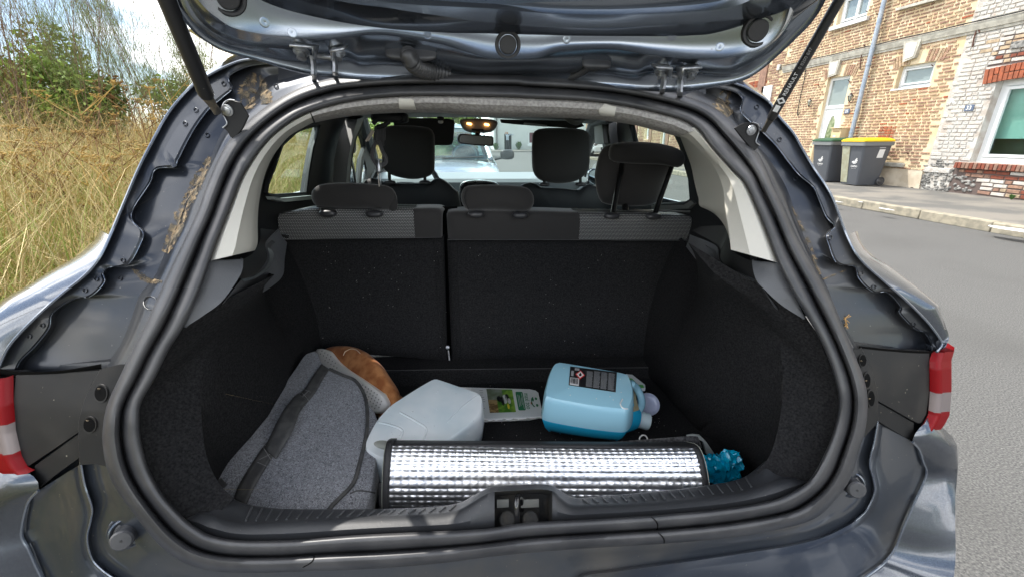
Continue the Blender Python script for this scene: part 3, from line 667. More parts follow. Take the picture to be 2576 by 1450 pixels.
T2o = P(779,282, 728,309, 675,352, 632,408, 604,458, 582,515, 547,603, 527,656)
T2i = P(788,308, 763,321, 728,342, 700,373, 678,408, 661,455, 650,515, 647,564, 647,610, 640,630)
T2b = P(527,656, 579,656, 611,650, 636,636, 648,619)
trL = body('pillar_trim', [(shift(T2o, -8, -4), .02), (T2o, .008), (inner(T2o, T2i, .12), .000), (inner(T2o, T2i, .5), .010), (inner(T2o, T2i, .85), .05), (T2i, .10), (shift(T2i, 1, 0), .13)], beige, 80, flip=True)
T2Ro = P(1748,318, 1758,328, 1791,372, 1844,430, 1874,462, 1902,521, 1931,593, 1958,661)
T2Rm = P(1708,340, 1730,350, 1760,378, 1796,420, 1817,470, 1824,521, 1834,590, 1838,628)
T2Ri = P(1710,344, 1725,383, 1738,419, 1747,462, 1756,497, 1765,522, 1829,534)
trR = body('pillar_trim', [(shift(T2Ro, 8, -4), .02), (T2Ro, .008), (inner(T2Ro, T2Rm, .15), .0), (inner(T2Ro, T2Rm, .6), .015), (T2Rm, .05)], beige, 80)
body('pillar_trim_side', [(T2Rm, .05), (shift(T2Ri, 0), .34)], beige, 60)
# pillar trim foot closings
T3o = P(529,656, 504,728, 462,822, 450,850)
T3i = P(700,564, 693,617, 700,650, 698,671, 675,696, 639,721, 586,763, 515,809, 462,822)
# shelf supports: grained ledges either side
def ledge(top, bot, o1, o2, sgn, drop=.03):
    a, b = cat(top, 60), cat(bot, 60)
    A = [onS(a[i][0], a[i][1], o1(i/59)) for i in range(60)]; Bv = [onS(b[i][0], b[i][1], o2(i/59)) for i in range(60)]
    rows = [A, blend(A, Bv, .35), blend(A, Bv, .7), blend(A, Bv, .95), Bv, [p+Vector((sgn*.004, .004, -drop)) for p in Bv]]
    return obj('shelf_support', strip(rows, flip=sgn > 0), mat('shelf_sheen_grey', (.12, .125, .135), .42, bump=.5, bs=650, bdist=.0008), car, angle=40, solid=.003)  # sky sheen on the ledge put into a paler grey
ledge(P(522,655, 500,715, 480,760, 468,805, 462,822), P(612,651, 605,690, 560,755, 515,790, 466,822), lambda t: .012, lambda t: .012+.05*(1-t), -1, .0)
ledge(P(1957,661, 1984,717, 2005,755, 2018,785, 2026,800), P(1890,655, 1900,700, 1930,735, 1970,770, 2022,802), lambda t: .012, lambda t: .012+.05*(1-t), 1, .0)
def hollow(nm, px_list, m, parent=car, **kw):
    rows = [[onS(u, v, o) for (u, v), o in zip(cat(px, 40), np.linspace(oa, ob, 40))] for px, oa, ob in px_list]
    return obj(nm, strip(rows, **kw), m, parent, angle=40)
# left: block under the shelf, rising to the little peg
darkpl = mat('dark_trim', (.02, .02, .021), .5, bump=.3, bs=800, bdist=.0005)
hollow('shelf_pocket', [(P(579,655, 612,651, 637,636, 648,618, 655,600, 655,575), .07, .30), (P(606,703, 640,690, 665,664, 672,640, 668,610, 700,580), .07, .34)], darkpl)
hollow('shelf_pocket', [(P(606,703, 640,690, 665,664, 672,640, 668,610, 700,575), .075, .34), (P(560,762, 639,722, 676,697, 699,668, 698,640, 712,600), .06, .40), (P(545,790, 642,745, 690,715, 712,690, 716,650, 722,610), .10, .45)], MATS['shelf_sheen_grey'])
hollow('shelf_lip', [(P(608,702, 642,692, 672,668, 678,640, 672,618, 684,604), .068, .30), (P(612,708, 648,696, 680,670, 688,640, 680,622, 692,610), .066, .30)], mat('lip_plastic', (.07, .075, .078), .35))
hollow('shelf_pocket', [(P(1890,655, 1870,648, 1838,628, 1832,600, 1832,570, 1760,570), .06, .30), (P(1903,704, 1860,685, 1830,672, 1812,650, 1806,618, 1740,580), .06, .34)], darkpl)
hollow('shelf_pocket', [(P(1903,704, 1860,685, 1822,668, 1808,650, 1800,618, 1735,590), .062, .34), (P(1955,775, 1898,749, 1827,706, 1791,678, 1760,650, 1731,607), .05, .42), (P(1960,800, 1898,765, 1830,720, 1790,695, 1760,665, 1725,620), .09, .46)], MATS['shelf_sheen_grey'])
hollow('shelf_lip', [(P(1900,703, 1858,686, 1824,668, 1806,650, 1798,628, 1780,612), .058, .30), (P(1894,707, 1852,692, 1816,674, 1798,655, 1790,632, 1772,616), .056, .30)], mat('lip_plastic', (0, 0, 0)))
for u0, v0, u1, v1, y in ((697, 589, 725, 595, 1.2), (1731, 597, 1757, 601, 1.22)):
    obj('shelf_peg', tube([onY(u0, v0, y), onY(u1, v1, y)], .0045, 12), mat('peg_black', (.03, .03, .03), .25, coat=.5), car)

# seat backs ---------------------------------------------------------
def seatY(v): return float(np.interp(v, [470, 515, 600, 905], [1.43, 1.405, 1.36, 1.25]))
def onseat(u, v, off=0): return onY(u, v, seatY(v)+off)
def quadgrid(c, nu, nv, fn, off=0, edge=.018, px_round=14):
    """c: four corners tl,tr,br,bl in the photo; rounded at the rim"""
    tl, tr, br, bl = [np.array(p, float) for p in c]; rows = []
    for j in range(-1, nv+2):
        jj = min(max(j, 0), nv)/nv; row = []
        for i in range(-1, nu+2):
            ii = min(max(i, 0), nu)/nu
            p = (tl*(1-ii)+tr*ii)*(1-jj)+(bl*(1-ii)+br*ii)*jj
            r_ = min(ii*np.linalg.norm(tr-tl), (1-ii)*np.linalg.norm(tr-tl), jj*np.linalg.norm(bl-tl), (1-jj)*np.linalg.norm(bl-tl))
            d = edge*(1-min(1, r_/px_round))**2
            q = fn(p[0], p[1], off+d)
            if j in (-1, nv+1) or i in (-1, nu+1): q = q+Vector((0, .07, 0))
            row.append(q)
        rows.append(row)
    return strip(rows, flip=True)
sbL = obj('seat_back', quadgrid([(712, 601), (1116, 597), (1124, 906), (792, 880)], 40, 30, onseat, edge=.012), carpet, car, angle=60)
sbR = obj('seat_back', quadgrid([(1124, 603), (1745, 604), (1640, 902), (1136, 908)], 50, 30, onseat, edge=.012), carpet, car, angle=60)
seam_m = mat('seam_thread', (.10, .10, .10), .8)
for px, par in ((P(1092,603, 1097,690, 1103,800, 1106,900), sbL), (P(1100,603, 1106,700, 1112,800, 1113,900), sbL), (P(1149,605, 1151,700, 1155,820, 1158,905), sbR), (P(1139,607, 1143,700, 1147,820, 1149,905), sbR)):
    obj('edge_seam', tube([onseat(u, v, -.001) for u, v in cat(px, 30)], .0016, 5), carpet, par)
mesh_m = bpy.data.materials.new('woven_mesh')
def weave(m, pale=(.46, .465, .46), dark=(.022, .022, .023), sc=205.):
    m.use_nodes = True; t = m.node_tree; ln = t.links.new; b = t.nodes['Principled BSDF']; b.inputs['Roughness'].default_value = .5
    tc = t.nodes.new('ShaderNodeTexCoord'); mp = t.nodes.new('ShaderNodeMapping'); mp.inputs['Scale'].default_value = (sc, .01, sc*1.0); ln(tc.outputs['Object'], mp.inputs['Vector'])
    sx = t.nodes.new('ShaderNodeSeparateXYZ'); ln(mp.outputs['Vector'], sx.inputs[0])
    def M(op, a, bb=None, c=None):
        n_ = t.nodes.new('ShaderNodeMath'); n_.operation = op
        for i, x in enumerate((a, bb, c)):
            if x is None: continue
            if isinstance(x, (int, float)): n_.inputs[i].default_value = x
            else: ln(x, n_.inputs[i])
        return n_.outputs[0]
    row = M('FLOOR', sx.outputs['Z']); odd = M('MULTIPLY', M('MODULO', M('ABSOLUTE', row), 2.0), .5)
    fx = M('SUBTRACT', M('FRACT', M('ADD', sx.outputs['X'], odd)), .5); fz = M('SUBTRACT', M('FRACT', sx.outputs['Z']), .5)
    d = M('ADD', M('ABSOLUTE', fx), M('ABSOLUTE', fz)); k = M('LESS_THAN', d, .40)
    mx = t.nodes.new('ShaderNodeMix'); mx.data_type = 'RGBA'; mx.inputs['A'].default_value = (*dark, 1); mx.inputs['B'].default_value = (*pale, 1); ln(k, mx.inputs['Factor']); ln(mx.outputs['Result'], b.inputs['Base Color'])
    bp = t.nodes.new('ShaderNodeBump'); bp.inputs['Strength'].default_value = .5; bp.inputs['Distance'].default_value = .001; ln(d, bp.inputs['Height']); bp.invert = True; ln(bp.outputs['Normal'], b.inputs['Normal'])
weave(mesh_m)
def roll(px_top, px_bot, m, nm, n=40, parent=car, ends=(0, 0)):
    """padded roll along the top of a seat back: from the carpet edge, bulging to the camera, over the top and down"""
    A, B_ = cat(px_bot, n), cat(px_top, n); rows = []
    for t in np.linspace(0, 1, 16):
        row = []
        for i in range(n):
            e = 0
            if ends[0]: e = max(e, 1-i/(n*.08))
            if ends[1]: e = max(e, 1-(n-1-i)/(n*.08))
            e = max(0, e)**2
            a = onY(A[i][0], A[i][1], 1.36); b = onY(B_[i][0], B_[i][1], 1.405)
            ang = t*math.pi*.62
            h = (b.z-a.z)
            y = a.y-.022*math.sin(ang*1.35)*(1 if t < .7 else 1) + (b.y-a.y)*t**3 + .02*e
            z = a.z + h*math.sin(min(ang, math.pi/2)*1.0)*(1-.06*e) if ang < math.pi/2 else a.z+h*(1-.06*e)-.02*(ang-math.pi/2)
            yy = y + (max(0, ang-math.pi/2))*.25
            row.append(Vector((a.x+(b.x-a.x)*t, yy, z)))
        rows.append(row)
    return obj(nm, strip(rows), m, parent, angle=60)
roll(P(722,530, 800,518, 900,516, 1046,518), P(709,603, 800,601, 900,600, 1044,598), mesh_m, 'woven_panel', parent=sbL)
roll(P(1046,518, 1100,518, 1118,524), P(1044,598, 1080,598, 1112,597), fabric, 'padded_top', n=20, parent=sbL, ends=(0, 1))
roll(P(1124,532, 1140,525, 1300,524, 1444,528), P(1126,603, 1150,603, 1300,602, 1455,603), fabric, 'padded_top', parent=sbR, ends=(1, 0))
roll(P(1444,528, 1560,530, 1680,532, 1740,540), P(1455,603, 1560,605, 1680,605, 1738,604), mesh_m, 'woven_panel', parent=sbR)
obj('seat_stitching', tube([onY(u, v, 1.352) for u, v in cat(P(709,603, 900,600, 1112,597), 40)], .0012, 5), seam_m, sbL)
obj('seat_stitching', tube([onY(u, v, 1.352) for u, v in cat(P(1126,603, 1400,603, 1738,605), 40)], .0012, 5), seam_m, sbR)
obj('seat_gap', fixn(prism([onY(u, v, 1.44 if v < 700 else 1.30) for u, v in P(1095,520, 1150,520, 1165,920, 1105,920)], (0, .01, 0))), darkgap, car)
obj('seat_latch', join([tube([onY(1127, 880, 1.27), onY(1130, 905, 1.26)], .003, 8), lathe([(.006, 0), (.007, .004), (.005, .01), (0, .011)], onY(1126, 872, 1.262), (0, -1, .4), 12)]), steel, car)
# cross-car ledge below the seat
lg1, lg2, lg3 = P(930,912, 1200,905, 1640,899), P(930,930, 1200,926, 1640,922), P(930,990, 1200,985, 1640,980)
A = [onY(u, v, 1.255) for u, v in cat(lg1, 40)]; B_ = [onY(u, v, 1.205) for u, v in cat(lg2, 40)]; C_ = [Vector((p.x, 1.19, .498)) for p in B_]
for r_ in (A, B_, C_): r_.insert(0, r_[0]-Vector((.35, 0, 0))); r_.append(r_[-1]+Vector((.15, 0, 0)))
lz = obj('seat_ledge', strip([[p+Vector((0, .04, 0)) for p in A], A, blend(A, B_, .9), B_, blend(B_, C_, .12, (0, -.004, 0)), C_]), carpet, car, angle=30)
obj('ledge_stitching', tube([p+Vector((0, -.003, 0)) for p in B_], .0010, 5), seam_m, lz)

# carpeted boot sides and floor
ZF = .50
flo = obj('boot_floor', flat([(-.66, .56, ZF), (.66, .56, ZF), (.66, 1.22, ZF), (-.66, 1.22, ZF)]), scarpet, car, angle=None)
def side(sealpx, ridge, wallpx, seatpx, sgn):
    n = 90; A = [onS(u, v, .020) for u, v in cat(sealpx, n)]; Bq = [onS(u, v, o) for (u, v), o in zip(cat(ridge, n), np.linspace(.14, .065, n))]
    Wp = lin(wallpx, n); Sp = lin(seatpx, n); W3 = [Vector(p) for p in Wp]; S3 = [Vector(p) for p in Sp]
    for i in range(n):
        for L_ in (A, Bq, W3):
            pass
    rows = [A, blend(A, Bq, .3, (0, -.004, 0)), blend(A, Bq, .7, (0, -.004, 0)), blend(A, Bq, .93), Bq, blend(Bq, W3, .15), blend(Bq, W3, .5), W3, blend(W3, S3, .5), S3]
    # wheel-arch bulge and dents
    for k, row in enumerate(rows[3:], 3):
        for i, p in enumerate(row):
            b_ = .035*math.exp(-((p.y-.95)/.16)**2-((p.z-.66)/.12)**2)*(k in (6, 7, 8))
            d_ = .02*math.exp(-((p.y-1.08)/.05)**2-((p.z-.82)/.06)**2)
            row[i] = p-Vector((sgn*(b_-d_), 0, 0))
    return obj('boot_side', strip(rows, flip=sgn > 0), scarpet, car, angle=50)
seL = [(-.66, 1.36, .945), (-.62, 1.345, .90), (-.58, 1.32, .80), (-.55, 1.29, .70), (-.535, 1.26, .58), (-.53, 1.24, .50), (-.56, 1.1, .497), (-.62, .9, .497), (-.62, .7, .497)]
waL = [(-.63, 1.15, .90), (-.60, 1.12, .80), (-.57, 1.08, .70), (-.55, 1.02, .60), (-.55, .98, .52), (-.57, .92, .499), (-.605, .84, .497), (-.62, .74, .497), (-.60, .64, .50)]
sideL = side(P(470,800, 462,822, 426,877, 390,950, 356,1010, 351,1058, 356,1111, 374,1175, 409,1240, 463,1300, 498,1330), P(690,690, 640,745, 585,800, 535,860, 512,930, 505,1000, 510,1090, 520,1147, 537,1190, 560,1225, 590,1252), waL, seL, -1)
sideR = side(P(2020,785, 2030,802, 2052,834, 2073,877, 2095,935, 2109,1000, 2102,1060, 2080,1125, 2038,1202, 1985,1246), P(1730,610, 1800,690, 1880,760, 1940,830, 1965,900, 1968,980, 1960,1060, 1943,1125, 1925,1160, 1900,1185), [(-a, b, c) for a, b, c in waL], [(-a, b, c) for a, b, c in seL], 1)
# sill trim with the hump for the latch
u0, u1 = 468, 2030; NU = 430
vin = cat(P(466,1300, 500,1262, 530,1234, 548,1232, 569,1242, 617,1265, 697,1277, 817,1279, 957,1278, 1097,1272, 1157,1262, 1189,1245, 1215,1231, 1240,1222, 1300,1218, 1360,1216, 1392,1221, 1415,1236, 1447,1250, 1500,1247, 1658,1233, 1778,1219, 1858,1203, 1898,1180, 1925,1158, 1945,1156, 1965,1164, 1995,1182, 2032,1206), 600)
vcr = cat(P(466,1301, 500,1288, 540,1294, 613,1312, 777,1306, 937,1298, 1097,1290, 1150,1282, 1189,1262, 1215,1246, 1240,1236, 1300,1232, 1360,1229, 1392,1235, 1412,1252, 1440,1268, 1494,1267, 1658,1259, 1838,1239, 1900,1224, 1945,1210, 1985,1200, 2032,1207), 600)
vsi = cat([(s_u, s_v) for s_u, s_v in sealI][list(map(tuple, sealI)).index((409., 1240.)):list(map(tuple, sealI)).index((2080., 1125.))+1], 600)
def f_(c, u): i = np.argsort(c[:, 0]); return float(np.interp(u, c[i, 0], c[i, 1]))
us = np.linspace(u0, u1, NU); Rws = []
spec_ = [(0, -18, .030), (0, -4, .012), (.12, 0, .012), (.35, 0, .010), (.6, 0, .016), (.85, 0, .024), (1, 0, .032)]
HU0, HU1 = 1240, 1386
for t, dv, o in spec_:
    Rws.append([onS(u, f_(vsi, u)+(f_(vcr, u)-f_(vsi, u))*t-dv, o) for u in us])
for t, o in ((.08, .038), (.5, .055), (.92, .072), (1, .080)):
    Rws.append([onS(u, f_(vcr, u)+(f_(vin, u)-f_(vcr, u))*t, o) for u in us])
Rws.append([p+Vector((0, .006, -.012)) for p in Rws[-1]]); Rws.append([Vector((p.x, p.y+.006, ZF-.004)) for p in Rws[-2]])
V, F = strip(Rws)
i0, i1 = [int(np.searchsorted(us, x)) for x in (HU0, HU1)]
F = [f for f in F if not (1 <= min(f)//NU < 6 and i0 <= min(f) % NU < i1)]
sill = obj('sill_trim', (V, F), sillpl, car, angle=50)
# ribs pressed into the slope
stree = bvh((V, F))
gr = []
for u in np.r_[np.linspace(618, 1130, 21), np.linspace(1480, 1890, 18)]:
    lean = 16 if u < 1300 else -14
    a = cast(stree, u, f_(vcr, u)-3, .0006); b = cast(stree, u+lean, f_(vin, u+lean)+5, .0006)
    if a and b: gr.append(tube([a, a.lerp(b, .5), b], .0017, 6))
for g_ in gr: obj('tread_rib', g_, mat('rib_plastic', (.07, .073, .078), .4), sill)
# latch pocket
fr = [Rws[1][i0], Rws[1][i1], Rws[6][i1], Rws[6][i0]]
fr = [Rws[1][i] for i in range(i0, i1+1)]; tp = [Rws[6][i] for i in range(i0, i1+1)]
dpt = Vector((0, .055, -.030))
wl = [Rws[k][i0] for k in range(1, 7)]; wr = [Rws[k][i1] for k in range(1, 7)]
dirtpl = mat('dirty_plastic', (.018, .018, .017), .7, dirt=(.06, .05, .035), dirt_s=40, dirt_r=(.5, .8), bump=.5, bs=150, bdist=.002)
def dd(p, k=1): return p+Vector((0, .026*k, -.036*k))
obj('latch_pocket', join([strip([tp, [dd(p) for p in tp]]), strip([wl, [dd(p) for p in wl]]), strip([wr, [dd(p) for p in wr]]), strip([[dd(p) for p in fr], [dd(p) for p in tp]]), strip([fr, [dd(p) for p in fr]])]), dirtpl, sill, angle=20)
for a_, b_ in ((1252, 1283), (1315, 1362)):
    obj('pocket_plate', prism([dd(onS(u, v, .02), .8) for u, v in P(a_,1248, b_,1246, b_,1266, a_,1268)], (0, .002, 0)), mat('plate_grey', (.22, .22, .2), .45), sill)
sc_ = onS(1305, 1290, .018)
sk = [onS(1300, 1310, .010), onS(1299, 1285, .008), onS(1299, 1262, .012), onS(1302, 1248, .022), onS(1307, 1246, .034), onS(1311, 1256, .045), onS(1311, 1280, .055)]
stk = obj('latch_striker', tube(cat(sk, 30), .0046, 12), mat('striker_gloss', (.012, .012, .013), .12, coat=1), car)
for u in (1276, 1334):
    c = onS(u, 1305, .022); obj('striker_bolt', lathe([(.013, -.01), (.013, .001), (.0115, .003), (.009, .0035), (.006, .002), (0, .002)], c, (0, -.6, .8), 20), dirtpl, stk)
# ------------------------------------------------------------ cabin
cab = mat('cabin_dark', (.012, .013, .015), .6)
roofm = mat('roof_lining', (.20, .20, .195), .9)
greytrim = mat('cabin_grey_trim', (.16, .165, .16), .6)
def sq(px): return P(*px)
# side walls with window openings
def wall(sgn, holes, Xw):
    yz = [(1.0, .55), (3.25, .55), (3.25, 1.0), (2.35, 1.36), (1.45, 1.38), (1.22, 1.27), (1.05, 1.02)] if sgn < 0 else [(1.0, .55), (3.25, .55), (3.25, 1.0), (2.35, 1.36), (1.36, 1.38), (1.18, 1.27), (1.02, 1.0)]
    O = [Vector((Xw, y, z)) for y, z in yz]
    H = [[onX(u, v, Xw) for u, v in h] for h in holes]
    return obj('cabin_side', holed(O, H), cab, car, angle=None, solid=.02)
XL, XR = -.66, .70
lw1 = P(801,315, 768,320, 743,330, 706,364, 688,417, 670,462, 667,485, 672,491, 690,494, 768,488, 775,435, 786,373)
lw2 = P(889,306, 903,323, 912,350, 917,372, 907,400, 900,466, 848,466, 858,405, 872,340)
lw3 = P(917,401, 923,426, 922,452, 920,466, 908,466, 911,435)
wall(-1, [lw1, lw2, lw3], XL)
rw1 = P(1591,309, 1601,356, 1604,420, 1606,470, 1600,514, 1658,515, 1733,511, 1748,501, 1744,451, 1733,414, 1722,370, 1700,325, 1660,300)
rw2 = P(1478,352, 1509,324, 1516,338, 1523,352, 1526,400, 1522,470, 1478,468)
wall(1, [rw1, rw2], XR)
for Xw, hs in ((XL-.006, (lw1, lw2, lw3)), (XR+.006, (rw1, rw2))):
    for h in hs:
        obj('side_window', flat([onX(u, v, Xw) for u, v in h]), cglass, car, angle=None)
# window rims and pillar details
def rim(px, X, r, m, nm='window_rubber', closed=False): return obj(nm, tube([onX(u, v, X) for u, v in px], r, 6, closed=closed), m, car)
rim(lw1, XL+.004, .008, cab, closed=True); rim(rw1, XR-.004, .008, cab, closed=True); rim(lw2, XL+.004, .012, cab, closed=True); rim(rw2, XR-.004, .012, cab, closed=True)
obj('window_sill', prism([onX(u, v, XL+.010) for u, v in P(668,494, 690,499, 768,492, 790,491, 790,500, 700,508, 672,502)], (.02, 0, 0)), mat('pale_sill', (.45, .50, .48), .35), car)
obj('window_sill', prism([onX(u, v, XR-.010) for u, v in P(1650,517, 1733,516, 1752,505, 1760,512, 1745,525, 1650,530)], (-.02, 0, 0)), greytrim, car)
for X, px, dx in ((XL, P(868,300, 889,296, 882,318, 866,350, 855,400, 847,470, 836,470, 843,400, 855,345), .05), (XR, P(1541,305, 1550,300, 1552,335, 1560,400, 1548,400, 1541,340), -.04), (XR, P(1520,306, 1541,303, 1547,362, 1524,362), -.06)):
    obj('centre_pillar', prism([onX(u, v, X+dx/2) for u, v in px], (dx, 0, 0)), greytrim, car, bevel=.004)
ph = onX(884, 352, XL+.05); obj('belt_guide', pillow(ph, (.03, .07, .12), .6, .6), mat('belt_grey', (.22, .21, .19), .6), car)
obj('seat_belt', strip([[onX(878, 395, XL+.06), onX(884, 395, XL+.06)], [onX(887, 430, XL+.06), onX(892, 430, XL+.06)], [onX(892, 466, XL+.06), onX(896, 466, XL+.06)]]), cab, car, solid=.002)
obj('seat_belt', strip([[onY(1590, 535, 1.42), onY(1590, 539, 1.42)], [onY(1660, 528, 1.42), onY(1660, 533, 1.42)], [onY(1832, 532, 1.30), onY(1832, 537, 1.30)]]), greytrim, car, solid=.002)
obj('belt_slot', pillow(onY(1775, 543, 1.34), (.055, .03, .012), .5, .6), cab, car)
# ceiling, header, dashboard, windscreen
hdr = [(x, 2.38, 1.352-.03*abs(x)) for x in np.linspace(-.62, .62, 20)]
rl = [[Vector((x, .97, 1.352-.10*abs(x)**2)) for x in np.linspace(-.62, .62, 20)], [Vector((x, 1.2, 1.41-.06*x*x)) for x in np.linspace(-.64, .64, 20)], [Vector((x, 1.8, 1.415-.06*x*x)) for x in np.linspace(-.66, .68, 20)], [Vector(h) for h in hdr], [Vector(h)+Vector((0, .03, .03)) for h in hdr]]
obj('roof_lining', strip(rl, flip=True), roofm, car, angle=60)
rs = [[Vector((x*1.02, y, z+.05)) for x, y, z in r] for r in [[tuple(p) for p in row] for row in rl[:4]]]
rs[0] = [Vector((p.x*.9, .93, 1.425)) for p in rs[0]]
obj('roof_skin', strip(rs), paint, car, angle=60)
WS0, WS1 = 2.40, 3.12
obj('windscreen', strip([[Vector((x, WS0, 1.375-.03*abs(x))) for x in np.linspace(-.6, .62, 12)], [Vector((x*1.12, WS1, 1.02)) for x in np.linspace(-.6, .62, 12)]]), cglass, car, angle=180)
for s in (-1, 1):
    a_, b_ = Vector((s*.62, WS0, 1.35)), Vector((s*.71, WS1, 1.0))
    obj('front_pillar', tube([a_-Vector((0, .25, -.01)), a_, a_.lerp(b_, .5), b_], [.03, .035, .038, .04], 10), cab, car)
dpl = mat('dashboard_plastic', (.20, .22, .23), .38)
dt = [(2.70, 450), (2.80, 443), (2.95, 437), (3.10, 433)]
DR = []
for y, v in dt[::-1]:
    DR.append([onY(u, v+ (0 if 1050 < u < 1420 else 0), y) for u in np.linspace(900, 1560, 30)])
DR.append([p+Vector((0, -.02, -.02)) for p in DR[-1]]); DR.append([p+Vector((0, -.03, -.30)) for p in DR[-2]])
obj('dashboard', strip(DR), dpl, car, angle=40)
obj('bonnet', strip([[Vector((x, 3.15, 1.0-.04*x*x)) for x in np.linspace(-.75, .75, 12)], [Vector((x, 3.7, .94-.04*x*x)) for x in np.linspace(-.78, .78, 12)], [Vector((x, 4.2, .80-.04*x*x)) for x in np.linspace(-.72, .72, 12)], [Vector((x, 4.36, .5)) for x in np.linspace(-.70, .70, 12)]], flip=True), paint, car, angle=60)
sc2 = P(1157,520, 1156,490, 1158,470, 1168,459, 1200,455, 1235,458, 1250,464, 1256,480, 1258,520)
obj('centre_console', fixn(prism([onY(u, v, 2.45) for u, v in sc2], (0, .1, 0))), mat('console_gloss', (.015, .016, .018), .15, coat=1), car, bevel=.004)
obj('console_rim', tube([onY(u, v, 2.44) for u, v in cat(sc2, 40)], .0045, 8), mat('satin_silver', (.65, .68, .68), .25, .8), car)
obj('console_button', pillow(onY(1206, 457, 2.43), (.035, .01, .010), .5, .5), greytrim, car)
# steering wheel
cw = onY(1020, 480, 2.42); ring = [cw+Vector((.185*math.cos(a), .06*math.sin(a), .175*math.sin(a))) for a in np.linspace(0, 2*math.pi, 49)[:-1]]
stw = obj('steering_wheel', tube(ring, .015, 10, closed=True), mat('wheel_leather', (.03, .032, .035), .35), car)
obj('wheel_hub', pillow(cw+Vector((0, .03, -.02)), (.17, .06, .13), .6, .6), cab, stw)
# overhead console, mirror, visors
oc = obj('overhead_console', fixn(puff([onY(u, v, 2.30) for u, v in cat(P(1157,302, 1180,300, 1225,300, 1250,306, 1249,318, 1240,330, 1220,335, 1185,334, 1168,328, 1159,316), 40, True)], (0, -1, -.2), .03, .05)), mat('console_cream', (.30, .30, .29), .6), car)
for u, v in ((1180, 312), (1224, 314)):
    obj('map_lamp', pillow(onY(u, v, 2.262), (.026, .01, .011), .7, .8, rot=roty(R(8))), mat('amber_glow', (.9, .5, .15), .4, emit=(1, .45, .12), es=3.5), oc)
obj('console_switches', box2(onY(1186, 324, 2.258), onY(1216, 330, 2.268)), cab, oc)
mr = obj('rear_view_mirror', fixn(puff([onY(u, v, 2.22) for u, v in cat(P(1152,342, 1160,337, 1195,339, 1236,343, 1241,349, 1241,362, 1236,368, 1195,366, 1158,361, 1152,354), 40, True)], (0, -1, 0), .012, .03, pw=4)), mat('mirror_case', (.015, .015, .016), .4), car)
obj('mirror_glass', fixn(prism([onY(u, v, 2.206) for u, v in cat(P(1156,344, 1163,340, 1195,342, 1234,346, 1238,351, 1238,361, 1234,365, 1195,363, 1160,359, 1156,354), 30, True)], (0, .002, 0))), mat('mirror_face', (.045, .048, .05), .12, 1), mr)
obj('mirror_stem', tube([onY(1200, 340, 2.24), onY(1202, 332, 2.28)], .012, 8), cab, mr)
vs = obj('sun_visor', fixn(prism([onY(u, v, 2.25) for u, v in P(990,297, 1080,297, 1130,299, 1142,303, 1143,315, 1140,355, 1136,364, 1125,366, 1060,366, 990,366)], (0, .02, 0))), mat('visor_dark', (.035, .035, .034), .8), car, bevel=.004)
obj('visor_clip', pillow(onY(1108, 307, 2.22), (.026, .02, .016), .8, .8), mat('clip_white', (.8, .82, .8), .3), vs)
obj('visor_clip', pillow(onY(1108, 299, 2.22), (.035, .03, .02), .8, .8), cab, vs)
v2 = obj('sun_visor', fixn(prism([onY(u, v, 2.28) for u, v in P(1258,302, 1260,310, 1300,314, 1350,318, 1400,321, 1450,324, 1470,318, 1460,306)], (0, .03, .004))), MATS['visor_dark'], car, bevel=.004)
obj('visor_label', prism([onY(u, v, 2.27) for u, v in P(1318,309, 1376,315, 1373,320, 1316,313)], (0, -.002, 0)), mat('label_grey', (.45, .47, .45), .7), v2)
obj('grab_handle', tube(cat([onY(1423, 296, 2.1), onY(1438, 306, 2.08), onY(1452, 309, 2.08), onY(1466, 300, 2.1)], 16), .012, 8), greytrim, car)

# head restraints and front seats
def hr_puff(px, y, n_, hf, hb, parent, nm='head_restraint', m=None):
    return obj(nm, fixn(puff([onY(u, v, y) for u, v in cat(px, 48, True)], n_, hf, hb, rings=10, pw=2.6)), m or fabric, parent, angle=80)
hbm = mat('headrest_cloth', (.026, .025, .025), .8, sheen=.3, bump=.3, bs=1200, bdist=.0005)
h1 = hr_puff(P(784,492, 792,474, 815,464, 860,461, 920,463, 972,468, 990,478, 998,500, 990,520, 975,530, 930,528, 870,528, 810,524, 790,512), 1.36, (0, -1, .3), .035, .06, car)
obj('headrest_side', fixn(puff([onY(u, v, 1.355) for u, v in cat(P(958,478, 972,470, 988,478, 998,500, 999,530, 985,536, 972,522, 966,528, 955,522), 30, True)], (.3, -1, .2), .012, .06)), hbm, h1, angle=80)
obj('cover_seam', tube([onY(u, v, 1.322) for u, v in cat(P(796,520, 850,524, 920,525, 960,523), 20)], .0012, 5), cab, h1)
h2 = hr_puff(P(1160,488, 1166,474, 1180,468, 1230,466, 1290,468, 1325,474, 1340,490, 1342,512, 1332,528, 1310,533, 1240,530, 1180,529, 1166,518, 1160,503), 1.37, (0, -1, .3), .035, .06, car)
obj('cover_seam', tube([onY(u, v, 1.334) for u, v in cat(P(1176,473, 1169,490, 1170,508, 1178,526), 20)], .0012, 5), cab, h2)
h3 = hr_puff(P(1497,450, 1500,420, 1510,385, 1530,365, 1600,358, 1660,370, 1700,400, 1672,450, 1660,490, 1645,512, 1600,519, 1530,515, 1508,500), 1.50, (0, -1, .1), .03, .05, car)
obj('headrest_cap', fixn(puff([onY(u, v, 1.44) for u, v in cat(P(1535,402, 1535,375, 1548,362, 1600,358, 1660,362, 1700,372, 1718,386, 1722,402, 1715,414, 1702,421, 1660,414, 1600,412, 1556,409), 44, True)], (0, -1, -.1), .03, .07, rings=10, pw=2.6)), hbm, h3, angle=80)
obj('cover_seam', tube([onY(u, v, 1.43) for u, v in cat(P(1552,408, 1600,411, 1660,413, 1700,418), 20)], .0018, 5), seam_m, h3)
collm = mat('collar_plastic', (.05, .05, .055), .35, spec=.6)
postm = mat('post_metal', (.03, .03, .03), .3, .6)
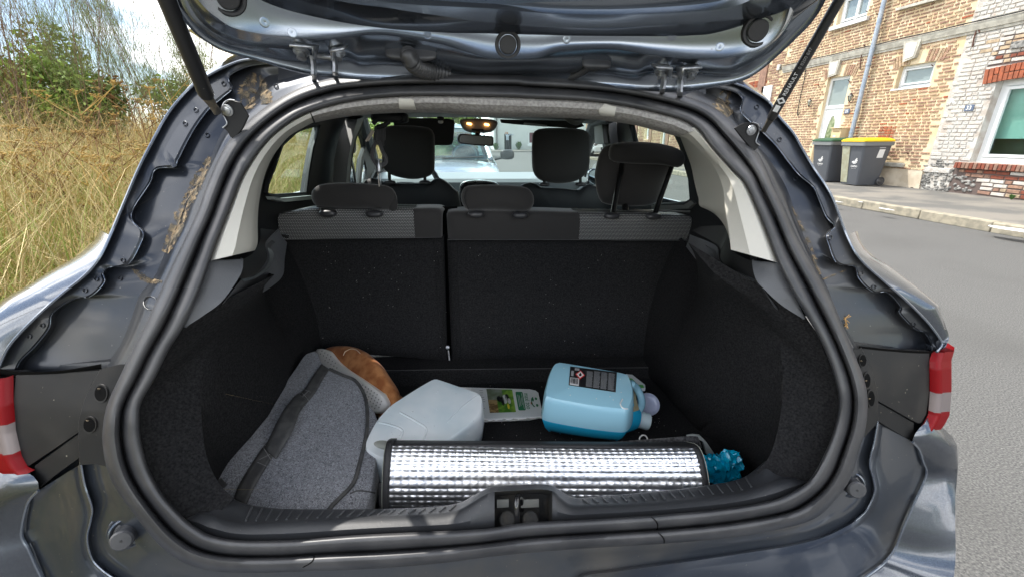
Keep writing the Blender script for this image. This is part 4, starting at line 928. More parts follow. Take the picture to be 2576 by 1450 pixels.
for u, v in ((825, 533), (942, 535), (1197, 536), (1308, 538), (1538, 540), (1643, 541)):
    obj('headrest_collar', pillow(onY(u, v+3, 1.325), (.052, .035, .022), .8, .8), collm, car)
for a_, b_ in (((1564, 412), (1540, 543)), ((1689, 420), (1645, 543))):
    obj('headrest_post', tube([onY(*a_, 1.47), onY(*b_, 1.345)], .0085, 14), postm, h3)
obj('headrest_post', tube([onY(1572, 514, 1.50), onY(1572, 532, 1.46)], .012, 10), postm, h3)
def front_seat(hpx, ppx, spx, y):
    s_ = obj('front_seat', fixn(puff([onY(u, v, y) for u, v in cat(spx, 60, True)], (0, -1, .1), .05, .12, rings=8, pw=3)), mat('front_seat_cloth', (.018, .020, .023), .6), car, angle=80)
    obj('front_headrest', fixn(puff([onY(u, v, y+.02) for u, v in cat(hpx, 44, True)], (0, -1, 0), .05, .06, rings=9, pw=2.8)), hbm, s_, angle=80)
    for u, v in ppx:
        obj('front_headrest_post', tube([onY(u, v-45, y), onY(u+2, v, y)], .007, 10), postm, s_)
        obj('front_headrest_collar', pillow(onY(u+2, v, y-.04), (.05, .04, .018), .8, .8), collm, s_)
front_seat(P(962,335, 968,322, 985,316, 1030,316, 1075,321, 1088,330, 1093,350, 1093,420, 1089,436, 1070,447, 1035,451, 995,444, 970,430, 962,410), ((978, 459), (1067, 459)), P(905,640, 905,500, 913,462, 927,449, 945,448, 968,458, 1010,461, 1057,461, 1081,459, 1099,447, 1117,453, 1141,473, 1155,497, 1158,640), 1.98)
front_seat(P(1338,352, 1342,333, 1360,324, 1410,322, 1460,325, 1477,333, 1482,350, 1482,405, 1478,425, 1465,445, 1440,458, 1400,462, 1362,455, 1344,440, 1338,415), ((1367, 464), (1458, 464)), P(1290,640, 1296,490, 1305,470, 1322,460, 1341,459, 1358,470, 1410,473, 1453,477, 1470,466, 1482,463, 1500,472, 1540,500, 1545,640), 2.05)
# outside mirrors
for px, y, s in ((P(851,462, 852,430, 860,417, 868,418, 880,424, 886,445, 884,462), 2.55, -1), (P(1480,468, 1479,440, 1484,428, 1497,424, 1508,430, 1508,468), 2.6, 1)):
    mo = obj('door_mirror', fixn(puff([onX(u, v, s*.86) if False else onY(u, v, y) for u, v in cat(px, 30, True)], (0, -1, 0), .01, .08, pw=3)), paint, car, angle=80)
    c_ = [onY(u, v, y-.012) for u, v in cat(px, 30, True)]; cc = sum(c_, Vector())/len(c_)
    obj('mirror_glass', flat([cc.lerp(p, .82) for p in c_]), mat('mirror_bright', (.7, .8, .85), .03, 1), mo, angle=None)
# ------------------------------------------------------------ things lying in the boot
def slabgeo(px, p0, n_, zb, prof, n=90, top=(0.0, .35, .6, .8, .92), dome=.0, closed=True, smoothcurve=True, fn=None):
    """outline in the photo laid on the plane (p0, n_); sides go down to zb.
    prof: (fraction of the way down, sideways offset in metres)"""
    c2 = cat(px, n, True) if smoothcurve else lin(list(px)+[px[0]], n+1)[:-1]
    T = [onP(u, v, p0, n_) for u, v in c2]; C = sum(T, Vector())/n
    nn = []
    for i in range(n):
        t = T[(i+1) % n]-T[i-1]; q = Vector((t.y, -t.x, 0)).normalized()
        nn.append(q)
    sgn = 1 if sum((T[i]-C).dot(nn[i]) for i in range(n)) > 0 else -1
    nn = [q*sgn for q in nn]
    nn = [(nn[i-2]+nn[i-1]+nn[i]+nn[(i+1) % n]+nn[(i+2) % n]).normalized() for i in range(n)]
    up = Vector(n_).normalized(); up = up if up.z > 0 else -up
    rows = []
    for k in top: rows.append([C.lerp(p, max(k, .002))+up*dome*(1-k**2.5) for p in T])
    for f, o in prof:
        rows.append([Vector((T[i].x+nn[i].x*o, T[i].y+nn[i].y*o, T[i].z+(zb-T[i].z)*f)) for i in range(n)])
    if fn: rows = [[fn(p) for p in r] for r in rows]
    return strip(rows, closed=True), rows
# grey felt organiser bag
felt = bpy.data.materials.new('grey_felt'); felt.use_nodes = True
def felt_nodes():
    t = felt.node_tree; ln = t.links.new; b = t.nodes['Principled BSDF']; b.inputs['Roughness'].default_value = .95; b.inputs['Sheen Weight'].default_value = .3; b.inputs['Specular IOR Level'].default_value = .2
    tc = t.nodes.new('ShaderNodeTexCoord'); vo = t.nodes.new('ShaderNodeTexNoise'); vo.inputs['Scale'].default_value = 260; vo.inputs['Detail'].default_value = 6; vo.inputs['Distortion'].default_value = 2.2; ln(tc.outputs['Object'], vo.inputs['Vector'])
    r = t.nodes.new('ShaderNodeValToRGB'); r.color_ramp.elements[0].position = .33; r.color_ramp.elements[1].position = .68
    r.color_ramp.elements[0].color = (.055, .058, .066, 1); r.color_ramp.elements[1].color = (.36, .37, .40, 1); ln(vo.outputs['Fac'], r.inputs['Fac']); ln(r.outputs['Color'], b.inputs['Base Color'])
    bp = t.nodes.new('ShaderNodeBump'); bp.inputs['Strength'].default_value = .5; bp.inputs['Distance'].default_value = .001; ln(vo.outputs['Fac'], bp.inputs['Height']); ln(bp.outputs['Normal'], b.inputs['Normal'])
felt_nodes()
webm = mat('black_webbing', (.045, .045, .046), .7, bump=.4, bs=900, bdist=.0005, c2=(.07, .07, .068), ns=60)
pb, nb = (-.3, .66, .570), (.06, -.235, .97)
bagpx = P(756,903, 768,889, 780,884, 795,882, 803,897, 810,914, 828,927, 863,945, 892,954, 913,982, 924,1012, 945,1046, 948,1090, 947,1124, 943,1170, 936,1213, 925,1250, 905,1290, 860,1320, 760,1330, 632,1300, 590,1262, 560,1222, 541,1197, 554,1168, 604,1105, 664,1030, 714,962)
def wob(p): return p+Vector((0, 0, .006*math.sin(p.x*23+1)*math.sin(p.y*17)))
bg_, brow = slabgeo(bagpx, pb, nb, .505, [(0, 0), (.12, .002), (.5, .004), (.9, .002), (1, -.01)], n=120, top=(0, .2, .4, .6, .75, .86, .94, .98), dome=.017, fn=wob)
bag = obj('felt_bag', bg_, felt, None, label='speckled grey felt organiser bag with black webbing handle strap', cat='bag', angle=60)
bt = bvh(bg_)
def ribbon(tree, px, w, m, parent, off=.003, n=60, nm='strap', lift=None, thick=.0022, cross=5):
    c = cat(px, n); rows = [[] for _ in range(cross)]
    for i in range(n):
        d = c[min(i+1, n-1)]-c[max(i-1, 0)]; d = np.array([-d[1], d[0]])/max(1e-6, np.hypot(*d))
        ww = w if not hasattr(w, '__len__') else np.interp(i/(n-1), np.linspace(0, 1, len(w)), w)
        for j in range(cross):
            q = cast(tree, *(c[i]+d*ww*((j-(cross-1)/2)/(cross-1)*2)), off+(lift(i/(n-1)) if lift else 0)); rows[j].append(q)
    keep = [i for i in range(n) if all(r[i] is not None for r in rows)]
    return obj(nm, strip([[r[i] for i in keep] for r in rows]), m, parent, solid=thick, angle=50)
ribbon(bt, P(818,925, 800,951, 780,985, 752,1018, 726,1055, 700,1105, 672,1142, 645,1185, 622,1225, 606,1262), [12, 13, 13, 16, 16, 17, 18, 18], webm, bag)
ribbon(bt, P(762,1002, 749,1020, 738,1045, 728,1072, 715,1098, 695,1128, 682,1143), [14, 14, 19, 21, 20, 19], webm, bag, off=.005, lift=lambda t: .018*math.sin(math.pi*t), nm='handle_sleeve')
threadm = mat('grey_thread', (.22, .22, .22), .8)
for a_ in (P(755,983, 778,1012), P(779,985, 752,1011), P(757,979, 782,990), P(665,1128, 688,1166), P(655,1158, 695,1138), P(668,1122, 697,1140), P(650,1165, 680,1178)):
    pts = [cast(bt, u, v, .0065) for u, v in lin(a_, 8)]
    if all(pts): obj('box_stitch', tube(pts, .0006, 4), threadm, bag)
obj('edge_piping', tube([p for p in (cast(bt, u, v, .002) for u, v in cat(P(829,929, 862,944, 892,957, 912,985, 922,1018, 924,1060, 921,1095, 914,1128, 903,1170, 893,1205, 878,1228, 856,1250, 836,1270, 826,1282), 70)) if p], .0042, 8), webm, bag)
obj('edge_piping', tube([p for p in (cast(bt, u, v, .0005) for u, v in cat(P(942,1238, 925,1235, 900,1233, 880,1240), 20)) if p], .0014, 6), webm, bag)
obj('zip_pull', tube([p for p in (cast(bt, u, v, .004) for u, v in lin(P(553,1183, 560,1176), 5)) if p], .0018, 6), mat('brass', (.7, .55, .3), .2, 1), bag)
obj('care_tag', ribbon(bt, P(551,1205, 566,1222), 9, webm, bag, nm='side_tag').data and ([(0, 0, 0)], []), webm, bag) if False else ribbon(bt, P(553,1207, 568,1224), 8, webm, bag, nm='side_tag')

# slipper standing on its side behind the bag
suede = mat('tan_suede', (.54, .235, .09), .95, spec=.1, sheen=.1, c2=(.33, .115, .04), ns=26, bump=.4, bs=500, bdist=.0008)
solem = mat('white_rubber_sole', (.85, .83, .79), .6, dirt=(.42, .37, .32), dirt_s=18, dirt_r=(.68, .98))
ps = onY(870, 935, 1.075); nsl = Vector((-.55, -.62, .56)).normalized()
solepx = P(794,881, 801,877, 813,877, 828,884, 849,907, 874,928, 906,949, 941,974, 960,991, 968,1012, 958,1030, 941,1037, 926,1025, 905,990, 870,955, 835,935, 808,912)
sp_ = [onP(u, v, ps, nsl) for u, v in cat(solepx, 70, True)]
cs_ = sum(sp_, Vector())/len(sp_)
slip = obj('slipper', fixn(puff([onP(u, v, ps, nsl)-nsl*.03 for u, v in cat(P(790,880, 803,870, 820,865, 850,864, 882,871, 908,888, 934,914, 954,945, 972,974, 980,1000, 974,1030, 950,1048, 925,1040, 880,985, 830,940, 798,905), 60, True)], -nsl, .045, .022, rings=9, pw=2.4)), suede, None, label='tan suede slipper with a white perforated sole, wedged behind the grey bag', cat='slipper', angle=80)
obj('heel_collar', fixn(puff([onP(u, v, ps-nsl*.05, nsl) for u, v in cat(P(955,1000, 972,986, 994,987, 1009,1003, 1001,1015, 973,1034, 950,1047, 945,1030), 36, True)], -nsl, .04, .02, rings=6)), suede, slip, angle=80)
def ringed(pts, c, seq): return strip([[c.lerp(p, k)+nsl*h for p in pts] for k, h in seq], closed=True)
sole = obj('sole', ringed(sp_, cs_, [(1.0, -.03), (1.015, -.012), (1.01, -.002), (.97, .003), (.9, .003), (.5, .003), (.01, .003)]), solem, slip, angle=60)
# perforations
tb = bvh(ringed(sp_, cs_, [(1.0, -.02), (1.015, -.008), (1.01, -.002), (.97, .003), (.5, .003), (.01, .003)]))
holem = mat('sole_hole', (.40, .38, .35), .9)
def perf(c0, e1, e2, na, nb_, lo, nm='sole_stud'):
    for a_ in range(na):
        for b_ in range(nb_):
            u = c0[0]+e1[0]*a_+e2[0]*b_; v = c0[1]+e1[1]*a_+e2[1]*b_
            if not lo(u, v): continue
            q = cast(tb, u, v, .0004)
            if q and (q-cs_).dot(nsl) > .001: obj(nm, lathe([(.0021, 0), (.0021, .0006), (.0014, .0008), (0, .0008)], q, nsl, 8), holem, sole)
def inpoly(px):
    def f(u, v):
        c = False; j = len(px)-1
        for i in range(len(px)):
            if (px[i][1] > v) != (px[j][1] > v) and u < (px[j][0]-px[i][0])*(v-px[i][1])/(px[j][1]-px[i][1])+px[i][0]: c = not c
            j = i
        return c
    return f
perf((806, 870), (7.4, 4.6), (-3.4, 7.2), 16, 14, inpoly(P(801,883, 815,881, 828,889, 845,908, 852,925, 842,932, 815,908)))
perf((915, 940), (7.2, 4.8), (-3.2, 7.4), 14, 16, inpoly(P(906,957, 938,978, 955,995, 962,1012, 953,1027, 940,1031, 926,1008, 916,980)))
tb2 = bvh(([tuple(v.co+BASE[slip.name]) for v in slip.data.vertices], [tuple(p.vertices) for p in slip.data.polygons]))
crm = mat('cream_stitch', (.75, .6, .42), .8)
for a_ in (P(864,893, 868,884, 878,878, 884,876), P(884,876, 896,879, 906,888), P(958,985, 970,990, 976,1002, 974,1014)):
    pts = [cast(tb2, u, v, .0008) for u, v in cat(a_, 14)]; pts = [p for p in pts if p]
    if len(pts) > 3: obj('stitching', tube(pts, .0011, 5), crm, slip)

# jugs
jugw = mat('milky_plastic', (.88, .92, .93), .28, c2=(.64, .75, .79), ns=5, coat=.3, coatr=.2, trans=.2)
jb = mat('blue_tint_plastic', (.34, .63, .77), .25, coat=.4, coatr=.15)
jl = mat('blue_liquid', (.02, .42, .70), .2, coat=.5)
def moreprof(): return [(0, 0.0), (.04, .003), (.12, .005), (.45, .007), (.8, .003), (.93, -.008), (1, -.028)]
pw_, nw_ = (0, .99, .640), (.15, -.34, .93)
wpx = P(1010,1001, 1048,977, 1084,956, 1095,953, 1106,955, 1150,970, 1196,986, 1208,994, 1211,1006, 1209,1030, 1200,1045, 1165,1075, 1120,1106, 1060,1135, 1000,1146, 962,1148, 934,1136, 921,1122, 924,1104, 948,1058, 980,1022)
gw, rw_ = slabgeo(wpx, pw_, nw_, .503, moreprof(), n=110, dome=.006, top=(0, .3, .6, .85, .95, .985), smoothcurve=True)
j1 = obj('white_jug', gw, jugw, None, label='translucent white plastic jug lying on its side, the one without a label', cat='jug', angle=40)
tj = bvh(gw)
# moulded grip recess and ridges
def ring_on(tree, px, r, m, parent, nm, off=.001, n=40, closed=True):
    pts = [cast(tree, u, v, off) for u, v in cat(px, n, closed)]; pts = [p for p in pts if p]
    if len(pts) > 4: return obj(nm, tube(pts, r, 8, closed=closed), m, parent, angle=180)
ring_on(tj, P(1005,1035, 1050,1060, 1072,1078, 1062,1112), .003, jugw, j1, 'moulded_ridge', off=-.0012, closed=False)
ring_on(tj, P(1125,1060, 1165,1020, 1205,990), .0022, jugw, j1, 'moulded_ridge', off=-.0012, closed=False)
ring_on(tj, P(950,1060, 985,1068, 1012,1082, 1002,1108), .003, jugw, j1, 'moulded_ridge', off=-.0012, closed=False)
gripm = mat('grip_hole', (.34, .35, .31), .5)
q = cast(tj, 966, 1117, -.001)
if q: obj('grip_opening', pillow(q, (.062, .022, .014), .9, .9, rot=rotz(R(-18))), gripm, j1, angle=80)
hl_ = mat('wet_highlight', (.8, .85, .87), .1, coat=1)
pbl, nbl = (0, 1.0, .655), (.0, -.13, .99)
bpx = P(1394,917, 1404,912, 1416,912, 1500,926, 1570,939, 1582,950, 1589,975, 1588,1002, 1578,1022, 1560,1026, 1480,1016, 1385,998, 1374,988, 1376,968, 1384,938)
gb, rb = slabgeo(bpx, pbl, nbl, .515, [(0, 0), (.05, .004), (.14, .006), (.52, .010), (.53, .010), (.75, .000), (.9, -.014), (1, -.045)], n=110, dome=.004, top=(0, .3, .6, .85, .95, .985))
fm = []
nR = len(rb)
for i in range(nR-1): fm += [1 if i >= 9 else 0]*110
j2 = obj('screenwash_jug', gb, None, None, mats=[jb, jl], fm=fm, label='half-full jug of bright blue screen wash with a black warning label', cat='jug', angle=40)
tj2 = bvh(gb)
# neck, cap and handle at the right end
nk0, nk1 = onY(1588, 1048, .925), onY(1634, 1060, .915)
axn = (nk1-nk0).normalized()
obj('jug_shoulder', lathe([(.055, -.05), (.048, -.015), (.034, .008), (.026, .018)], nk0, axn, 24), jl, j2, angle=60)
obj('cap', lathe([(.024, .0), (.024, .008), (.0225, .010), (.0225, .034), (.021, .036), (0, .036)], nk0+axn*.012, axn, 28), mat('cap_plastic', (.55, .68, .72), .35), j2, angle=30)
obj('jug_handle', tube(cat([onZ(1586, 963, .63), onZ(1600, 974, .61), onZ(1611, 995, .59), onZ(1613, 1016, .575), onZ(1604, 1034, .565)], 24), .0105, 12), jb, j2, angle=180)
obj('handle_web', fixn(prism([onZ(u, v, .585) for u, v in P(1585,975, 1597,985, 1600,1010, 1606,1030, 1590,1035, 1580,1010)], (0, 0, .006))), mat('amber_inside', (.45, .38, .22), .4), j2)
obj('moulded_ridge', tube([p for p in (cast(tj2, u, v, .0005) for u, v in cat(P(1565,1003, 1560,1015, 1566,1025, 1578,1027), 16)) if p], .002, 6), hl_, j2)
for u, v in ((1418, 924), (1430, 975), (1434, 992), (1560, 952), (1562, 985), (1500, 1001), (1534, 996), (1542, 1004), (1588, 950)):
    q = cast(tj2, u, v, .0)
    if q: obj('droplet', pillow(q, (.003, .003, .0016), 1, 1, nu=8, nv=6), hl_, j2)
for _ in range(26):
    u, v = rnd.uniform(960, 1200), rnd.uniform(970, 1110); q = cast(tj, u, v, 0)
    if q: s_ = rnd.uniform(.0018, .0042); obj('droplet', pillow(q, (s_, s_, s_*.5), 1, 1, nu=8, nv=6), hl_, j1)
# black warning label on the jug
lab = P(1436,919, 1548,932, 1553,936, 1550,984, 1545,987, 1432,967, 1428,963, 1433,922)
def onto(tree, px, off, n=None): return [cast(tree, u, v, off) for u, v in px]
lc = [np.array(p, float) for p in P(1434,921, 1551,936, 1548,986, 1430,968)]
def lpt(s, t, off=.0012):
    p = (lc[0]*(1-s)+lc[1]*s)*(1-t)+(lc[3]*(1-s)+lc[2]*s)*t; q = cast(tj2, p[0], p[1], off)
    return q if q is not None else onP(p[0], p[1], pbl, nbl)
lb = obj('warning_label', strip([[lpt(s, t, .0012) for s in np.linspace(.0, 1, 14)] for t in np.linspace(0, 1, 8)]), mat('label_black', (.012, .012, .014), .35, coat=.3), j2, angle=180)
def lrect(s0, t0, s1, t1, m, nm='label_print', off=.0018):
    q = [lpt(s, t, off) for s, t in ((s0, t0), (s1, t0), (s1, t1), (s0, t1))]
    if all(q): obj(nm, (q, [(0, 1, 2, 3)]), m, lb, angle=None)
wh_ = mat('print_white', (.72, .72, .72), .5); gy_ = mat('print_grey', (.30, .31, .32), .5); rd_ = mat('print_red', (.62, .03, .03), .5)
lrect(.02, .58, .21, .97, wh_); lrect(.03, .22, .085, .5, gy_); lrect(.10, .05, .2, .18, gy_)
x_ = .035
while x_ < .195:
    w_ = rnd.choice((.004, .007, .010)); lrect(x_, .61, x_+w_, .90, MATS['label_black'], off=.0024); x_ += w_+rnd.choice((.005, .008))
cd, rr_ = (.225, .38), (.105, .24)
for k, m_, o_ in ((1, rd_, .0020), (.74, wh_, .0025)):
    q = [lpt(cd[0]+rr_[0]*a_*k, cd[1]+rr_[1]*b_*k, o_) for a_, b_ in ((-1, 0), (0, -1), (1, 0), (0, 1))]; obj('hazard_diamond', (q, [(0, 1, 2, 3)]), m_, lb, angle=None)
q = [lpt(cd[0]+a_, cd[1]+b_, .003) for a_, b_ in ((-.02, .08), (-.03, .0), (-.012, -.02), (.0, -.12), (.018, -.03), (.03, .01), (.02, .08))]; obj('flame_symbol', flat(q), MATS['label_black'], lb, angle=None)
for c_ in range(4):
    s0 = .36+.155*c_; t_ = .10 if c_ else .14
    while t_ < .93:
        lrect(s0, t_, s0+.14*rnd.uniform(.86, 1), t_+.022, gy_); t_ += .045
# bottle label on the far side and a lilac lid peeping out
pk = obj('flower_sachet', fixn(prism([onZ(u, v, .60) for u, v in P(1574,939, 1590,941, 1622,966, 1623,974, 1606,976, 1590,960)], (0, 0, -.01))), mat('sachet_white', (.7, .74, .74), .4), None, label='small printed white sachet with a green corner, behind the blue jug', cat='sachet')
for px_, m_ in ((P(1580,950, 1589,950, 1597,958, 1588,958), mat('sachet_green', (.12, .5, .12), .5)), (P(1590,960, 1600,962, 1607,970, 1596,968), mat('sachet_blue', (.05, .12, .45), .5)), (P(1604,966, 1616,966, 1620,973, 1609,975), MATS['sachet_green'])):
    obj('printed_patch', flat([onZ(u, v, .6012) for u, v in px_]), m_, pk, angle=None)
obj('lilac_lid', lathe([(.030, 0), (.032, .003), (.028, .006), (.020, .008), (0, .005)], onY(1630, 1015, .985), (-.5, -.75, .4), 28), mat('lilac_plastic', (.46, .50, .66), .3, coat=.5), None, label='small pale lilac plastic lid beside the blue jug', cat='lid', angle=50)

# pet-shop pack in a clear pouch
zp = .512
def pk_(s, t, z=zp): 
    c4 = [np.array(p, float) for p in P(1150,972, 1352,978, 1366,1046, 1160,1056)]
    p = (c4[0]*(1-s)+c4[1]*s)*(1-t)+(c4[3]*(1-s)+c4[2]*s)*t; return onZ(p[0], p[1], z)
crd = mat('card_white', (.88, .89, .89), .45)
mz = obj('pet_food_pack', fixn(prism([pk_(s, t) for s, t in ((0, 0), (.9, 0), (.97, .04), (1, .12), (1, 1), (0, 1))], (0, 0, -.006))), crd, None, label='flat white pet shop sample pack with a green panel and a kibble picture', cat='pack')
def prect(s0, t0, s1, t1, m, nm='print', dz=.0006): obj(nm, ([pk_(s0, t0, zp+dz), pk_(s1, t0, zp+dz), pk_(s1, t1, zp+dz), pk_(s0, t1, zp+dz)], [(0, 1, 2, 3)]), m, mz, angle=None)
kb = mat('kibble_print', (.20, .11, .04), .6, c2=(.48, .32, .14), ns=90, nmix=(.45, .55))
gm_ = mat('meadow_print', (.06, .22, .02), .5, c2=(.30, .50, .06), ns=40, nmix=(.4, .6))
prect(.36, .03, .68, .80, gm_); prect(.36, .03, .55, .38, mat('print_sky', (.30, .34, .28), .5, c2=(.16, .2, .12), ns=30), dz=.0009); prect(.36, .38, .47, .80, kb, dz=.0009)
for s_, t_, a_, b_, m_ in ((.57, .36, .03, .16, wh_), (.60, .30, .025, .12, MATS['label_black']), (.54, .42, .02, .16, MATS['label_black']), (.62, .42, .02, .1, wh_), (.60, .60, .015, .1, mat('print_yellow', (.8, .65, .05), .5)), (.5, .35, .03, .1, MATS['label_black'])):
    q = [pk_(s_+a_*math.cos(w_), t_+b_*math.sin(w_), zp+.0012) for w_ in np.linspace(0, 6.28, 9)[:-1]]; obj('dog_print', (q, [tuple(range(8))]), m_, mz, angle=None)
for k in range(9): prect(.27+.0*k, .08+.07*k, .27+.055*rnd.uniform(.5, 1), .095+.07*k, gy_)
dg = mat('logo_green', (.02, .22, .09), .5)
q = [pk_(s_, t_, zp+.0008) for s_, t_ in ((.715, .13), (.725, .10), (.795, .10), (.805, .13), (.805, .72), (.795, .75), (.725, .75), (.715, .72))]; obj('green_panel', flat(q), dg, mz, angle=None)
for s_, a_, b_ in ((.735, .2, .62), (.752, .22, .6), (.772, .3, .55), (.786, .15, .7)): prect(s_, a_, s_+.006, b_, wh_, dz=.0014)
X_ = (pk_(.85, .9)-pk_(.85, .1)).normalized(); Yd = (pk_(1, .5)-pk_(.5, .5)).normalized()
obj('pack_lettering', place(textgeo('maxi zoo', .022, .0002), pk_(.845, .42, zp+.001), X_, Yd), dg, mz, angle=None)
def disc(s_, t_, a_, b_, m_):
    q = [pk_(s_+a_*math.cos(w_), t_+b_*math.sin(w_), zp+.001) for w_ in np.linspace(0, 6.28, 15)[:-1]]; obj('logo_dot', (q, [tuple(range(14))]), m_, mz, angle=None)
disc(.955, .34, .014, .05, dg); disc(.955, .58, .014, .05, dg)
obj('logo_smile', tube([pk_(.925+.0*w_-.030*math.sin(w_), .46-.17*math.cos(w_), zp+.001) for w_ in np.linspace(.1, 3.0, 12)], .0016, 5), dg, mz, angle=None)
disc(.893, .5, .012, .05, mat('logo_red', (.6, .06, .04), .5))
disc(.915, .37, .012, .07, dg)
clr = glass('clear_film', (.93, .95, .95))
filmm = mat('film_silver', (.55, .55, .52), .15, .2, coat=1, bump=1, bs=60, bdist=.004)
g_ = [[onZ(u, v, .505+.006*rnd.random()) for u, v in lin(a_, 26)] for a_ in (P(1180,1052, 1366,1043), P(1182,1058, 1366,1049), P(1184,1061, 1330,1056))]
obj('foil_seam', strip(g_), filmm, mz, angle=20)
g_ = [[onZ(u, v, zp+.004+.003*rnd.random()) for u, v in lin(a_, 16)] for a_ in (P(1185,966, 1300,963, 1340,966, 1362,975, 1372,1000), P(1185,974, 1300,974, 1345,978, 1360,990, 1366,1040), P(1170,1050, 1250,1050, 1300,1046, 1340,1044, 1366,1045))]
obj('clear_pouch', strip(g_), clr, mz, angle=180)

# rolled foil sunshade
foil = mat('quilted_foil', (.97, .98, 1.0), .33, 1, bump=.22, bs=90, bdist=.0015)
blk = mat('shade_binding', (.03, .03, .032), .6, bump=.3, bs=400)
LA, LB = onZ(985, 1194, .562), onZ(1738, 1198, .562)
axl = (LB-LA).normalized(); Ls = (LB-LA).length
ncx = 42; crv = .0118
def shade_pt(x, ang, rr=1.0, lift=0.0):
    """cross-section: flattened roll"""
    fl = 1+.03*math.sin(x*9+1.0); ph = ang-R(146); cp_, sp2 = math.cos(ph), math.sin(ph)
    p_ = math.copysign(abs(cp_)**.55, cp_)*.054*rr*fl; q_ = math.copysign(abs(sp2)**.85, sp2)*.068*rr*fl
    ca, sa = math.cos(R(146)), math.sin(R(146)); c_ = LA+axl*x
    return c_+Vector((0, p_*ca-q_*sa, p_*sa+q_*ca+lift))
per = .41; nca = int(per*.80/.0118)
SP = 6; GX, GA = ncx*SP, 19*SP
a0, a1 = R(78), R(262)   # from the top over the front to underneath
V = []
for i in range(GX+1):
    row = []
    for j in range(GA+1):
        fx, fa = i/SP, j/SP
        jit = .22*math.sin(int(fa)*3.1+int(fx)*1.7)
        b = (abs(math.sin(math.pi*fx))**.55)*(abs(math.sin(math.pi*fa))**.5)
        cr_ = .0006*math.sin(i*1.9+j*2.3)+.0005*math.sin(i*.9-j*3.1)
        h = (.0018*b*(1+jit)+.6*cr_*b)
        ang = a0+(a1-a0)*j/GA; p = shade_pt(Ls*i/GX, ang)
        c_ = LA+axl*(Ls*i/GX); t_ = shade_pt(Ls*i/GX, ang+.02)-shade_pt(Ls*i/GX, ang-.02); nrm = Vector((0, t_.z, -t_.y)).normalized()
        row.append(p+nrm*h)
    V.append(row)
shade = obj('sunshade_roll', strip(V), foil, None, label='rolled silver bubble-foil windscreen sunshade with black edging', cat='sunshade', angle=180)
# inner turns of the roll, dark net side, bindings
inn = []
for k in range(90):
    t = k/89; ang = a0+R(6)-t*R(560); rr = 1.0-.42*t if t > .02 else 1.0
    inn.append((ang, rr))
obj('rolled_layers', strip([[shade_pt(x_, a_, r_) for a_, r_ in inn] for x_ in (-.004, Ls+.004)]), blk, shade, angle=180, solid=.003)
obj('net_side', strip([[shade_pt(x_, R(d_), .99+.10*(x_/Ls)**2*math.sin(math.radians((d_-55)*2.2)) if d_ > 55 else .97) + Vector((0, .022*(x_/Ls)**1.5, .008*(x_/Ls)**2))*(1 if d_ > 66 else .5) for d_ in range(30, 112, 8)] for x_ in np.linspace(0, Ls, 30)]), mat('black_net', (.02, .02, .022), .35, bump=.8, bs=250, bdist=.002, c2=(.09, .09, .095), ns=150), shade, angle=180) if False else \
obj('net_side', strip([[onY(u, v-2, .80) for u, v in cat(P(1360,1124, 1400,1121, 1450,1117, 1600,1107, 1731,1097, 1755,1098), 30)], [onY(u, v+3, .785) for u, v in cat(P(1360,1126, 1400,1124, 1450,1122, 1600,1119, 1735,1118, 1766,1122), 30)], [shade_pt(x_, R(72), 1.02) for x_ in np.linspace(Ls*.49, Ls, 30)], [shade_pt(x_, R(84), 1.03) for x_ in np.linspace(Ls*.49, Ls, 30)]]), mat('black_net', (.02, .02, .022), .35, bump=.8, bs=250, bdist=.002, c2=(.09, .09, .095), ns=150), shade, angle=180)
for x_, w_ in ((0, -1), (Ls, 1)):
    rows = [[shade_pt(x_+w_*d_, R(a_), 1.03) for a_ in range(50, 264, 6)] for d_ in (-.006, .0, .007)]
    b_ = obj('edge_binding', strip(rows), blk, shade, angle=180, solid=.003)
    obj('overlock_stitch', tube([shade_pt(x_+w_*.0085, R(a_), 1.03) for a_ in range(50, 264, 6)], .0008, 5), mat('pale_stitch', (.4, .42, .36), .8), b_)
rows = [[shade_pt(-.012, R(a_), .93)+Vector((-.004, .0, 0)) for a_ in range(150, 262, 8)], [shade_pt(.006, R(a_), .97) for a_ in range(150, 262, 8)]]
obj('edge_binding', strip(rows), blk, shade, angle=180, solid=.004)
rg = onY(1618, 1103, .83); obj('eyelet', tube([rg+Vector((.010*math.cos(w_), .004*math.sin(w_), .009*math.sin(w_))) for w_ in np.linspace(0, 6.28, 21)[:-1]], .0018, 8, closed=True), mat('eyelet_white', (.6, .6, .58), .4), shade)
obj('fastening_flap', fixn(prism([onY(u, v, .80) for u, v in P(1728,1097, 1745,1094, 1762,1096, 1778,1112, 1807,1155, 1790,1150, 1776,1140, 1768,1110, 1750,1100)], (0, .008, 0))), mat('flap_white', (.42, .45, .44), .5), shade, bevel=.001)
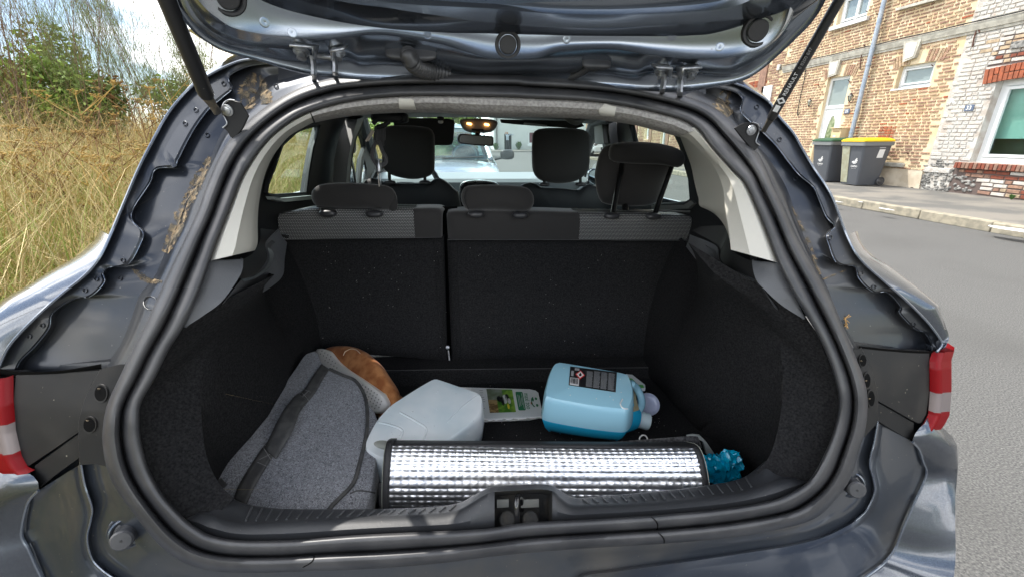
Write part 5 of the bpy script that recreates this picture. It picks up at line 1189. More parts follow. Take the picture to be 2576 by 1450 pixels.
# bright blue plastic bag sticking out of the roll
def crumple(geo, amp, f, seed=0):
    from mathutils import noise as N_
    V, F = geo; return [Vector(p)+Vector((N_.noise(Vector(p)*f+Vector((seed, 0, 0))), N_.noise(Vector(p)*f+Vector((0, seed+7, 0))), N_.noise(Vector(p)*f+Vector((0, 0, seed+13)))))*amp + Vector((0, 0, 1))*amp*.4*abs(N_.noise(Vector(p)*f*2.7)) for p in V], F
bbm = mat('blue_film', (.0, .42, .68), .22, coat=.8, coatr=.2, bump=.5, bs=60, bdist=.004)
def densepuff(px, y, nrm, hf, hb): return fixn(puff([onY(u, v, y) for u, v in cat(px, 90, True)], nrm, hf, hb, rings=22, pw=2.2))
bb = obj('plastic_bag', crumple(crumple(densepuff(P(1755,1158, 1785,1146, 1800,1150, 1812,1138, 1824,1130, 1848,1138, 1860,1168, 1860,1195, 1854,1222, 1815,1240, 1770,1240, 1758,1195), .745, (0, -.6, .8), .035, .03), .012, 38), .009, 95, 3), bbm, None, label='crumpled bright blue plastic bag poking out of the foil roll', cat='plastic bag', angle=28)
obj('bag_corner', crumple(densepuff(P(1838,1185, 1850,1180, 1866,1197, 1852,1212, 1838,1210), .79, (0, -.6, .8), .01, .01), .006, 60), mat('blue_film_dark', (.0, .16, .33), .3, coat=.4), bb, angle=28)

# lint on the carpets
lint = mat('lint', (.5, .5, .46), .9)
g = []
for _ in range(90):
    x, y = rnd.uniform(-.5, .5), rnd.uniform(.9, 1.18); g.append(box((x, y, ZF+.0015), (.0016, .0008, .0008), rotz(rnd.random()*3)))
st_ = bvh(([tuple(v.co+BASE[sbL.name]) for v in sbL.data.vertices], [tuple(p.vertices) for p in sbL.data.polygons]))
for _ in range(70):
    u, v = rnd.uniform(730, 1640), rnd.uniform(620, 890); g.append(box(onseat(u, v, -.001), (.0014*rnd.uniform(.5, 1.8), .0008, .0009), roty(rnd.random()*3)))
obj('carpet_lint', join(g), lint, car, kind='stuff', angle=None)

# dog leash hanging from the roof handle
wb = mat('leash_webbing', (.05, .05, .055), .6, sheen=.5, bump=.5, bs=800)
hk = thing('dog_leash', 'black webbing leash with metal clips hanging from the roof inside the rear window', 'leash', onY(957, 470, 1.25))
def lr(px, y, w, nm='strap', m=wb, thick=.003):
    n = 30; c = cat(px, n); A_, B2 = [], []
    for i in range(n):
        d = c[min(i+1, n-1)]-c[max(i-1, 0)]; d = np.array([-d[1], d[0]])/max(1e-6, np.hypot(*d)); A_.append(onY(*(c[i]+d*w), y)); B2.append(onY(*(c[i]-d*w), y+.004))
    return obj(nm, strip([A_, B2]), m, hk, solid=thick, angle=60)
obj('roof_mount', pillow(onY(975, 297, 1.22), (.085, .05, .022), .6, .6), cab, hk); obj('roof_mount', pillow(onY(1003, 297, 1.24), (.05, .05, .028), .6, .6), cab, hk)
obj('carabiner', tube(cat([onY(u, v, 1.2) for u, v in P(938,312, 950,300, 968,300, 978,305, 965,316, 948,320)], 24), .006, 10), cab, hk)
lr(P(951,318, 948,345, 948,365), 1.2, 9, 'strap_knot'); lr(P(958,315, 960,345, 961,368), 1.21, 6, 'strap')
lr(P(946,355, 938,378, 937,395, 944,410, 950,418), 1.19, 4.5); lr(P(953,355, 962,380, 970,395, 971,408, 964,415, 957,417), 1.19, 4.5)
lr(P(964,312, 966,340, 965,353), 1.215, 4, 'strap_tail')
obj('swivel', lathe([(.004, 0), (.008, .005), (.008, .02), (.005, .028), (.004, .034)], onY(954, 436, 1.19), (0, 0, 1), 12), steel, hk)
obj('snap_clip', box2(onY(950.5, 430, 1.188), onY(953.5, 469, 1.194)), mat('clip_pale', (.62, .55, .48), .4), hk); obj('snap_clip', box2(onY(955, 430, 1.188), onY(958, 464, 1.194)), steel, hk)
obj('strap_end_bar', tube([onY(937, 327, 1.2), onY(920, 356, 1.2)], .0028, 6), MATS['clip_pale'], hk); obj('strap_end_bar', tube([onY(940, 330, 1.2), onY(925, 355, 1.2)], .0028, 6), MATS['clip_pale'], hk)
# ------------------------------------------------------------ the street
def W(f): return lambda *a: f(*a, B=BW)
wX, wY, wZ = W(onX), W(onY), W(onZ)
asph = mat('asphalt', (.062, .062, .061), .85, c2=(.165, .162, .153), ns=130, nmix=(.38, .68), bump=1, bs=170, bdist=.006, dirt=(.075, .074, .07), dirt_s=.7, dirt_r=(.50, .85), speck=(.36, .35, .32), speck_s=90, detail=6)
pavm = mat('pavement_asphalt', (.20, .185, .16), .9, c2=(.12, .117, .108), ns=1.2, nmix=(.42, .56), bump=.6, bs=150, bdist=.004)
soil = mat('verge_soil', (.10, .085, .05), .95, c2=(.06, .08, .025), ns=2)
FX = 9.62; KX = 6.85; ZP = .13
def gz(x, y):
    return 0 if x > -1.5 else .16*min(-1.5-x, 5.5)+.03*math.sin(x*1.7)*math.sin(y*1.1)
def plane(name, xs, ys, fn, m, kind='structure'):
    rows = [[Vector((x, y, fn(x, y))) for x in xs] for y in ys]
    return obj(name, strip(rows), m, None, frame='world', kind=kind, angle=180)
plane('ground', [-400, 400], [-200, 900], lambda x, y: -.03, soil)
plane('road', list(np.linspace(-1.5, KX, 12)), list(np.linspace(-30, 75, 40)), lambda x, y: 0.0, asph)
plane('road', [KX-.3, 60], [17.5, 47], lambda x, y: -.004, asph)
plane('verge', list(np.linspace(-30, -1.45, 50)), list(np.linspace(-14, 60, 60)), lambda x, y: gz(x, y)+.004, soil)
pav = plane('pavement', [KX+.14, FX+.3], list(np.linspace(-12, 60, 60)), lambda x, y: ZP, pavm)
kerbm = mat('kerb_stone', (.36, .32, .24), .9, c2=(.24, .22, .17), ns=9, bump=.5, bs=60, bdist=.006)
kg = None
y = -2.0; kmesh = None
while y < 40:
    L_ = 1.0+rnd.uniform(-.04, .04)
    g_ = box((KX+.07, y+L_/2, ZP/2+.002+rnd.uniform(-.003, .003)), (.15, L_-.012, ZP+.01), rotz(rnd.uniform(-.004, .004)))
    k_o = obj('kerb_stone', g_, kerbm, pav, bevel=.012, angle=30); y += L_
for u, v, s_ in ((2104, 507, .07), (2228, 526, .08), (2164, 508, .03), (2550, 578, .16)):
    p = wZ(u, v, ZP+.004 if u != 2440 else .005); obj('paint_spot', prism([p+Vector((s_*math.cos(a_)*.8*rnd.uniform(.4, 1), s_*2*math.sin(a_)*rnd.uniform(.6, 1), 0)) for a_ in np.linspace(0, 6.28, 12)[:-1]], (0, 0, .003)), white, pav)

# ---------------- brick houses
def lerpc(a, b, t): return tuple(a[i]+(b[i]-a[i])*t for i in range(3))
def bmat(n, c, r=.9): return mat(n, c, r, c2=lerpc(c, (.05, .04, .03), .35), ns=14, bump=.5, bs=70, bdist=.006)
tan = [bmat('tan_brick', (.37, .22, .15)), bmat('brown_brick', (.30, .175, .125)), bmat('ochre_brick', (.43, .30, .195)), bmat('pale_brick', (.49, .375, .25))]
redb = [bmat('red_brick', (.36, .10, .045)), bmat('dark_red_brick', (.25, .07, .04))]
whb = [mat('whitewashed_brick', (.50, .485, .45), .9, c2=(.40, .33, .27), ns=9, nmix=(.5, .75), bump=.8, bs=40, bdist=.012), mat('white_brick', (.56, .545, .50), .9, c2=(.5, .45, .4), ns=12, bump=.6, bs=50, bdist=.01)]
mixb = [redb[1], tan[0], whb[1], tan[3], tan[1]]
mortar = mat('cream_mortar', (.70, .58, .39), .95, c2=(.60, .46, .28), ns=3, bump=.4, bs=60, bdist=.005)
wmort = mat('white_mortar', (.55, .54, .50), .95, c2=(.42, .37, .32), ns=5, bump=.8, bs=40, bdist=.01)
dmort = mat('dark_mortar', (.12, .09, .08), .95)
render_ = mat('plinth_render', (.62, .54, .42), .95, c2=(.5, .42, .31), ns=4, bump=.3, bs=30, bdist=.006)
stone = mat('moulded_stone', (.52, .50, .43), .8, c2=(.36, .34, .29), ns=7)
upvc = mat('white_frame', (.78, .80, .80), .35)
wglass = mat('window_pane', (.20, .24, .24), .05, spec=1, coat=1, coatr=.02)
flint = mat('dark_flint', (.09, .09, .085), .7, c2=(.3, .29, .27), ns=20, bump=.8, bs=40, bdist=.01)
def yz(u, v, X=FX): p = wX(u, v, X); return (p.y, p.z)
def yzp(*a, X=FX): return [yz(u, v, X) for u, v in P(*a)]
def inp(poly, y, z):
    c = False; j = len(poly)-1
    for i in range(len(poly)):
        if (poly[i][1] > z) != (poly[j][1] > z) and y < (poly[j][0]-poly[i][0])*(z-poly[i][1])/(poly[j][1]-poly[i][1])+poly[i][0]: c = not c
        j = i
    return c
def Z6(*a):   # picture coordinates read off an enlargement of the upper right corner
    o = []
    for i in range(0, len(a), 2): o += [1867+.35516*a[i], .35516*a[i+1]]
    return o
zs = (yz(2321, 103)[1]+yz(2115, 156)[1])/2; zt = (yz(2321, 86)[1]+yz(2115, 142)[1])/2
def rect(*a):
    q = yzp(*Z6(*a)); ys = sorted(p[0] for p in q); zz = sorted(p[1] for p in q)
    return (ys[0]+ys[1])/2, (ys[2]+ys[3])/2, (zz[0]+zz[1])/2, (zz[2]+zz[3])/2    # y0,y1,z0,z1
swin = rect(1110,480, 1370,425, 1330,605, 1075,632)
door = rect(600,560, 760,530, 660,1030, 510,1030)
bwin = rect(1800,598, 2330,500, 2160,1190, 1610,1132)
uwin = rect(705,-60, 930,-60, 868,118, 668,195)
door = (door[0], door[1], ZP+.12, door[3]); 
pier_y = (yz(*Z6(1590, 250))[0]+yz(*Z6(1310, 1170))[0])/2        # between the two houses
YL = 13.6                                                        # left end of the tan house
h35 = thing('brick_house', 'tan brick house with white front door, small high window and grey drainpipe', 'house', (FX, pier_y, ZP), 'world', group=None)
h33 = thing('whitewashed_house', 'whitewashed brick house with red brick arch over a big white window', 'house', (FX, pier_y-3, ZP), 'world')
def rc(r, X=FX, grow_=0): y0, y1, z0, z1 = r; g_ = grow_; return [Vector((X, y0-g_, z0-g_)), Vector((X, y1+g_, z0-g_)), Vector((X, y1+g_, z1+g_)), Vector((X, y0-g_, z1+g_))]
def wallface(parent, y0, y1, z0, z1, opens, m, nm='wall', depth=.16):
    O = [Vector((FX, y0, z0)), Vector((FX, y1, z0)), Vector((FX, y1, z1)), Vector((FX, y0, z1))]
    gs = [holed(O, [rc(r) for r in opens])]
    for r in opens:
        a_ = rc(r); b_ = [p+Vector((depth, 0, 0)) for p in a_]; gs.append(strip([a_+[a_[0]], b_+[b_[0]]]))
    return obj(nm, join(gs), m, parent, angle=None)
wallface(h35, pier_y, YL, ZP, 7, [swin, door, uwin], mortar)
wallface(h33, -2, pier_y, ZP, 7, [bwin], wmort)
for ht, y0, y1 in ((h35, pier_y, YL), (h33, -2, pier_y)):
    obj('house_back', box2((FX+.4, y0, 0), (FX+6, y1, 7)), mortar, ht); obj('roof', prism([(FX-.2, y0, 7), (FX+6.2, y0, 7), (FX+3, y0, 9.5)], (0, y1-y0, 0)), mat('roof_tile', (.16, .07, .05), .8), ht)
# brick courses
ribs = []
zpl = (yz(*Z6(1000, 1190))[1]+yz(*Z6(1310, 1205))[1])/2      # top of the plinth
def near(r, y, z, wy, wz, g_=.0): return r[0]-g_-wy < y < r[1]+g_+wy and r[2]-g_-wz < z < r[3]+g_+wz
arch_s = [(swin, .20), (door, .20)]
recess = yzp(*Z6(990,905, 1078,905, 1050,1100, 965,1100))
stonesill = yzp(*Z6(985,1120, 1165,1125, 1160,1190, 975,1185))
bigarch = (bwin[0]-.05, bwin[1]+.22, bwin[3]-.02, bwin[3]+.27)
class Bricks:
    def __init__(s): s.items = []
    def add(s, y, z, w, h, m, d=.012, rot=0): s.items.append((y, z, w, h, m, d, rot))
def brickgeo(y, z, w, h, d, jit=1):
    a = rnd.uniform(-.004, .004)*jit; b_ = rnd.uniform(-.004, .004)*jit; c = .006
    x0, x1 = FX+.004, FX-d-rnd.uniform(0, .005)
    hw, hh = w/2, h/2
    V = [(x0, y-hw, z-hh+a), (x0, y+hw, z-hh+b_), (x0, y+hw, z+hh), (x0, y-hw, z+hh+a),
         (x1, y-hw+c, z-hh+c+a), (x1, y+hw-c, z-hh+c+b_), (x1, y+hw-c, z+hh-c), (x1, y-hw+c, z+hh-c+a)]
    return V, [(4, 5, 6, 7), (0, 1, 5, 4), (1, 2, 6, 5), (2, 3, 7, 6), (3, 0, 4, 7)]
def course_fill(y0, y1, z0, z1, test, choose, ch=.068, bl=.215, gap=.016, rough=1):
    B_ = []; r = 0; z = z0
    while z < z1:
        y = y0-(rnd.uniform(0, .1) if r % 2 else .11)
        while y < y1:
            w = bl if rnd.random() < .58 else bl*.5; w *= rnd.uniform(.9, 1.06)
            yc, zc = y+w/2, z+ch/2
            if yc-w/2 > y0-.02 and yc+w/2 < y1+.02 and test(yc, zc, w/2, ch/2):
                B_.append((yc, zc+rnd.uniform(-.003, .003), w-gap, ch-gap-rnd.uniform(0, .006), choose(yc, zc)))
            y += w
        z += ch; r += 1
    return B_
def t35(y, z, wy, wz):
    for r in (swin, door, uwin):
        if near(r, y, z, wy*.8, wz*.6): return False
    for r, h_ in arch_s:
        if r[0]-.16 < y < r[1]+.16 and r[3] < z < r[3]+.25: return False
    if z < zpl and y < door[0]-1.0: return False
    if zs-.02 < z < zt+.03: return False
    if inp(recess, y, z) or inp(stonesill, y, z): return False
    return True
def c35(y, z):
    r = rnd.random(); up = z > zt
    return tan[0] if r < .45 else tan[1] if r < .65 else tan[2] if r < .88 else tan[3] if r < .97 else redb[0]
B35 = course_fill(pier_y+.0, YL, ZP+.02, 5.4, t35, c35, gap=.030)
pe = lambda z: bwin[1]+.30+.22*math.sin(z*5.0)+.1*math.sin(z*17)          # ragged limit of the whitewash
def t33(y, z, wy, wz):
    if near(bwin, y, z, wy*.8, wz*.5): return False
    if bigarch[0] < y < bigarch[1] and bigarch[2] < z < bigarch[3]: return False
    if zs-.02 < z < zt+.03: return False
    if bwin[0]-.05 < y < bwin[1]+.18 and bwin[2]-.13 < z < bwin[2]: return False
    if z < ZP+.62-.5*abs(y-pier_y+.25) and y > pier_y-1.1: return False
    return True
def c33(y, z):
    if z < bwin[2]-.1 and y < pier_y-.55:
        r = rnd.random(); return mixb[0] if r < .35 else mixb[1] if r < .55 else mixb[2] if r < .75 else mixb[3] if r < .85 else mixb[4]
    if y < pe(z)-.12 and z > bwin[3]+.1 and z < zs-.15:
        r = rnd.random(); return whb[1] if r < .45 else tan[3] if r < .75 else tan[2] if r < .9 else redb[1]
    return whb[0] if rnd.random() < .75 else whb[1]
B33 = course_fill(5.2, pier_y-.01, ZP+.02, 4.4, t33, c33, ch=.074, bl=.225, gap=.012)
def lay(B_, parent, d=.012, cam_y=0):
    vis = sorted(B_, key=lambda b: (b[0]-0)**2+(b[1]-1.25)**2+FX**2)
    one = vis[:290]; rest = vis[290:]
    cache = {}
    for k, (y, z, w, h, m) in enumerate(one):
        key = (m.name, k % 6)
        V, F = brickgeo(0, 0, .2, .05, d)
        if key not in cache:
            me = bpy.data.meshes.new('brick'); me.from_pydata([(v[0]-FX, v[1], v[2]) for v in V], [], F); me.materials.append(m); cache[key] = me
        o = bpy.data.objects.new('brick', cache[key]); col.objects.link(o); o.parent = parent
        o.location = Vector((FX, y, z))-BASE[parent.name]; o.scale = (1, w/.2, h/.05)
    by = {}
    for b_ in rest: by.setdefault(b_[4].name, []).append(b_)
    mats_ = []; G = []; fm_ = []
    for n_, L_ in by.items():
        mi = len(mats_); mats_.append(L_[0][4])
        for y, z, w, h, m in L_:
            g_ = brickgeo(y, z, w, h, d); G.append(g_); fm_ += [mi]*5
    if G: obj('brick_courses', join(G), None, parent, mats=mats_, fm=fm_, kind='stuff', angle=None)
lay(B35, h35, .014); lay(B33, h33, .012)
# below/around the whitewashed part the joints are dark
obj('dark_pointing', prism([(FX-.002, 5, ZP), (FX-.002, pier_y-.55, ZP), (FX-.002, pier_y-.55, bwin[2]-.13), (FX-.002, 5, bwin[2]-.13)], (.001, 0, 0)), dmort, h33)
obj('dark_pointing', prism([(FX-.002, 5, bigarch[3]), (FX-.002, bwin[1]+.25, bigarch[3]), (FX-.002, bwin[1]+.12, zs-.15), (FX-.002, 5, zs-.15)], (.001, 0, 0)), dmort, h33)
# flints at the foot of the pier
G = []
for _ in range(150):
    y = pier_y-rnd.uniform(-.05, 1.0); z = ZP+rnd.uniform(0, .62)
    if z < ZP+.62-.5*abs(y-pier_y+.25): G.append(pillow((FX-.005, y, z), (.04, rnd.uniform(.04, .11), rnd.uniform(.03, .07)), .9, .9, nu=8, nv=5))
obj('flint', join(G), flint, h33, kind='stuff')
obj('ledge_white', box2((FX-.03, pier_y-.5, zpl-.03), (FX+.01, pier_y+.02, zpl+.07)), whb[0], h33, bevel=.01)
# plinth, string course, keystones, arches
obj('plinth', prism([(FX-.03, pier_y+.0, ZP-.01), (FX-.03, door[0]-1.0, ZP-.01), (FX-.03, door[0]-1.0, zpl), (FX-.03, pier_y+.02, zpl)], (.04, 0, 0)), render_, h35, bevel=.008)
pp = wX(*Z6(1195, 1345), FX-.03); obj('drain_outlet', lathe([(.0, -.01), (.03, -.008), (.035, .006), (.055, .004), (.07, -.01)], pp, (-1, 0, 0), 18), mat('rusty_hole', (.05, .035, .025), .9), h35)
for ht, y0, y1 in ((h35, pier_y, YL), (h33, 3.0, pier_y)):
    rows = [[Vector((FX-d_, y_, z_)) for y_ in (y0, y1)] for d_, z_ in ((-.01, zs-.03), (.03, zs-.03), (.03, zs+.01), (.05, zs+.02), (.06, (zs+zt)/2), (.08, zt-.02), (.08, zt+.01), (.01, zt+.03))]
    obj('string_course', strip(rows), stone, ht, angle=30)
    obj('street_cable', tube([Vector((FX-.09, y_, zt+.03-.004*math.sin(y_*5))) for y_ in np.linspace(y0, y1, 40)], .012, 6), cab, ht)
def keystone(*a):
    q = yzp(*Z6(*a)); obj('keystone', prism([(FX-.07, y_, z_) for y_, z_ in q], (.08, 0, 0)), stone, h35, bevel=.006)
    c_ = (sum(p[0] for p in q)/4, sum(p[1] for p in q)/4); obj('keystone', prism([(FX-.078, c_[0]+(y_-c_[0])*.7, c_[1]+(z_-c_[1])*.8) for y_, z_ in q], (.02, 0, 0)), mat('keystone_panel', (.62, .60, .54), .8), h35)
keystone(1165,300, 1285,280, 1240,410, 1155,440); keystone(632,440, 710,425, 680,530, 622,548)
def soldier(r, h_, mlist, parent, w=.05, gap=.014, lean=.35, mid=None, depth=.016):
    y = r[0]-.14; c_ = (r[0]+r[1])/2; arc = .05
    while y < r[1]+.14:
        t = (y+w/2-c_)/((r[1]-r[0])/2+.14)
        if mid is None or abs(y+w/2-c_) > mid:
            z0 = r[3]-.03+arc*(1-t*t); dy = t*lean*h_
            m = rnd.choice(mlist)
            for a_, b_ in (((0, 1),) if rnd.random() < .4 else ((0, .48), (.54, 1))):
                q = [(y+dy*a_, z0+h_*a_), (y+w+dy*a_, z0+h_*a_), (y+w+dy*b_, z0+h_*b_), (y+dy*b_, z0+h_*b_)]
                obj('arch_brick', prism([(FX-depth, y_, z_) for y_, z_ in q], (depth+.004, 0, 0)), m, parent, angle=None)
        y += w+gap
soldier(swin, .23, [tan[2], tan[0], tan[3]], h35, mid=.13); soldier(door, .23, [tan[2], tan[0], tan[3]], h35, mid=.12)
soldier((bwin[0], bwin[1]+.05, 0, bwin[3]), .25, redb[:1], h33, w=.062, lean=.15, depth=.05)
# red patch, stone sill, sill bricks
q = recess; y0, y1 = min(p[0] for p in q), max(p[0] for p in q); z0, z1 = min(p[1] for p in q), max(p[1] for p in q)
z = z0; r_ = 0
while z < z1:
    y = (y0+y1)/2-.16
    while y < (y0+y1)/2+.16:
        w = .105; obj('red_patch_brick', brickgeo(y+w/2, z+.03, w-.01, .055, .012), redb[0], h35, angle=None); y += w
    z += .065
q = stonesill; obj('stone_sill', box2((FX-.06, min(p[0] for p in q)+.05, zpl+.03), (FX+.01, max(p[0] for p in q)-.02, zpl+.12)), stone, h35, bevel=.01)
y = bwin[0]-.05
while y < bwin[1]+.18:
    obj('sill_brick', box((FX-.03, y+.03, bwin[2]-.07), (.09, .055, .11)), rnd.choice([redb[1], tan[1], redb[1]]), h33, bevel=.006); y += .068
# windows and door
def window(ht, r, x=.10, fr=.07, mull=(), trans=(), label=None, glassm=wglass, nm='window'):
    y0, y1, z0, z1 = r; X = FX+x
    gs = [box2((X, y0, z0), (X+.05, y1, z0+fr)), box2((X, y0, z1-fr), (X+.05, y1, z1)), box2((X, y0, z0+fr), (X+.05, y0+fr, z1-fr)), box2((X, y1-fr, z0+fr), (X+.05, y1, z1-fr))]
    f2 = fr*.6; g2 = fr+.012
    gs += [box2((X-.02, y0+g2, z0+g2), (X+.03, y1-g2, z0+g2+f2)), box2((X-.02, y0+g2, z1-g2-f2), (X+.03, y1-g2, z1-g2)), box2((X-.02, y0+g2, z0+g2+f2), (X+.03, y0+g2+f2, z1-g2-f2)), box2((X-.02, y1-g2-f2, z0+g2+f2), (X+.03, y1-g2, z1-g2-f2))]
    for t in mull: gs.append(box2((X-.022, y0+(y1-y0)*t-fr*.45, z0+fr), (X+.03, y0+(y1-y0)*t+fr*.45, z1-fr)))
    for t in trans: gs.append(box2((X-.022, y0+fr, z0+(z1-z0)*t-fr*.4), (X+.03, y1-fr, z0+(z1-z0)*t+fr*.4)))
    w_ = obj(nm, join(gs), upvc, ht, angle=None)
    obj('pane', box2((X+.02, y0+fr, z0+fr), (X+.026, y1-fr, z1-fr)), glassm, w_, angle=None)
    return w_
window(h35, swin, fr=.055); window(h35, uwin, fr=.07, mull=(.45,))
obj('window_sill', box2((FX-.09, uwin[0]-.12, uwin[2]-.09), (FX+.10, uwin[1]+.12, uwin[2])), mat('pale_stone_sill', (.58, .58, .56), .6), h35, bevel=.006)
obj('window_sill', box2((FX-.02, swin[0]-.03, swin[2]-.03), (FX+.12, swin[1]+.06, swin[2])), upvc, h35)
# big window with a half-lowered green blind
bw_ = window(h33, bwin, x=.14, fr=.085, glassm=cglass)
obj('roller_blind', box2((FX+.26, bwin[0], bwin[2]+.42), (FX+.265, bwin[1], bwin[3])), mat('green_blind', (.40, .46, .42), .7), bw_)
obj('dark_room', box2((FX+.38, bwin[0]-.3, bwin[2]-.1), (FX+.39, bwin[1]+.3, bwin[3]+.1)), mat('room_brown', (.06, .045, .035), .8), bw_)
# front door
y0, y1, z0, z1 = door; X = FX+.09; zt_ = z0+(z1-z0)*.70
gs = [box2((X, y0, z0), (X+.06, y0+.07, z1)), box2((X, y1-.07, z0), (X+.06, y1, z1)), box2((X, y0+.07, z1-.07), (X+.06, y1-.07, z1)), box2((X-.01, y0+.07, zt_-.04), (X+.06, y1-.07, zt_+.04))]
dr = obj('front_door', join(gs), upvc, h35, angle=None)
obj('door_leaf', box2((X+.015, y0+.075, z0), (X+.055, y1-.075, zt_-.045)), upvc, dr)
yc_ = (y0+y1)/2; ov = [(yc_+.16*math.cos(a_), z0+(zt_-z0)*.52+(zt_-z0)*.36*math.sin(a_)) for a_ in np.linspace(0, 2*math.pi, 33)[:-1]]
obj('door_glass', prism([(X+.008, a_, b_) for a_, b_ in ov], (.006, 0, 0)), mat('leaded_glass', (.12, .17, .08), .15, c2=(.28, .32, .2), ns=12, coat=1), dr, angle=None)
obj('glass_moulding', tube([Vector((X+.006, a_, b_)) for a_, b_ in ov], .018, 6, closed=True), upvc, dr)
obj('fanlight', box2((X+.02, y0+.07, zt_+.04), (X+.03, y1-.07, z1-.07)), wglass, dr)
obj('door_step', box2((FX-.18, y0-.1, ZP), (FX+.2, y1+.1, ZP+.12)), stone, h35)
# drainpipe
dpy = (yz(*Z6(1035, 0))[0]+yz(*Z6(790, 1000))[0])/2
zinc = mat('zinc_pipe', (.30, .36, .44), .45, .3, c2=(.40, .44, .48), ns=9)
dp = obj('drainpipe', tube([Vector((FX-.11, dpy, z)) for z in (7, 4, zt+.1, 1.2, .95)], .05, 14), zinc, h35)
for z in (1.3, zs-.25, zt+1.1): obj('pipe_collar', lathe([(.05, -.02), (.058, -.02), (.058, .02), (.05, .02)], (FX-.11, dpy, z), (0, 0, 1), 16), zinc, dp, angle=30)
obj('pipe_foot', tube([Vector((FX-.11, dpy, 1.0)), Vector((FX-.11, dpy, .3))], .062, 14), mat('cast_iron', (.09, .06, .05), .6), dp)
# lanterns
lm_ = mat('lantern_iron', (.02, .02, .02), .4); lg_ = mat('lantern_glass', (.42, .42, .33), .2, coat=1)
def lantern(u, v, lab):
    p = wX(u, v, FX-.14); t = thing('wall_lantern', lab, 'lantern', p-Vector((0, 0, .12)), 'world', group='wall lanterns beside the front door')
    obj('lantern_glass', lathe([(.028, -.075), (.055, .03), (.0, .03)], p, (0, 0, 1), 6), lg_, t, angle=20)
    obj('lantern_cap', lathe([(.068, .03), (.045, .06), (.02, .075), (.012, .10), (0, .12)], p, (0, 0, 1), 6), lm_, t, angle=20)
    obj('lantern_base', lathe([(0, -.11), (.02, -.09), (.032, -.075), (.0, -.07)], p, (0, 0, 1), 6), lm_, t, angle=20)
    for k in range(6):
        a_ = k*math.pi/3; obj('lantern_bar', tube([p+Vector((.029*math.cos(a_), .029*math.sin(a_), -.075)), p+Vector((.057*math.cos(a_), .057*math.sin(a_), .03))], .004, 4), lm_, t)
    obj('lantern_arm', tube([p+Vector((0, 0, -.10)), p+Vector((.06, 0, -.12)), Vector((FX-.01, p.y, p.z-.02))], .007, 6), lm_, t)
lantern(*Z6(475, 728), 'black wall lantern left of the white front door'); lantern(*Z6(763, 692), 'black wall lantern between the white front door and the drainpipe')
# house numbers
nblue = mat('enamel_blue', (.10, .13, .20), .3)
for txt, (u, v), ht, lab in (('35', Z6(738, 790), h35, ''), ('33', Z6(1603, 766), h33, '')):
    p = wX(u, v, FX-.03); n_ = obj('number_plate', box(p+Vector((.008, 0, 0)), (.012, .16, .11)), nblue, ht, bevel=.002)
    obj('number', place(textgeo(txt, .10, .001, True), p+Vector((-.002, 0, 0)), (0, -1, 0), (0, 0, 1)), white, n_, angle=None)
# letter box
p = wX(*Z6(690, 950), FX-.14); lbx = thing('letter_box', 'cream letter box mounted on the tan brick wall beside the door', 'letter box', p-Vector((0, 0, .13)), 'world')
crm_ = mat('letterbox_cream', (.62, .47, .27), .6)
obj('box_body', box(p, (.24, .30, .26)), crm_, lbx, bevel=.008); obj('box_lid', box(p+Vector((-.02, 0, .135)), (.28, .31, .02), roty(R(4))), crm_, lbx, bevel=.004)
obj('letter_slot', box(p+Vector((-.122, 0, .06)), (.006, .2, .02)), mat('slot', (.3, .2, .1), .6), lbx); obj('name_tag', box(p+Vector((-.123, .03, -.05)), (.004, .08, .03)), white, lbx)
obj('name_tag_wall', box2((FX-.02, p.y-.1, ZP+.5), (FX-.005, p.y-.1, ZP+.5)), white, lbx) if False else None
# wall anchors, hanging cable, hooks
rust = mat('rusty_iron', (.10, .045, .03), .8)
for a_ in ((845,375, 832,495), (1665,160, 1680,230), (1655,220, 1628,335)):
    p, q = wX(*Z6(a_[0], a_[1]), FX-.03), wX(*Z6(a_[2], a_[3]), FX-.03); obj('wall_anchor', tube([p, p.lerp(q, .5)+Vector((-.01, 0, 0)), q], .013, 6), rust, h35)
for a_ in ((865, 328), (1345, 468), (1030, 527), (955, 105), (880, 85), (630, 165), (540, 612), (1170, 1090), (755, 578)):
    p = wX(*Z6(*a_), FX-.03); obj('wall_hook', tube([p+Vector((.03, 0, 0)), p, p+Vector((-.02, .01, .03))], .009, 5), rust, h35)
c_ = [wX(*Z6(a_, b_), FX-.03) for a_, b_ in ((270, 455), (275, 490), (330, 492), (440, 495), (446, 510), (430, 600), (408, 700), (392, 780), (390, 822), (402, 800))]
obj('hanging_cable', tube(cat(c_, 60), .010, 6), cab, h35)
obj('junction_box', box(wX(*Z6(258, 478), FX-.04), (.06, .12, .16)), mat('grey_box', (.5, .5, .48), .6), h35, bevel=.005)
obj('beam_end', box2((FX-.05, bwin[0]-.4, zs-.42), (FX+.01, bwin[1]-.05, zs-.30)), flint, h33, bevel=.01)
obj('upper_sill', prism([(FX-.10, *p) for p in yzp(*Z6(1110,62, 1440,-30, 1440,-8, 1115,78))], (.1, 0, 0)), stone, h35)

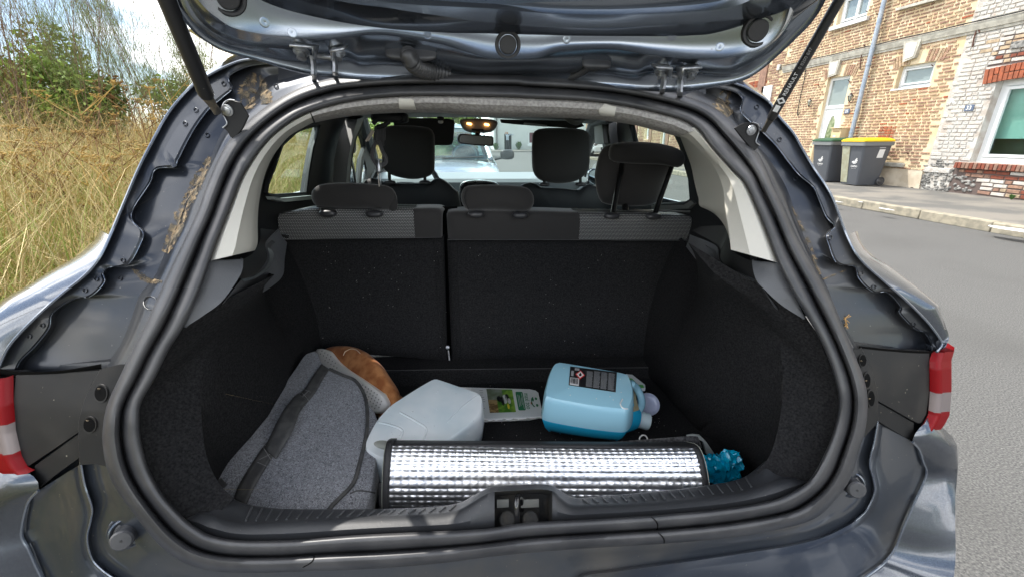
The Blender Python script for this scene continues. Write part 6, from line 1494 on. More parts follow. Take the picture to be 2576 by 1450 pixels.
# the row goes on beyond: three more houses, further off
def row_house(y0, y1, wins, mm, lab, red=False):
    ht = thing('terraced_house', lab, 'house', (FX, (y0+y1)/2, ZP), 'world')
    wallface(ht, y0, y1, ZP, 6.6, [w_[:4] for w_ in wins], mm)
    obj('house_back', box2((FX+.4, y0, 0), (FX+6, y1, 6.6)), mm, ht); obj('roof', prism([(FX-.2, y0, 6.6), (FX+6.2, y0, 6.6), (FX+3, y0, 9.2)], (0, y1-y0, 0)), MATS['roof_tile'], ht)
    for w_ in wins:
        window(ht, w_[:4], fr=.09, mull=(.5,) if w_[4] else (), glassm=wglass)
    B_ = course_fill(y0, y1, ZP+.02, 4.6, lambda y, z, a, b: not any(near(w_[:4], y, z, a*.8, b*.6, 0) for w_ in wins) and not any(w_[0]-.1 < y < w_[1]+.1 and w_[3] < z < w_[3]+.22 for w_ in wins) and not any(abs(y-pc) < .2 for pc in np.arange(y0+.9, y1, 2.1)), lambda y, z: rnd.choice(tan[:3]), ch=.075, bl=.24)
    by = {}
    for b_ in B_: by.setdefault(b_[4].name, []).append(b_)
    ms, G, f_m = [], [], []
    for n_, L_ in by.items():
        for y, z, w, h, m in L_: G.append(brickgeo(y, z, w, h, .012)); f_m += [len(ms)]*5
        ms.append(L_[0][4])
    obj('brick_courses', join(G), None, ht, mats=ms, fm=f_m, kind='stuff', angle=None)
    for pc in np.arange(y0+.9, y1, 2.1): obj('brick_pilaster', box2((FX-.05, pc-.17, ZP), (FX+.01, pc+.17, 4.8)), tan[1], ht)
    for w_ in wins: soldier((w_[0], w_[1], w_[2], w_[3]), .2, redb if red else tan[2:], ht, w=.06)
    return ht
row_house(YL+.02, 18.2, [(YL+.9, YL+1.9, 1.5, 2.75, 1), (YL+2.9, YL+3.7, ZP+.05, 2.75, 0)], mortar, 'tan brick house with a red arched window, beyond the white front door', red=True)
row_house(18.22, 26.5, [(19.2, 20.0, 1.1, 2.8, 1), (21.2, 22.0, ZP+.05, 2.8, 0), (23.3, 24.1, 1.1, 2.8, 1), (25.2, 26.0, 1.1, 2.8, 0)], mortar, 'long tan brick house with tall white windows between brick piers')
row_house(26.52, 37, [(27.6, 28.4, 1.1, 2.8, 1), (29.6, 30.4, 1.1, 2.8, 0), (32, 32.9, 1.1, 2.8, 1), (35, 35.9, 1.1, 2.8, 1)], mortar, 'farthest brick house of the row, nearest the pale rendered building')
obj('shutter', box2((FX-.05, YL+.35, 1.45), (FX-.01, YL+.85, 2.75)), upvc, bpy.data.objects['terraced_house'])

# ---------------- wheelie bins
binm = mat('bin_grey', (.085, .092, .105), .5, bump=.1, bs=300)
def wheelie(y0, lidc, lab, logo=True, cream=False):
    x0, x1 = 8.62, 9.34; W_ = .60; H = .98; b = Vector((x0, y0+W_/2, ZP))
    t = thing('wheelie_bin', lab, 'bin', b, 'world', group='wheelie bins on the pavement')
    def ringz(z, tx, ty, x_in=0): return [Vector((x0+tx+x_in, y0+ty, z)), Vector((x1-tx*.5, y0+ty, z)), Vector((x1-tx*.5, y0+W_-ty, z)), Vector((x0+tx+x_in, y0+W_-ty, z))]
    def rr(z, tx, ty, r=.05):
        c_ = ringz(z, tx, ty); out_ = []
        for i in range(4):
            p, a, c2 = c_[i], c_[i-1], c_[(i+1) % 4]; da = (a-p).normalized()*r; dc = (c2-p).normalized()*r
            for k in range(5): s = k/4; out_.append(p+da*(1-s)**2+dc*s**2)
        return out_
    bd = obj('bin_body', strip([rr(ZP+.02, .13, .07), rr(ZP+.05, .125, .065), rr(ZP+.5, .07, .035), rr(ZP+H-.08, .015, .01)], closed=True), binm, t, angle=50)
    obj('bin_rim', strip([rr(ZP+H-.10, .0, -.008), rr(ZP+H-.10, -.02, -.02), rr(ZP+H-.02, -.02, -.02), rr(ZP+H-.02, .02, .02)], closed=True), mat('bin_rim', (.17, .18, .18), .5), t, angle=30)
    for k in range(5):
        yy = y0+.10+k*.10; obj('rim_rib', prism([(x0+.012, yy-.012, ZP+H-.10), (x0+.012, yy+.012, ZP+H-.10), (x0+.03, yy, ZP+H-.19)], (.03, 0, 0)), binm, t)
    lid_rows = [rr(ZP+H-.015, -.03, -.025), rr(ZP+H+.01, -.03, -.025), rr(ZP+H+.035, .0, .0), rr(ZP+H+.06, .10, .06), rr(ZP+H+.068, .22, .2)]
    ld = strip(lid_rows, closed=True); ld[1].append(tuple(range(len(lid_rows)*20-20, len(lid_rows)*20)))
    l_ = obj('bin_lid', ld, lidc, t, angle=40)
    obj('lid_handle', tube([Vector((x1+.02, y0+.06, ZP+H)), Vector((x1+.05, y0+.1, ZP+H+.02)), Vector((x1+.05, y0+W_-.1, ZP+H+.02)), Vector((x1+.02, y0+W_-.06, ZP+H))], .014, 8), binm, l_)
    for s in (0, 1):
        yy = y0+.04 if s == 0 else y0+W_-.04
        wh = obj('bin_wheel', lathe([(0, .03), (.05, .032), (.06, .022), (.085, .03), (.10, .02), (.10, -.02), (0, -.02)], (x1-.06, yy, ZP+.10), (0, -1 if s == 0 else 1, 0), 24), rubber, t, angle=40)
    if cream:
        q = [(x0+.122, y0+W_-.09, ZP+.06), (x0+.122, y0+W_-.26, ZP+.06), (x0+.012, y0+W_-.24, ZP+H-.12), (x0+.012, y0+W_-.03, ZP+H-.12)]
        pc_ = obj('sunlit_strip', prism([Vector(p)-Vector((.006, 0, 0)) for p in q], (.01, 0, 0)), mat('sunlit_cream', (.36, .37, .27), .7, c2=(.30, .29, .2), ns=8), t, angle=None)  # sunlit strip of the bin front, put into an added cream plate
        obj('sticker', box(Vector((x0+.052, y0+W_-.155, ZP+.60)), (.008, .06, .16), roty(R(-7))), mat('old_sticker', (.6, .62, .5), .6), pc_)
        obj('sticker', box(Vector((x0+.022, y0+W_-.11, ZP+.80)), (.006, .05, .05), roty(R(-7))), MATS['old_sticker'], pc_)
    yc = y0+(.20 if cream else .30)
    def fx_(z): return x0+.125-(z-ZP-.05)/(H-.13)*.112
    for k in range(6):
        a_ = math.radians(200+k*36); z_ = ZP+.56
        def pt(r, an): return Vector((fx_(z_+r*math.sin(an))-.004, yc-r*math.cos(an)*1.0, z_+r*math.sin(an)))
        a2 = a_+math.radians(30); obj('emblem_petal', ([pt(.012, a_), pt(.075, a_+.03), pt(.08, (a_+a2)/2), pt(.075, a2-.03), pt(.012, a2)], [(0, 1, 2, 3, 4)]), white, bd, angle=None)
    z_ = ZP+.43; obj('emblem_lettering', place(textgeo('CAPSO', .055, .0005, True), (fx_(z_)-.004, yc, z_), (0, -1, 0), Vector((-.13, 0, 1)).normalized()), white, bd, angle=None)
    z_ = ZP+.385; obj('emblem_lettering', place(textgeo('agglomeration', .022, .0005), (fx_(z_)-.004, yc, z_), (0, -1, 0), Vector((-.13, 0, 1)).normalized()), mat('faint_print', (.45, .45, .46), .6), bd, angle=None)
    sy = lambda z: y0+.065-(z-ZP-.05)/(H-.13)*.055
    obj('sticker', ([(9.02, sy(ZP+.62)-.004, ZP+.62), (9.17, sy(ZP+.62)-.004, ZP+.62), (9.18, sy(ZP+.80)-.004, ZP+.80), (9.04, sy(ZP+.80)-.004, ZP+.80)], [(0, 1, 2, 3)]), white, bd, angle=None)
    obj('sticker', ([(9.03, sy(ZP+.82)-.004, ZP+.825), (9.18, sy(ZP+.82)-.004, ZP+.825), (9.18, sy(ZP+.83)-.004, ZP+.845), (9.03, sy(ZP+.83)-.004, ZP+.845)], [(0, 1, 2, 3)]), MATS['faint_print'], bd, angle=None)
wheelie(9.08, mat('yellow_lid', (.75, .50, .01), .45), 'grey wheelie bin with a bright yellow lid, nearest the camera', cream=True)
wheelie(9.98, mat('green_lid', (.02, .075, .035), .45), 'grey wheelie bin with a dark green lid, behind the yellow-lidded one')
# ---------------- other cars in the street
def make_car(name, lab, pos, facing, paintm, L_=4.0, hw=.84, H=1.46, dist_detail=True):
    """pos = centre of the windscreen base on the ground; facing +1: nose towards the camera"""
    t = thing(name, lab, 'car', pos, 'world'); x, y, z = pos; f = facing
    def pt(a, b, c): return Vector((x+a, y+f*b, z+c))     # b: distance behind the windscreen base
    prof = [(-1.15, .55, .70, .72), (-1.10, .74, .78, .78), (-.75, .86, .80, .82), (-.3, .93, .80, .84), (0, .97, .80, .84)]
    rows = []
    for b, zt_, wt, wb in prof:
        r = []
        for k in np.linspace(-1, 1, 17): r.append(pt(k*wt, b, zt_-.05*k*k-.02*k**6))
        rows.append(r)
    front = [[p+Vector((0, 0, 0)) for p in rows[0]]]
    low = [[Vector((p.x*1.0, p.y, z+h_)) for p in rows[0]] for h_ in (.42, .25)]
    obj('bonnet', strip([low[1], low[0]]+rows), paintm, t, angle=50)
    for s in (-1, 1):
        sd = [(-1.10, .72), (-.75, .82), (-.3, .88), (0, .92), (1.2, .95), (2.4, .96), (2.75, .9)]
        rr_ = [[pt(s*(.80 if b > -1 else .74), b, zt_-.02), pt(s*(hw if b > -1 else .76), b, zt_-.14), pt(s*(hw+.02 if b > -1 else .76), b, .5), pt(s*hw*.97, b, .22)] for b, zt_ in sd]
        obj('side', strip(rr_), paintm, t, angle=50, solid=.01)
        obj('windscreen_pillar', tube([pt(s*.72, 0, .97), pt(s*.64, .38, 1.25), pt(s*.58, .66, H-.07)], .035, 8), paintm, t)
        obj('roof_pillar', tube([pt(s*.58, .66, H-.07), pt(s*.57, 1.6, H-.03), pt(s*.60, 2.35, H-.15), pt(s*.72, 2.72, .95)], .035, 8), paintm, t)
        obj('door_pillar', tube([pt(s*.575, 1.35, H-.05), pt(s*.74, 1.35, .95)], .04, 8), cab, t)
        obj('side_glass', strip([[pt(s*.76, .1, .94), pt(s*.76, 2.6, .94)], [pt(s*.60, .75, H-.09), pt(s*.60, 2.3, H-.1)]]), cglass, t)
        m_ = obj('door_mirror', pillow(pt(s*(hw+.12), .12, 1.02), (.20, .12, .135), .6, .6), mat('mirror_black', (.02, .02, .022), .35), t)
        obj('mirror_arm', tube([pt(s*(hw+.05), .12, .98), pt(s*(hw-.06), .12, .96)], .02, 6), cab, m_)
        hd = obj('headlight', pillow(pt(s*.62, -1.02, .66), (.28, .22, .16), .7, .7), clearlens, t)
        for b in (-.55, 1.95):
            w_ = obj('wheel', lathe([(0, .0), (.18, .0), (.2, .02), (.3, .02), (.31, 0), (.31, -.18), (0, -.18)], pt(s*(hw-.01), b, .31), (s, 0, 0), 24), rubber, t)
            obj('rim', lathe([(0, .012), (.17, .01), (.19, .018)], pt(s*(hw-.01), b, .31), (s, 0, 0), 20), steel, w_)
        obj('seat', pillow(pt(s*.36, 1.05, .85), (.46, .16, .6), .6, .6), mat('far_seat', (.10, .10, .11), .8), t)
        obj('head_restraint', pillow(pt(s*.36, 1.08, 1.24), (.26, .12, .18), .6, .6), MATS['far_seat'], t)
    obj('roof', strip([[pt(k*.60, b, h_-.03*k*k) for k in np.linspace(-1, 1, 11)] for b, h_ in ((.64, H-.06), (1.1, H), (1.8, H), (2.4, H-.10))]), paintm, t, angle=60)
    obj('windscreen', strip([[pt(k*.74, .02-.06*(1-k*k), .97) for k in np.linspace(-1, 1, 11)], [pt(k*.66, .36-.05*(1-k*k), 1.23) for k in np.linspace(-1, 1, 11)], [pt(k*.59, .66, H-.065) for k in np.linspace(-1, 1, 11)]]), glass('windscreen_glass', (.35, .62, .70)), t, angle=180)
    obj('dashboard', strip([[pt(k*.7, .05, .95) for k in (-1, 0, 1)], [pt(k*.7, .55, .93) for k in (-1, 0, 1)], [pt(k*.7, .6, .6) for k in (-1, 0, 1)]]), greytrim, t)
    obj('floor_pan', box2(pt(-.75, -1, .22), pt(.75, 2.7, .30)), cab, t)
    obj('back_panel', strip([[pt(k*.78, 2.75, .25), pt(k*.76, 2.75, .92)] for k in (-1, 0, 1)]), paintm, t); obj('rear_glass', strip([[pt(k*.7, 2.73, .94), pt(k*.58, 2.42, H-.12)] for k in (-1, 0, 1)]), cglass, t)
    obj('bumper', pillow(pt(0, -1.12, .42), (1.56, .22, .30), .3, .3), paintm, t); obj('grille', box2(pt(-.35, -1.24, .38), pt(.35, -1.22, .52)), cab, t)
    obj('number_plate', box2(pt(-.26, -1.255, .40), pt(.26, -1.245, .50)), white, t)
    wr = [-1 if facing > 0 else 1]
    obj('steering_wheel', tube([pt(.36*facing+.17*math.cos(a_), .50+.06*math.sin(a_), 1.0+.15*math.sin(a_)) for a_ in np.linspace(0, 6.28, 25)[:-1]], .014, 6, closed=True), greytrim, t)
    obj('wiper', tube([pt(-.55, -.03, .985), pt(.1, .03, 1.0)], .012, 5), cab, t); obj('wiper', tube([pt(.05, -.03, .985), pt(.62, .03, 1.0)], .012, 5), cab, t)
    return t
make_car('parked_car', 'pale silver-blue car parked nose to nose in front, seen through the windscreen', (-.50, 6.15, 0), 1, mat('silver_blue_paint', (.42, .46, .50), .25, .6, coat=1))
make_car('parked_car', 'white car parked at the right kerb, seen through the side glass', (8.0, 27, ZP), 1, mat('white_paint', (.75, .76, .76), .3, coat=1))
make_car('parked_car', 'dark brown car parked beyond the white one', (8.0, 34, ZP), 1, mat('brown_paint', (.06, .05, .045), .3, .3, coat=1))

# ---------------- pale building at the end of the street
YB = 46.0
blk_ = thing('pale_building', 'long pale grey rendered building with dark doorway at the end of the street', 'building', (6, YB, 0), 'world')
palem = mat('pale_render', (.60, .63, .62), .9, c2=(.56, .59, .57), ns=.6)
bx0, bx1 = wY(1243, 350, YB).x, 22.0
d0, d1 = wY(1268.5, 379, YB).x, wY(1286.5, 379, YB).x; dz = wY(1277, 337.5, YB).z
w0, w1 = wY(1329, 350, YB).x, wY(1360, 350, YB).x; wz0, wz1 = wY(1340, 362, YB).z, wY(1340, 331.5, YB).z
O = [Vector((bx0, YB, 0)), Vector((bx1, YB, 0)), Vector((bx1, YB, 6)), Vector((bx0, YB, 6))]
def yr(a, b, c, d, y=YB): return [Vector((a, y, c)), Vector((b, y, c)), Vector((b, y, d)), Vector((a, y, d))]
gs = [holed(O, [yr(d0, d1, .02, dz), yr(w0, w1, wz0, wz1)])]
for q in (yr(d0, d1, .02, dz), yr(w0, w1, wz0, wz1)): gs.append(strip([q+[q[0]], [p+Vector((0, .3, 0)) for p in q+[q[0]]]]))
obj('wall', join(gs), palem, blk_, angle=None)
obj('building_back', box2((bx0, YB+2.5, 0), (bx1, YB+9, 6)), palem, blk_); obj('roof', box2((bx0-.2, YB-.2, 6), (bx1, YB+9, 6.3)), mat('roof_edge', (.3, .3, .3), .8), blk_)
obj('side_wall', box2((bx0-.01, YB+.01, 0), (bx0+.2, YB+9, 6)), palem, blk_)
obj('dark_interior', box2((d0-.5, YB+1.5, 0), (w1+.5, YB+1.6, 3)), cab, blk_)
obj('door_frame', join([box2((d0, YB-.01, 0), (d0+.07, YB+.1, dz)), box2((d1-.07, YB-.01, 0), (d1, YB+.1, dz)), box2((d0+.07, YB-.01, dz-.07), (d1-.07, YB+.1, dz))]), mat('frame_green', (.04, .06, .05), .5), blk_)
wn_ = obj('window_frame', join([box2((w0, YB+.1, wz0), (w0+.1, YB+.15, wz1)), box2((w1-.1, YB+.1, wz0), (w1, YB+.15, wz1)), box2((w0+.1, YB+.1, wz0), (w1-.1, YB+.15, wz0+.1)), box2((w0+.1, YB+.1, wz1-.1), (w1-.1, YB+.15, wz1)), box2(((w0+w1)/2-.07, YB+.09, wz0+.1), ((w0+w1)/2+.07, YB+.15, wz1-.1))]), upvc, blk_)
obj('curtain', box2((w0+.15, YB+.3, wz0+.1), (w0+.6, YB+.32, wz1-.1)), mat('red_curtain', (.18, .06, .08), .8), wn_)
obj('window_ledge', box2((w0-.1, YB-.12, wz0-.25), (w1+.1, YB, wz0-.02)), upvc, blk_)
obj('corner_pipe', tube([Vector((bx0+.25, YB-.1, 0)), Vector((bx0+.25, YB-.1, 6))], .08, 8), greytrim, blk_)
for a_, b_ in ((1275, 0), (1311, 0)):
    pass
weedm = mat('weed_green', (.06, .13, .03), .8)
def weed(x, y, z, h, n, nm, lab, catg='weed'):
    g = []
    for _ in range(n):
        a_ = rnd.random()*6.28; r = h*.5*rnd.random(); p = Vector((x+r*.3*math.cos(a_), y+r*.3*math.sin(a_), z)); q = Vector((x+r*math.cos(a_), y+r*math.sin(a_), z+h*rnd.uniform(.4, 1)))
        s = Vector((-math.sin(a_), math.cos(a_), 0))*h*.08; g.append(([p, q+s, q+Vector((0, 0, h*.12)), q-s], [(0, 1, 2, 3)]))
    return obj(nm, join(g), weedm, None, frame='world', base=(x, y, z), label=lab, cat=catg, angle=None)
weed(wY(1304, 379, YB-.3).x, YB-.4, 0, .8, 60, 'weed', 'small green weed at the foot of the pale building, right of its doorway')
weed(bx0+.1, YB-.5, 0, .7, 90, 'weed', 'green weeds at the left corner of the pale building')
p = wX(*Z6(1905, 1410), FX-.1); weed(p.x, p.y, ZP, .09, 60, 'weed', 'small green weed where the whitewashed wall meets the pavement')
# pavement across the side road
plane('pavement', [0, 24], [40, YB], lambda x, y: .06, pavm)
# person leaning in the doorway
def person():
    px_ = d0+.32; y = YB-.05; z = .08
    base = Vector((px_, y, z)); b = bmesh.new()
    J = {'pel': (0, 0, .95), 'chest': (0, 0, 1.28), 'neck': (0, 0, 1.46), 'head': (0, 0, 1.62), 'top': (0, 0, 1.70),
         'lsh': (-.17, 0, 1.40), 'lel': (-.24, -.05, 1.62), 'lha': (-.10, -.06, 1.72), 'rsh': (.17, 0, 1.40), 'rel': (.42, -.05, 1.42), 'rha': (.66, -.02, 1.46),
         'lhip': (-.09, 0, .90), 'lkn': (-.10, -.03, .50), 'lan': (-.08, 0, .09), 'lto': (-.08, -.15, .04), 'rhip': (.09, 0, .90), 'rkn': (.13, -.05, .50), 'ran': (.18, 0, .09), 'rto': (.2, -.15, .04)}
    E = [('pel', 'chest'), ('chest', 'neck'), ('neck', 'head'), ('head', 'top'), ('chest', 'lsh'), ('lsh', 'lel'), ('lel', 'lha'), ('chest', 'rsh'), ('rsh', 'rel'), ('rel', 'rha'), ('pel', 'lhip'), ('lhip', 'lkn'), ('lkn', 'lan'), ('lan', 'lto'), ('pel', 'rhip'), ('rhip', 'rkn'), ('rkn', 'ran'), ('ran', 'rto')]
    Rd = {'pel': .14, 'chest': .155, 'neck': .055, 'head': .10, 'top': .075, 'lsh': .065, 'lel': .045, 'lha': .035, 'rsh': .065, 'rel': .045, 'rha': .035, 'lhip': .09, 'lkn': .06, 'lan': .045, 'lto': .035, 'rhip': .09, 'rkn': .06, 'ran': .045, 'rto': .035}
    ks = list(J); me = bpy.data.meshes.new('person'); me.from_pydata([J[k] for k in ks], [(ks.index(a), ks.index(c)) for a, c in E], [])
    o = bpy.data.objects.new('person', me); col.objects.link(o); o.location = base
    sk_ = o.modifiers.new('skin', 'SKIN'); lay_ = me.skin_vertices[0].data if me.skin_vertices else None
    if lay_ is None:
        bm = bmesh.new(); bm.from_mesh(me); bm.verts.layers.skin.verify(); bm.to_mesh(me); bm.free(); lay_ = me.skin_vertices[0].data
    for i, k in enumerate(ks): lay_[i].radius = (Rd[k], Rd[k]*.85); lay_[i].use_root = (k == 'pel')
    sb_ = o.modifiers.new('sub', 'SUBSURF'); sb_.levels = sb_.render_levels = 1
    m = bpy.data.materials.new('person_clothes'); m.use_nodes = True; t = m.node_tree; tc = t.nodes.new('ShaderNodeTexCoord'); sx = t.nodes.new('ShaderNodeSeparateXYZ'); r = t.nodes.new('ShaderNodeValToRGB'); mu = t.nodes.new('ShaderNodeMath'); mu.operation = 'MULTIPLY'; mu.inputs[1].default_value = .5
    t.links.new(tc.outputs['Object'], sx.inputs[0]); t.links.new(sx.outputs['Z'], mu.inputs[0]); t.links.new(mu.outputs[0], r.inputs['Fac']); t.links.new(r.outputs['Color'], t.nodes['Principled BSDF'].inputs['Base Color'])
    r.color_ramp.interpolation = 'CONSTANT'; e = r.color_ramp.elements; e[0].position = 0; e[0].color = (.03, .03, .04, 1); e[1].position = .45; e[1].color = (.42, .50, .58, 1); e3 = e.new(.735); e3.color = (.5, .3, .22, 1)
    me.materials.append(m); hr = obj('hair', pillow(base+Vector((0, .02, 1.69)), (.19, .2, .14), .9, .9), mat('hair_dark', (.03, .02, .015), .7), None, frame='world', base=base)
    hr.parent = o; hr.matrix_world = Matrix.Translation(base)
    props(o, 'person in a pale blue top leaning in the dark doorway with one arm out', 'person'); o.color = (1, 1, 1, 1)
person()

# ---------------- vegetation on the left verge
rng = np.random.default_rng(5)
def leafmat(n, c, c2, tr=.25):
    m = mat(n, c, .75, c2=c2, ns=3); b = m.node_tree.nodes['Principled BSDF']; b.inputs['Specular IOR Level'].default_value = .25
    return m
straw = leafmat('dry_grass', (.50, .37, .16), (.36, .27, .11)); straw2 = leafmat('pale_straw', (.66, .54, .30), (.48, .37, .17)); grn = leafmat('green_grass', (.24, .31, .07), (.36, .41, .11)); brn = leafmat('brown_stalk', (.21, .105, .04), (.13, .07, .03))
def gzv(x, y): return np.where(x > -1.5, 0, .16*np.minimum(-1.5-x, 5.5)+.03*np.sin(x*1.7)*np.sin(y*1.1))
def blades_mesh(name, n, area, h0, h1, w, bend, m, label_kind='stuff', clump=0.5, seg=3, drift=0):
    x0, x1, y0, y1 = area
    nc = max(1, n//14); cx = x0+(x1-x0)*rng.random(nc); cy = y0+(y1-y0)*rng.random(nc)
    idx = rng.integers(0, nc, n); x = cx[idx]+rng.normal(0, clump*.25, n); y = cy[idx]+rng.normal(0, clump*.25, n); z = gzv(x, y)
    h = (h0+(h1-h0)*rng.random(n))*(.75+.5*rng.random(nc)[idx]); a = rng.random(n)*2*np.pi; b = bend*(.3+rng.random(n))*h; wv = w*(.6+.8*rng.random(n))
    a2 = rng.random(n)*2*np.pi
    V = np.zeros((n, 2*seg+1, 3)); 
    for k in range(seg):
        t = k/seg; off = b*t**1.8
        c = np.stack([x+off*np.cos(a), y+off*np.sin(a), z+h*t*(1-.25*bend*t)], 1); s = np.stack([np.cos(a2), np.sin(a2), np.zeros(n)], 1)*(wv*(1-.7*t))[:, None]
        V[:, 2*k] = c-s; V[:, 2*k+1] = c+s
    V[:, -1] = np.stack([x+b*np.cos(a), y+b*np.sin(a), z+h*(1-.25*bend)-.3*b*bend], 1)
    base = (np.arange(n)*(2*seg+1))[:, None]
    F = []
    tris = []
    for k in range(seg-1): tris += [[2*k, 2*k+1, 2*k+3], [2*k, 2*k+3, 2*k+2]]
    tris += [[2*seg-2, 2*seg-1, 2*seg]]
    T = (base[:, None, :]+np.array(tris)[None]).reshape(-1, 3)
    me = bpy.data.meshes.new(name); me.vertices.add(V.shape[0]*V.shape[1]); me.vertices.foreach_set('co', V.reshape(-1))
    me.loops.add(T.size); me.loops.foreach_set('vertex_index', T.reshape(-1).astype(np.int32)); me.polygons.add(len(T)); me.polygons.foreach_set('loop_start', (np.arange(len(T))*3).astype(np.int32)); me.polygons.foreach_set('loop_total', np.full(len(T), 3, np.int32)); me.update()
    me.materials.append(m); o = bpy.data.objects.new(name, me); col.objects.link(o); o['kind'] = 'stuff'; return o
A1 = (-6.2, -1.6, -.5, 13); A2 = (-8, -1.6, 9, 34); A3 = (-4.0, -1.6, .3, 7)
blades_mesh('dry_grass', 28000, A1, .5, 1.5, .0026, .55, straw); blades_mesh('dry_grass', 17000, A1, .45, 1.35, .0024, .9, straw2); blades_mesh('dry_grass', 14000, A2, .6, 1.4, .0055, .5, straw)
blades_mesh('green_grass', 24000, A1, .3, .85, .0036, .5, grn); blades_mesh('green_grass', 22000, A2, .4, 1.1, .006, .5, grn); blades_mesh('dry_grass', 9000, A3, .7, 1.35, .0022, .5, straw2); blades_mesh('green_grass', 20000, (-4.2, -1.55, 1.0, 9), .4, 1.05, .004, .4, grn)
# herbaceous undergrowth: little leaves
def leaves(n, cen, rad, size, seed=0, up=.3, gaps=1.2):
    r_ = np.random.default_rng(seed)
    d = r_.normal(size=(n*2, 3)); d /= np.linalg.norm(d, axis=1)[:, None]; rr = r_.random(n*2)**(1/2.2)
    p = d*rr[:, None]
    f = np.sin(p[:, 0]*5.1+seed)*np.sin(p[:, 1]*4.7+1.3*seed)*np.sin(p[:, 2]*5.9+2*seed)+.4*np.sin(p[:, 0]*11+p[:, 2]*9)
    p = p[f > -.12*gaps][:n]; n = len(p)
    c = np.array(cen)+p*np.array(rad)
    a = r_.normal(size=(n, 3)); a /= np.linalg.norm(a, axis=1)[:, None]; b = np.cross(a, r_.normal(size=(n, 3))); b /= np.linalg.norm(b, axis=1)[:, None]
    s = size*(.5+r_.random(n))[:, None]
    V = np.stack([c-a*s, c+b*s*.45, c+a*s, c-b*s*.45], 1).reshape(-1, 3); T = (np.arange(n)*4)[:, None]+np.arange(4)
    return V, T
def npmesh(name, V, T, m, parent=None, base=None, k=4):
    me = bpy.data.meshes.new(name); me.vertices.add(len(V)); me.vertices.foreach_set('co', (V-(np.array(base) if base is not None else 0)).reshape(-1).astype(float)); me.loops.add(T.size); me.loops.foreach_set('vertex_index', T.reshape(-1).astype(np.int32)); me.polygons.add(len(T)); me.polygons.foreach_set('loop_start', (np.arange(len(T))*k).astype(np.int32)); me.polygons.foreach_set('loop_total', np.full(len(T), k, np.int32)); me.update()
    me.materials.append(m); o = bpy.data.objects.new(name, me); col.objects.link(o)
    if parent: o.parent = parent
    return o
dkg = leafmat('dark_leaf', (.12, .18, .04), (.18, .24, .06)); lgg = leafmat('bright_leaf', (.22, .34, .06), (.32, .43, .10)); olv = leafmat('olive_leaf', (.14, .19, .06), (.22, .26, .09)); yel = leafmat('ochre_flower', (.42, .27, .07), (.30, .20, .07))
bark = mat('twig_bark', (.24, .17, .11), .9, c2=(.15, .10, .07), ns=20)
def twigs(cen, h, spread, n, r0, seed, nb=3, up=1.0):
    """slender branching shoots from one foot"""
    r_ = random.Random(seed); g = []; tips = []
    for i in range(n):
        a = r_.random()*6.28; s = r_.random()**.7*spread; p = Vector(cen); pts = [p.copy()]; d = Vector((s*math.cos(a), s*math.sin(a), 1)).normalized(); L_ = h*r_.uniform(.6, 1)
        for k in range(5):
            d = (d+Vector((r_.uniform(-.12, .12), r_.uniform(-.12, .12), .06*up))).normalized(); p = p+d*L_/5; pts.append(p.copy())
            if k > 0:
                for _ in range(nb):
                    q = p.lerp(pts[-2], r_.random()); dd_ = (d+Vector((r_.uniform(-.55, .55), r_.uniform(-.55, .55), r_.uniform(0, .5)))).normalized(); l2 = L_*r_.uniform(.12, .3)
                    m1 = q+dd_*l2*.5; e_ = m1+(dd_+Vector((r_.uniform(-.2, .2), r_.uniform(-.2, .2), .25))).normalized()*l2*.5
                    g.append(tube([q, m1, e_], [r0*.35, r0*.25, r0*.1], 3, cap=False)); tips += [m1, e_, q.lerp(e_, .7)]
        g.append(tube(pts, [r0*(1-.16*k) for k in range(6)], 4, cap=False)); tips.append(p)
    return join(g), tips
def at(u, v, t): d = ray(u, v, BW); p = CAMP+d*t; return p
def foot(u, t):
    p = at(u, 347, t); return Vector((p.x, p.y, gz(p.x, p.y)))
def broom(u, t, h, lab, seed, n=34, spread=.42, green=True, leafn=2600, m=None):
    f = foot(u, t); th = thing('broom_shrub' if green else 'bare_shrub', lab, 'shrub', f, 'world')
    g, tips = twigs(f, h, spread, n//3+2, .0065, seed, nb=4)
    obj('stem', g, bark, th, angle=180)
    r_ = np.random.default_rng(seed); T = np.array([tuple(p) for p in tips]); idx = r_.integers(0, len(T), leafn)
    c = T[idx]+r_.normal(0, .05, (leafn, 3)); L_ = r_.uniform(.05, .15, leafn)[:, None]
    d = np.stack([r_.normal(0, .35, leafn), r_.normal(0, .35, leafn), np.ones(leafn)], 1); d /= np.linalg.norm(d, axis=1)[:, None]; s = np.cross(d, r_.normal(size=(leafn, 3))); s /= np.linalg.norm(s, axis=1)[:, None]
    V = np.stack([c-s*.0021, c+s*.0021, c+d*L_], 1).reshape(-1, 3); F_ = (np.arange(leafn)*3)[:, None]+np.arange(3)
    npmesh('needle_shoots', V, F_, m or olv, th, f, 3)
    return th
broom(300, 7.0, 3.5, 'tall thin broom shrub behind the dry grass, nearest the raised tailgate strut', 1, leafn=7500)
broom(395, 7.6, 3.6, 'tall broom shrub rising right beside the tailgate strut', 2, leafn=7500, spread=.5)
broom(520, 7.5, 3.3, 'spreading broom shrub between the strut and the car roof', 3, leafn=8000, spread=.6)
broom(600, 7.2, 2.5, 'lowest broom shrub, just above the car roof edge', 8, leafn=7500, spread=.6)
broom(455, 6.6, 3.5, 'wispy tall broom shrub behind the strut', 9, leafn=6500, spread=.5)
broom(210, 6.0, 3.4, 'leaning thin-stemmed broom shrub left of the middle one', 4, leafn=5500, spread=.45)
broom(90, 5.2, 3.8, 'tall bare-stemmed shrub at the left edge of the view', 5, n=16, leafn=1500, spread=.3, green=False, m=brn)
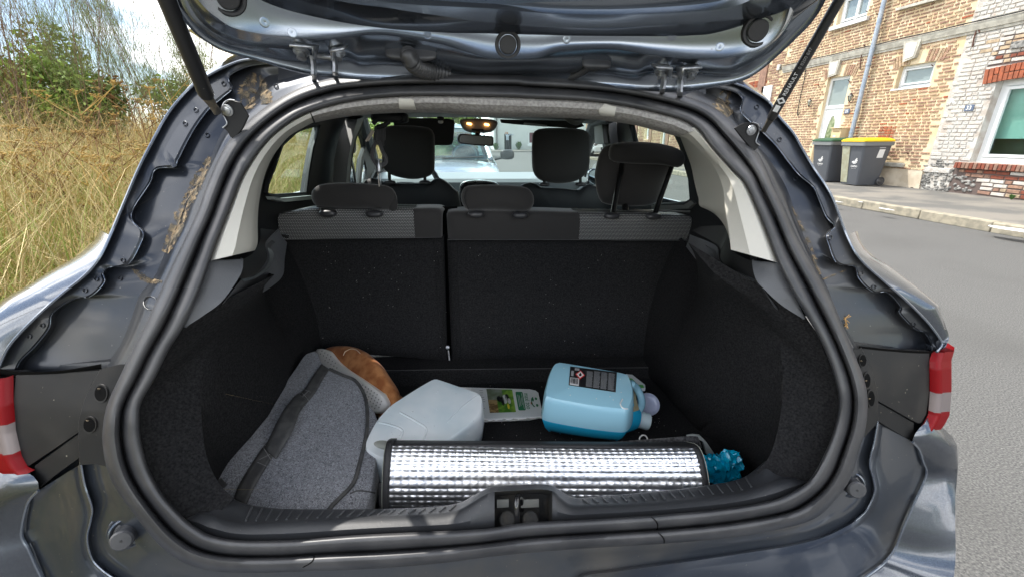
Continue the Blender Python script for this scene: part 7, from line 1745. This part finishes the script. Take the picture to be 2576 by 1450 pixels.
broom(20, 4.8, 3.8, 'twiggy bare shrub farthest left, against the cloud', 6, n=16, leafn=1200, spread=.3, green=False, m=brn)
broom(150, 6.8, 3.6, 'bare upright shrub with reddish twigs behind the leafy bushes', 7, n=18, leafn=1800, spread=.3, green=False, m=brn)
def bush(u, v, t, rad, lab, m, seed, n=3600, size=.035, m2=None):
    c = at(u, v, t); f = Vector((c.x, c.y, gz(c.x, c.y))); th = thing('leafy_bush', lab, 'bush', f, 'world')
    g, tips = twigs(f, max(.4, c.z-f.z+rad[2]*.6), .3, 8, .014, seed, nb=2); obj('stem', g, bark, th, angle=180)
    V, T = leaves(n, tuple(c), rad, size, seed); npmesh('foliage', V, T, m, th, f)
    if m2: V, T = leaves(n//3, tuple(c+Vector((.05, -.05, .05))), tuple(r*1.05 for r in rad), size*1.1, seed+3); npmesh('foliage', V, T, m2, th, f)
bush(60, 250, 5.6, (.75, .8, .6), 'dark green leafy bush at the left edge behind the grass', dkg, 11, 5200, m2=lgg)
bush(190, 270, 6.2, (.6, .7, .55), 'dark leafy bush below the bare reddish twigs', dkg, 12, 3400, m2=olv)
bush(135, 150, 6.8, (.42, .5, .55), 'small leafy crown standing against the bright cloud', olv, 13, 1500, m2=lgg)
bush(270, 245, 6.4, (.25, .3, .30), 'small reddish-leaved bush in front of the cloud gap', olv, 14, 700, m2=brn)
bush(30, 470, 4.4, (.5, .5, .3), 'low green bush in the grass at the left edge', dkg, 15, 1800, m2=lgg)
bush(225, 560, 3.6, (.42, .7, .26), 'low bright green bramble patch beside the car', lgg, 16, 2600, size=.022, m2=grn)
bush(150, 515, 3.9, (.22, .3, .2), 'small bright green weed clump in the dry grass', lgg, 17, 700, size=.02)
bush(430, 245, 8.5, (.5, .8, .35), 'olive bush low between the broom stems', olv, 18, 1500, m2=lgg)
bush(1152, 312, 30, (1.6, 3, 2.6), 'yellow-green tree beyond the parked car, left of the pale building', lgg, 19, 4000, size=.15, m2=olv)
bush(780, 330, 13, (1.6, 3.0, .9), 'hedge-like green bushes seen through the rear side window', lgg, 20, 5200, size=.05, m2=olv)
bush(900, 330, 20, (2.4, 4.0, 1.5), 'farther green bushes seen past the front seat belt', lgg, 21, 5200, size=.07, m2=grn)
bush(1050, 330, 30, (2.5, 4, 2.2), 'distant bushes along the verge behind the driver seat', olv, 22, 4000, size=.12, m2=lgg)
# dried umbellifers (flat flower heads on stalks)
def umbel(u, v, t, lab, seed, h=None, m=None):
    top_ = at(u, v, t); f = Vector((top_.x+rnd.uniform(-.2, .2), top_.y+rnd.uniform(-.2, .2), gz(top_.x, top_.y))); th = thing('dried_umbel_plant', lab, 'plant', f, 'world', group='dried flower stalks in the grass')
    r_ = random.Random(seed); g = []; fl = []
    H_ = top_-f; main = [f, f+H_*.35+Vector((.03, 0, 0)), f+H_*.7, top_]; g.append(tube(main, [.007, .006, .0045, .003], 5))
    ends = [(top_, H_.normalized())]
    for k in range(7):
        t_ = r_.uniform(.35, .9); p = f+H_*t_; a = r_.random()*6.28; d = Vector((math.cos(a), math.sin(a), r_.uniform(.5, 1.2))).normalized(); e_ = p+d*r_.uniform(.18, .45); g.append(tube([p, e_], [.004, .002], 4, cap=False)); ends.append((e_, d))
    for p, d in ends:
        for j in range(11):
            a = r_.random()*6.28; s = r_.uniform(.015, .06); q = p+Vector((s*math.cos(a), s*math.sin(a), .035+r_.uniform(-.005, .01))); g.append(tube([p, q], [.0014, .0009], 3, cap=False)); fl.append(pillow(q, (.016, .016, .008), 1, 1, nu=6, nv=4))
    obj('stalk', join(g), m or brn, th, angle=180); obj('flower_head', join(fl), yel, th, angle=180, kind='stuff')
for i, (u, v, t) in enumerate(((190, 240, 3.6), (130, 330, 3.2), (290, 300, 3.4), (375, 230, 4.4), (60, 260, 3.3), (240, 350, 3.0), (410, 210, 4.8), (330, 370, 3.1), (40, 400, 2.7), (200, 400, 2.8), (455, 260, 5.0), (150, 450, 2.7), (265, 430, 2.8), (345, 260, 3.9), (100, 370, 3.0), (20, 330, 3.1), (310, 225, 4.6), (235, 290, 3.9), (390, 300, 4.0), (75, 430, 2.9))):
    umbel(u, v, t, 'dried brown flower stalk with flat ochre heads in the verge grass', 40+i, m=brn if i % 3 else yel)
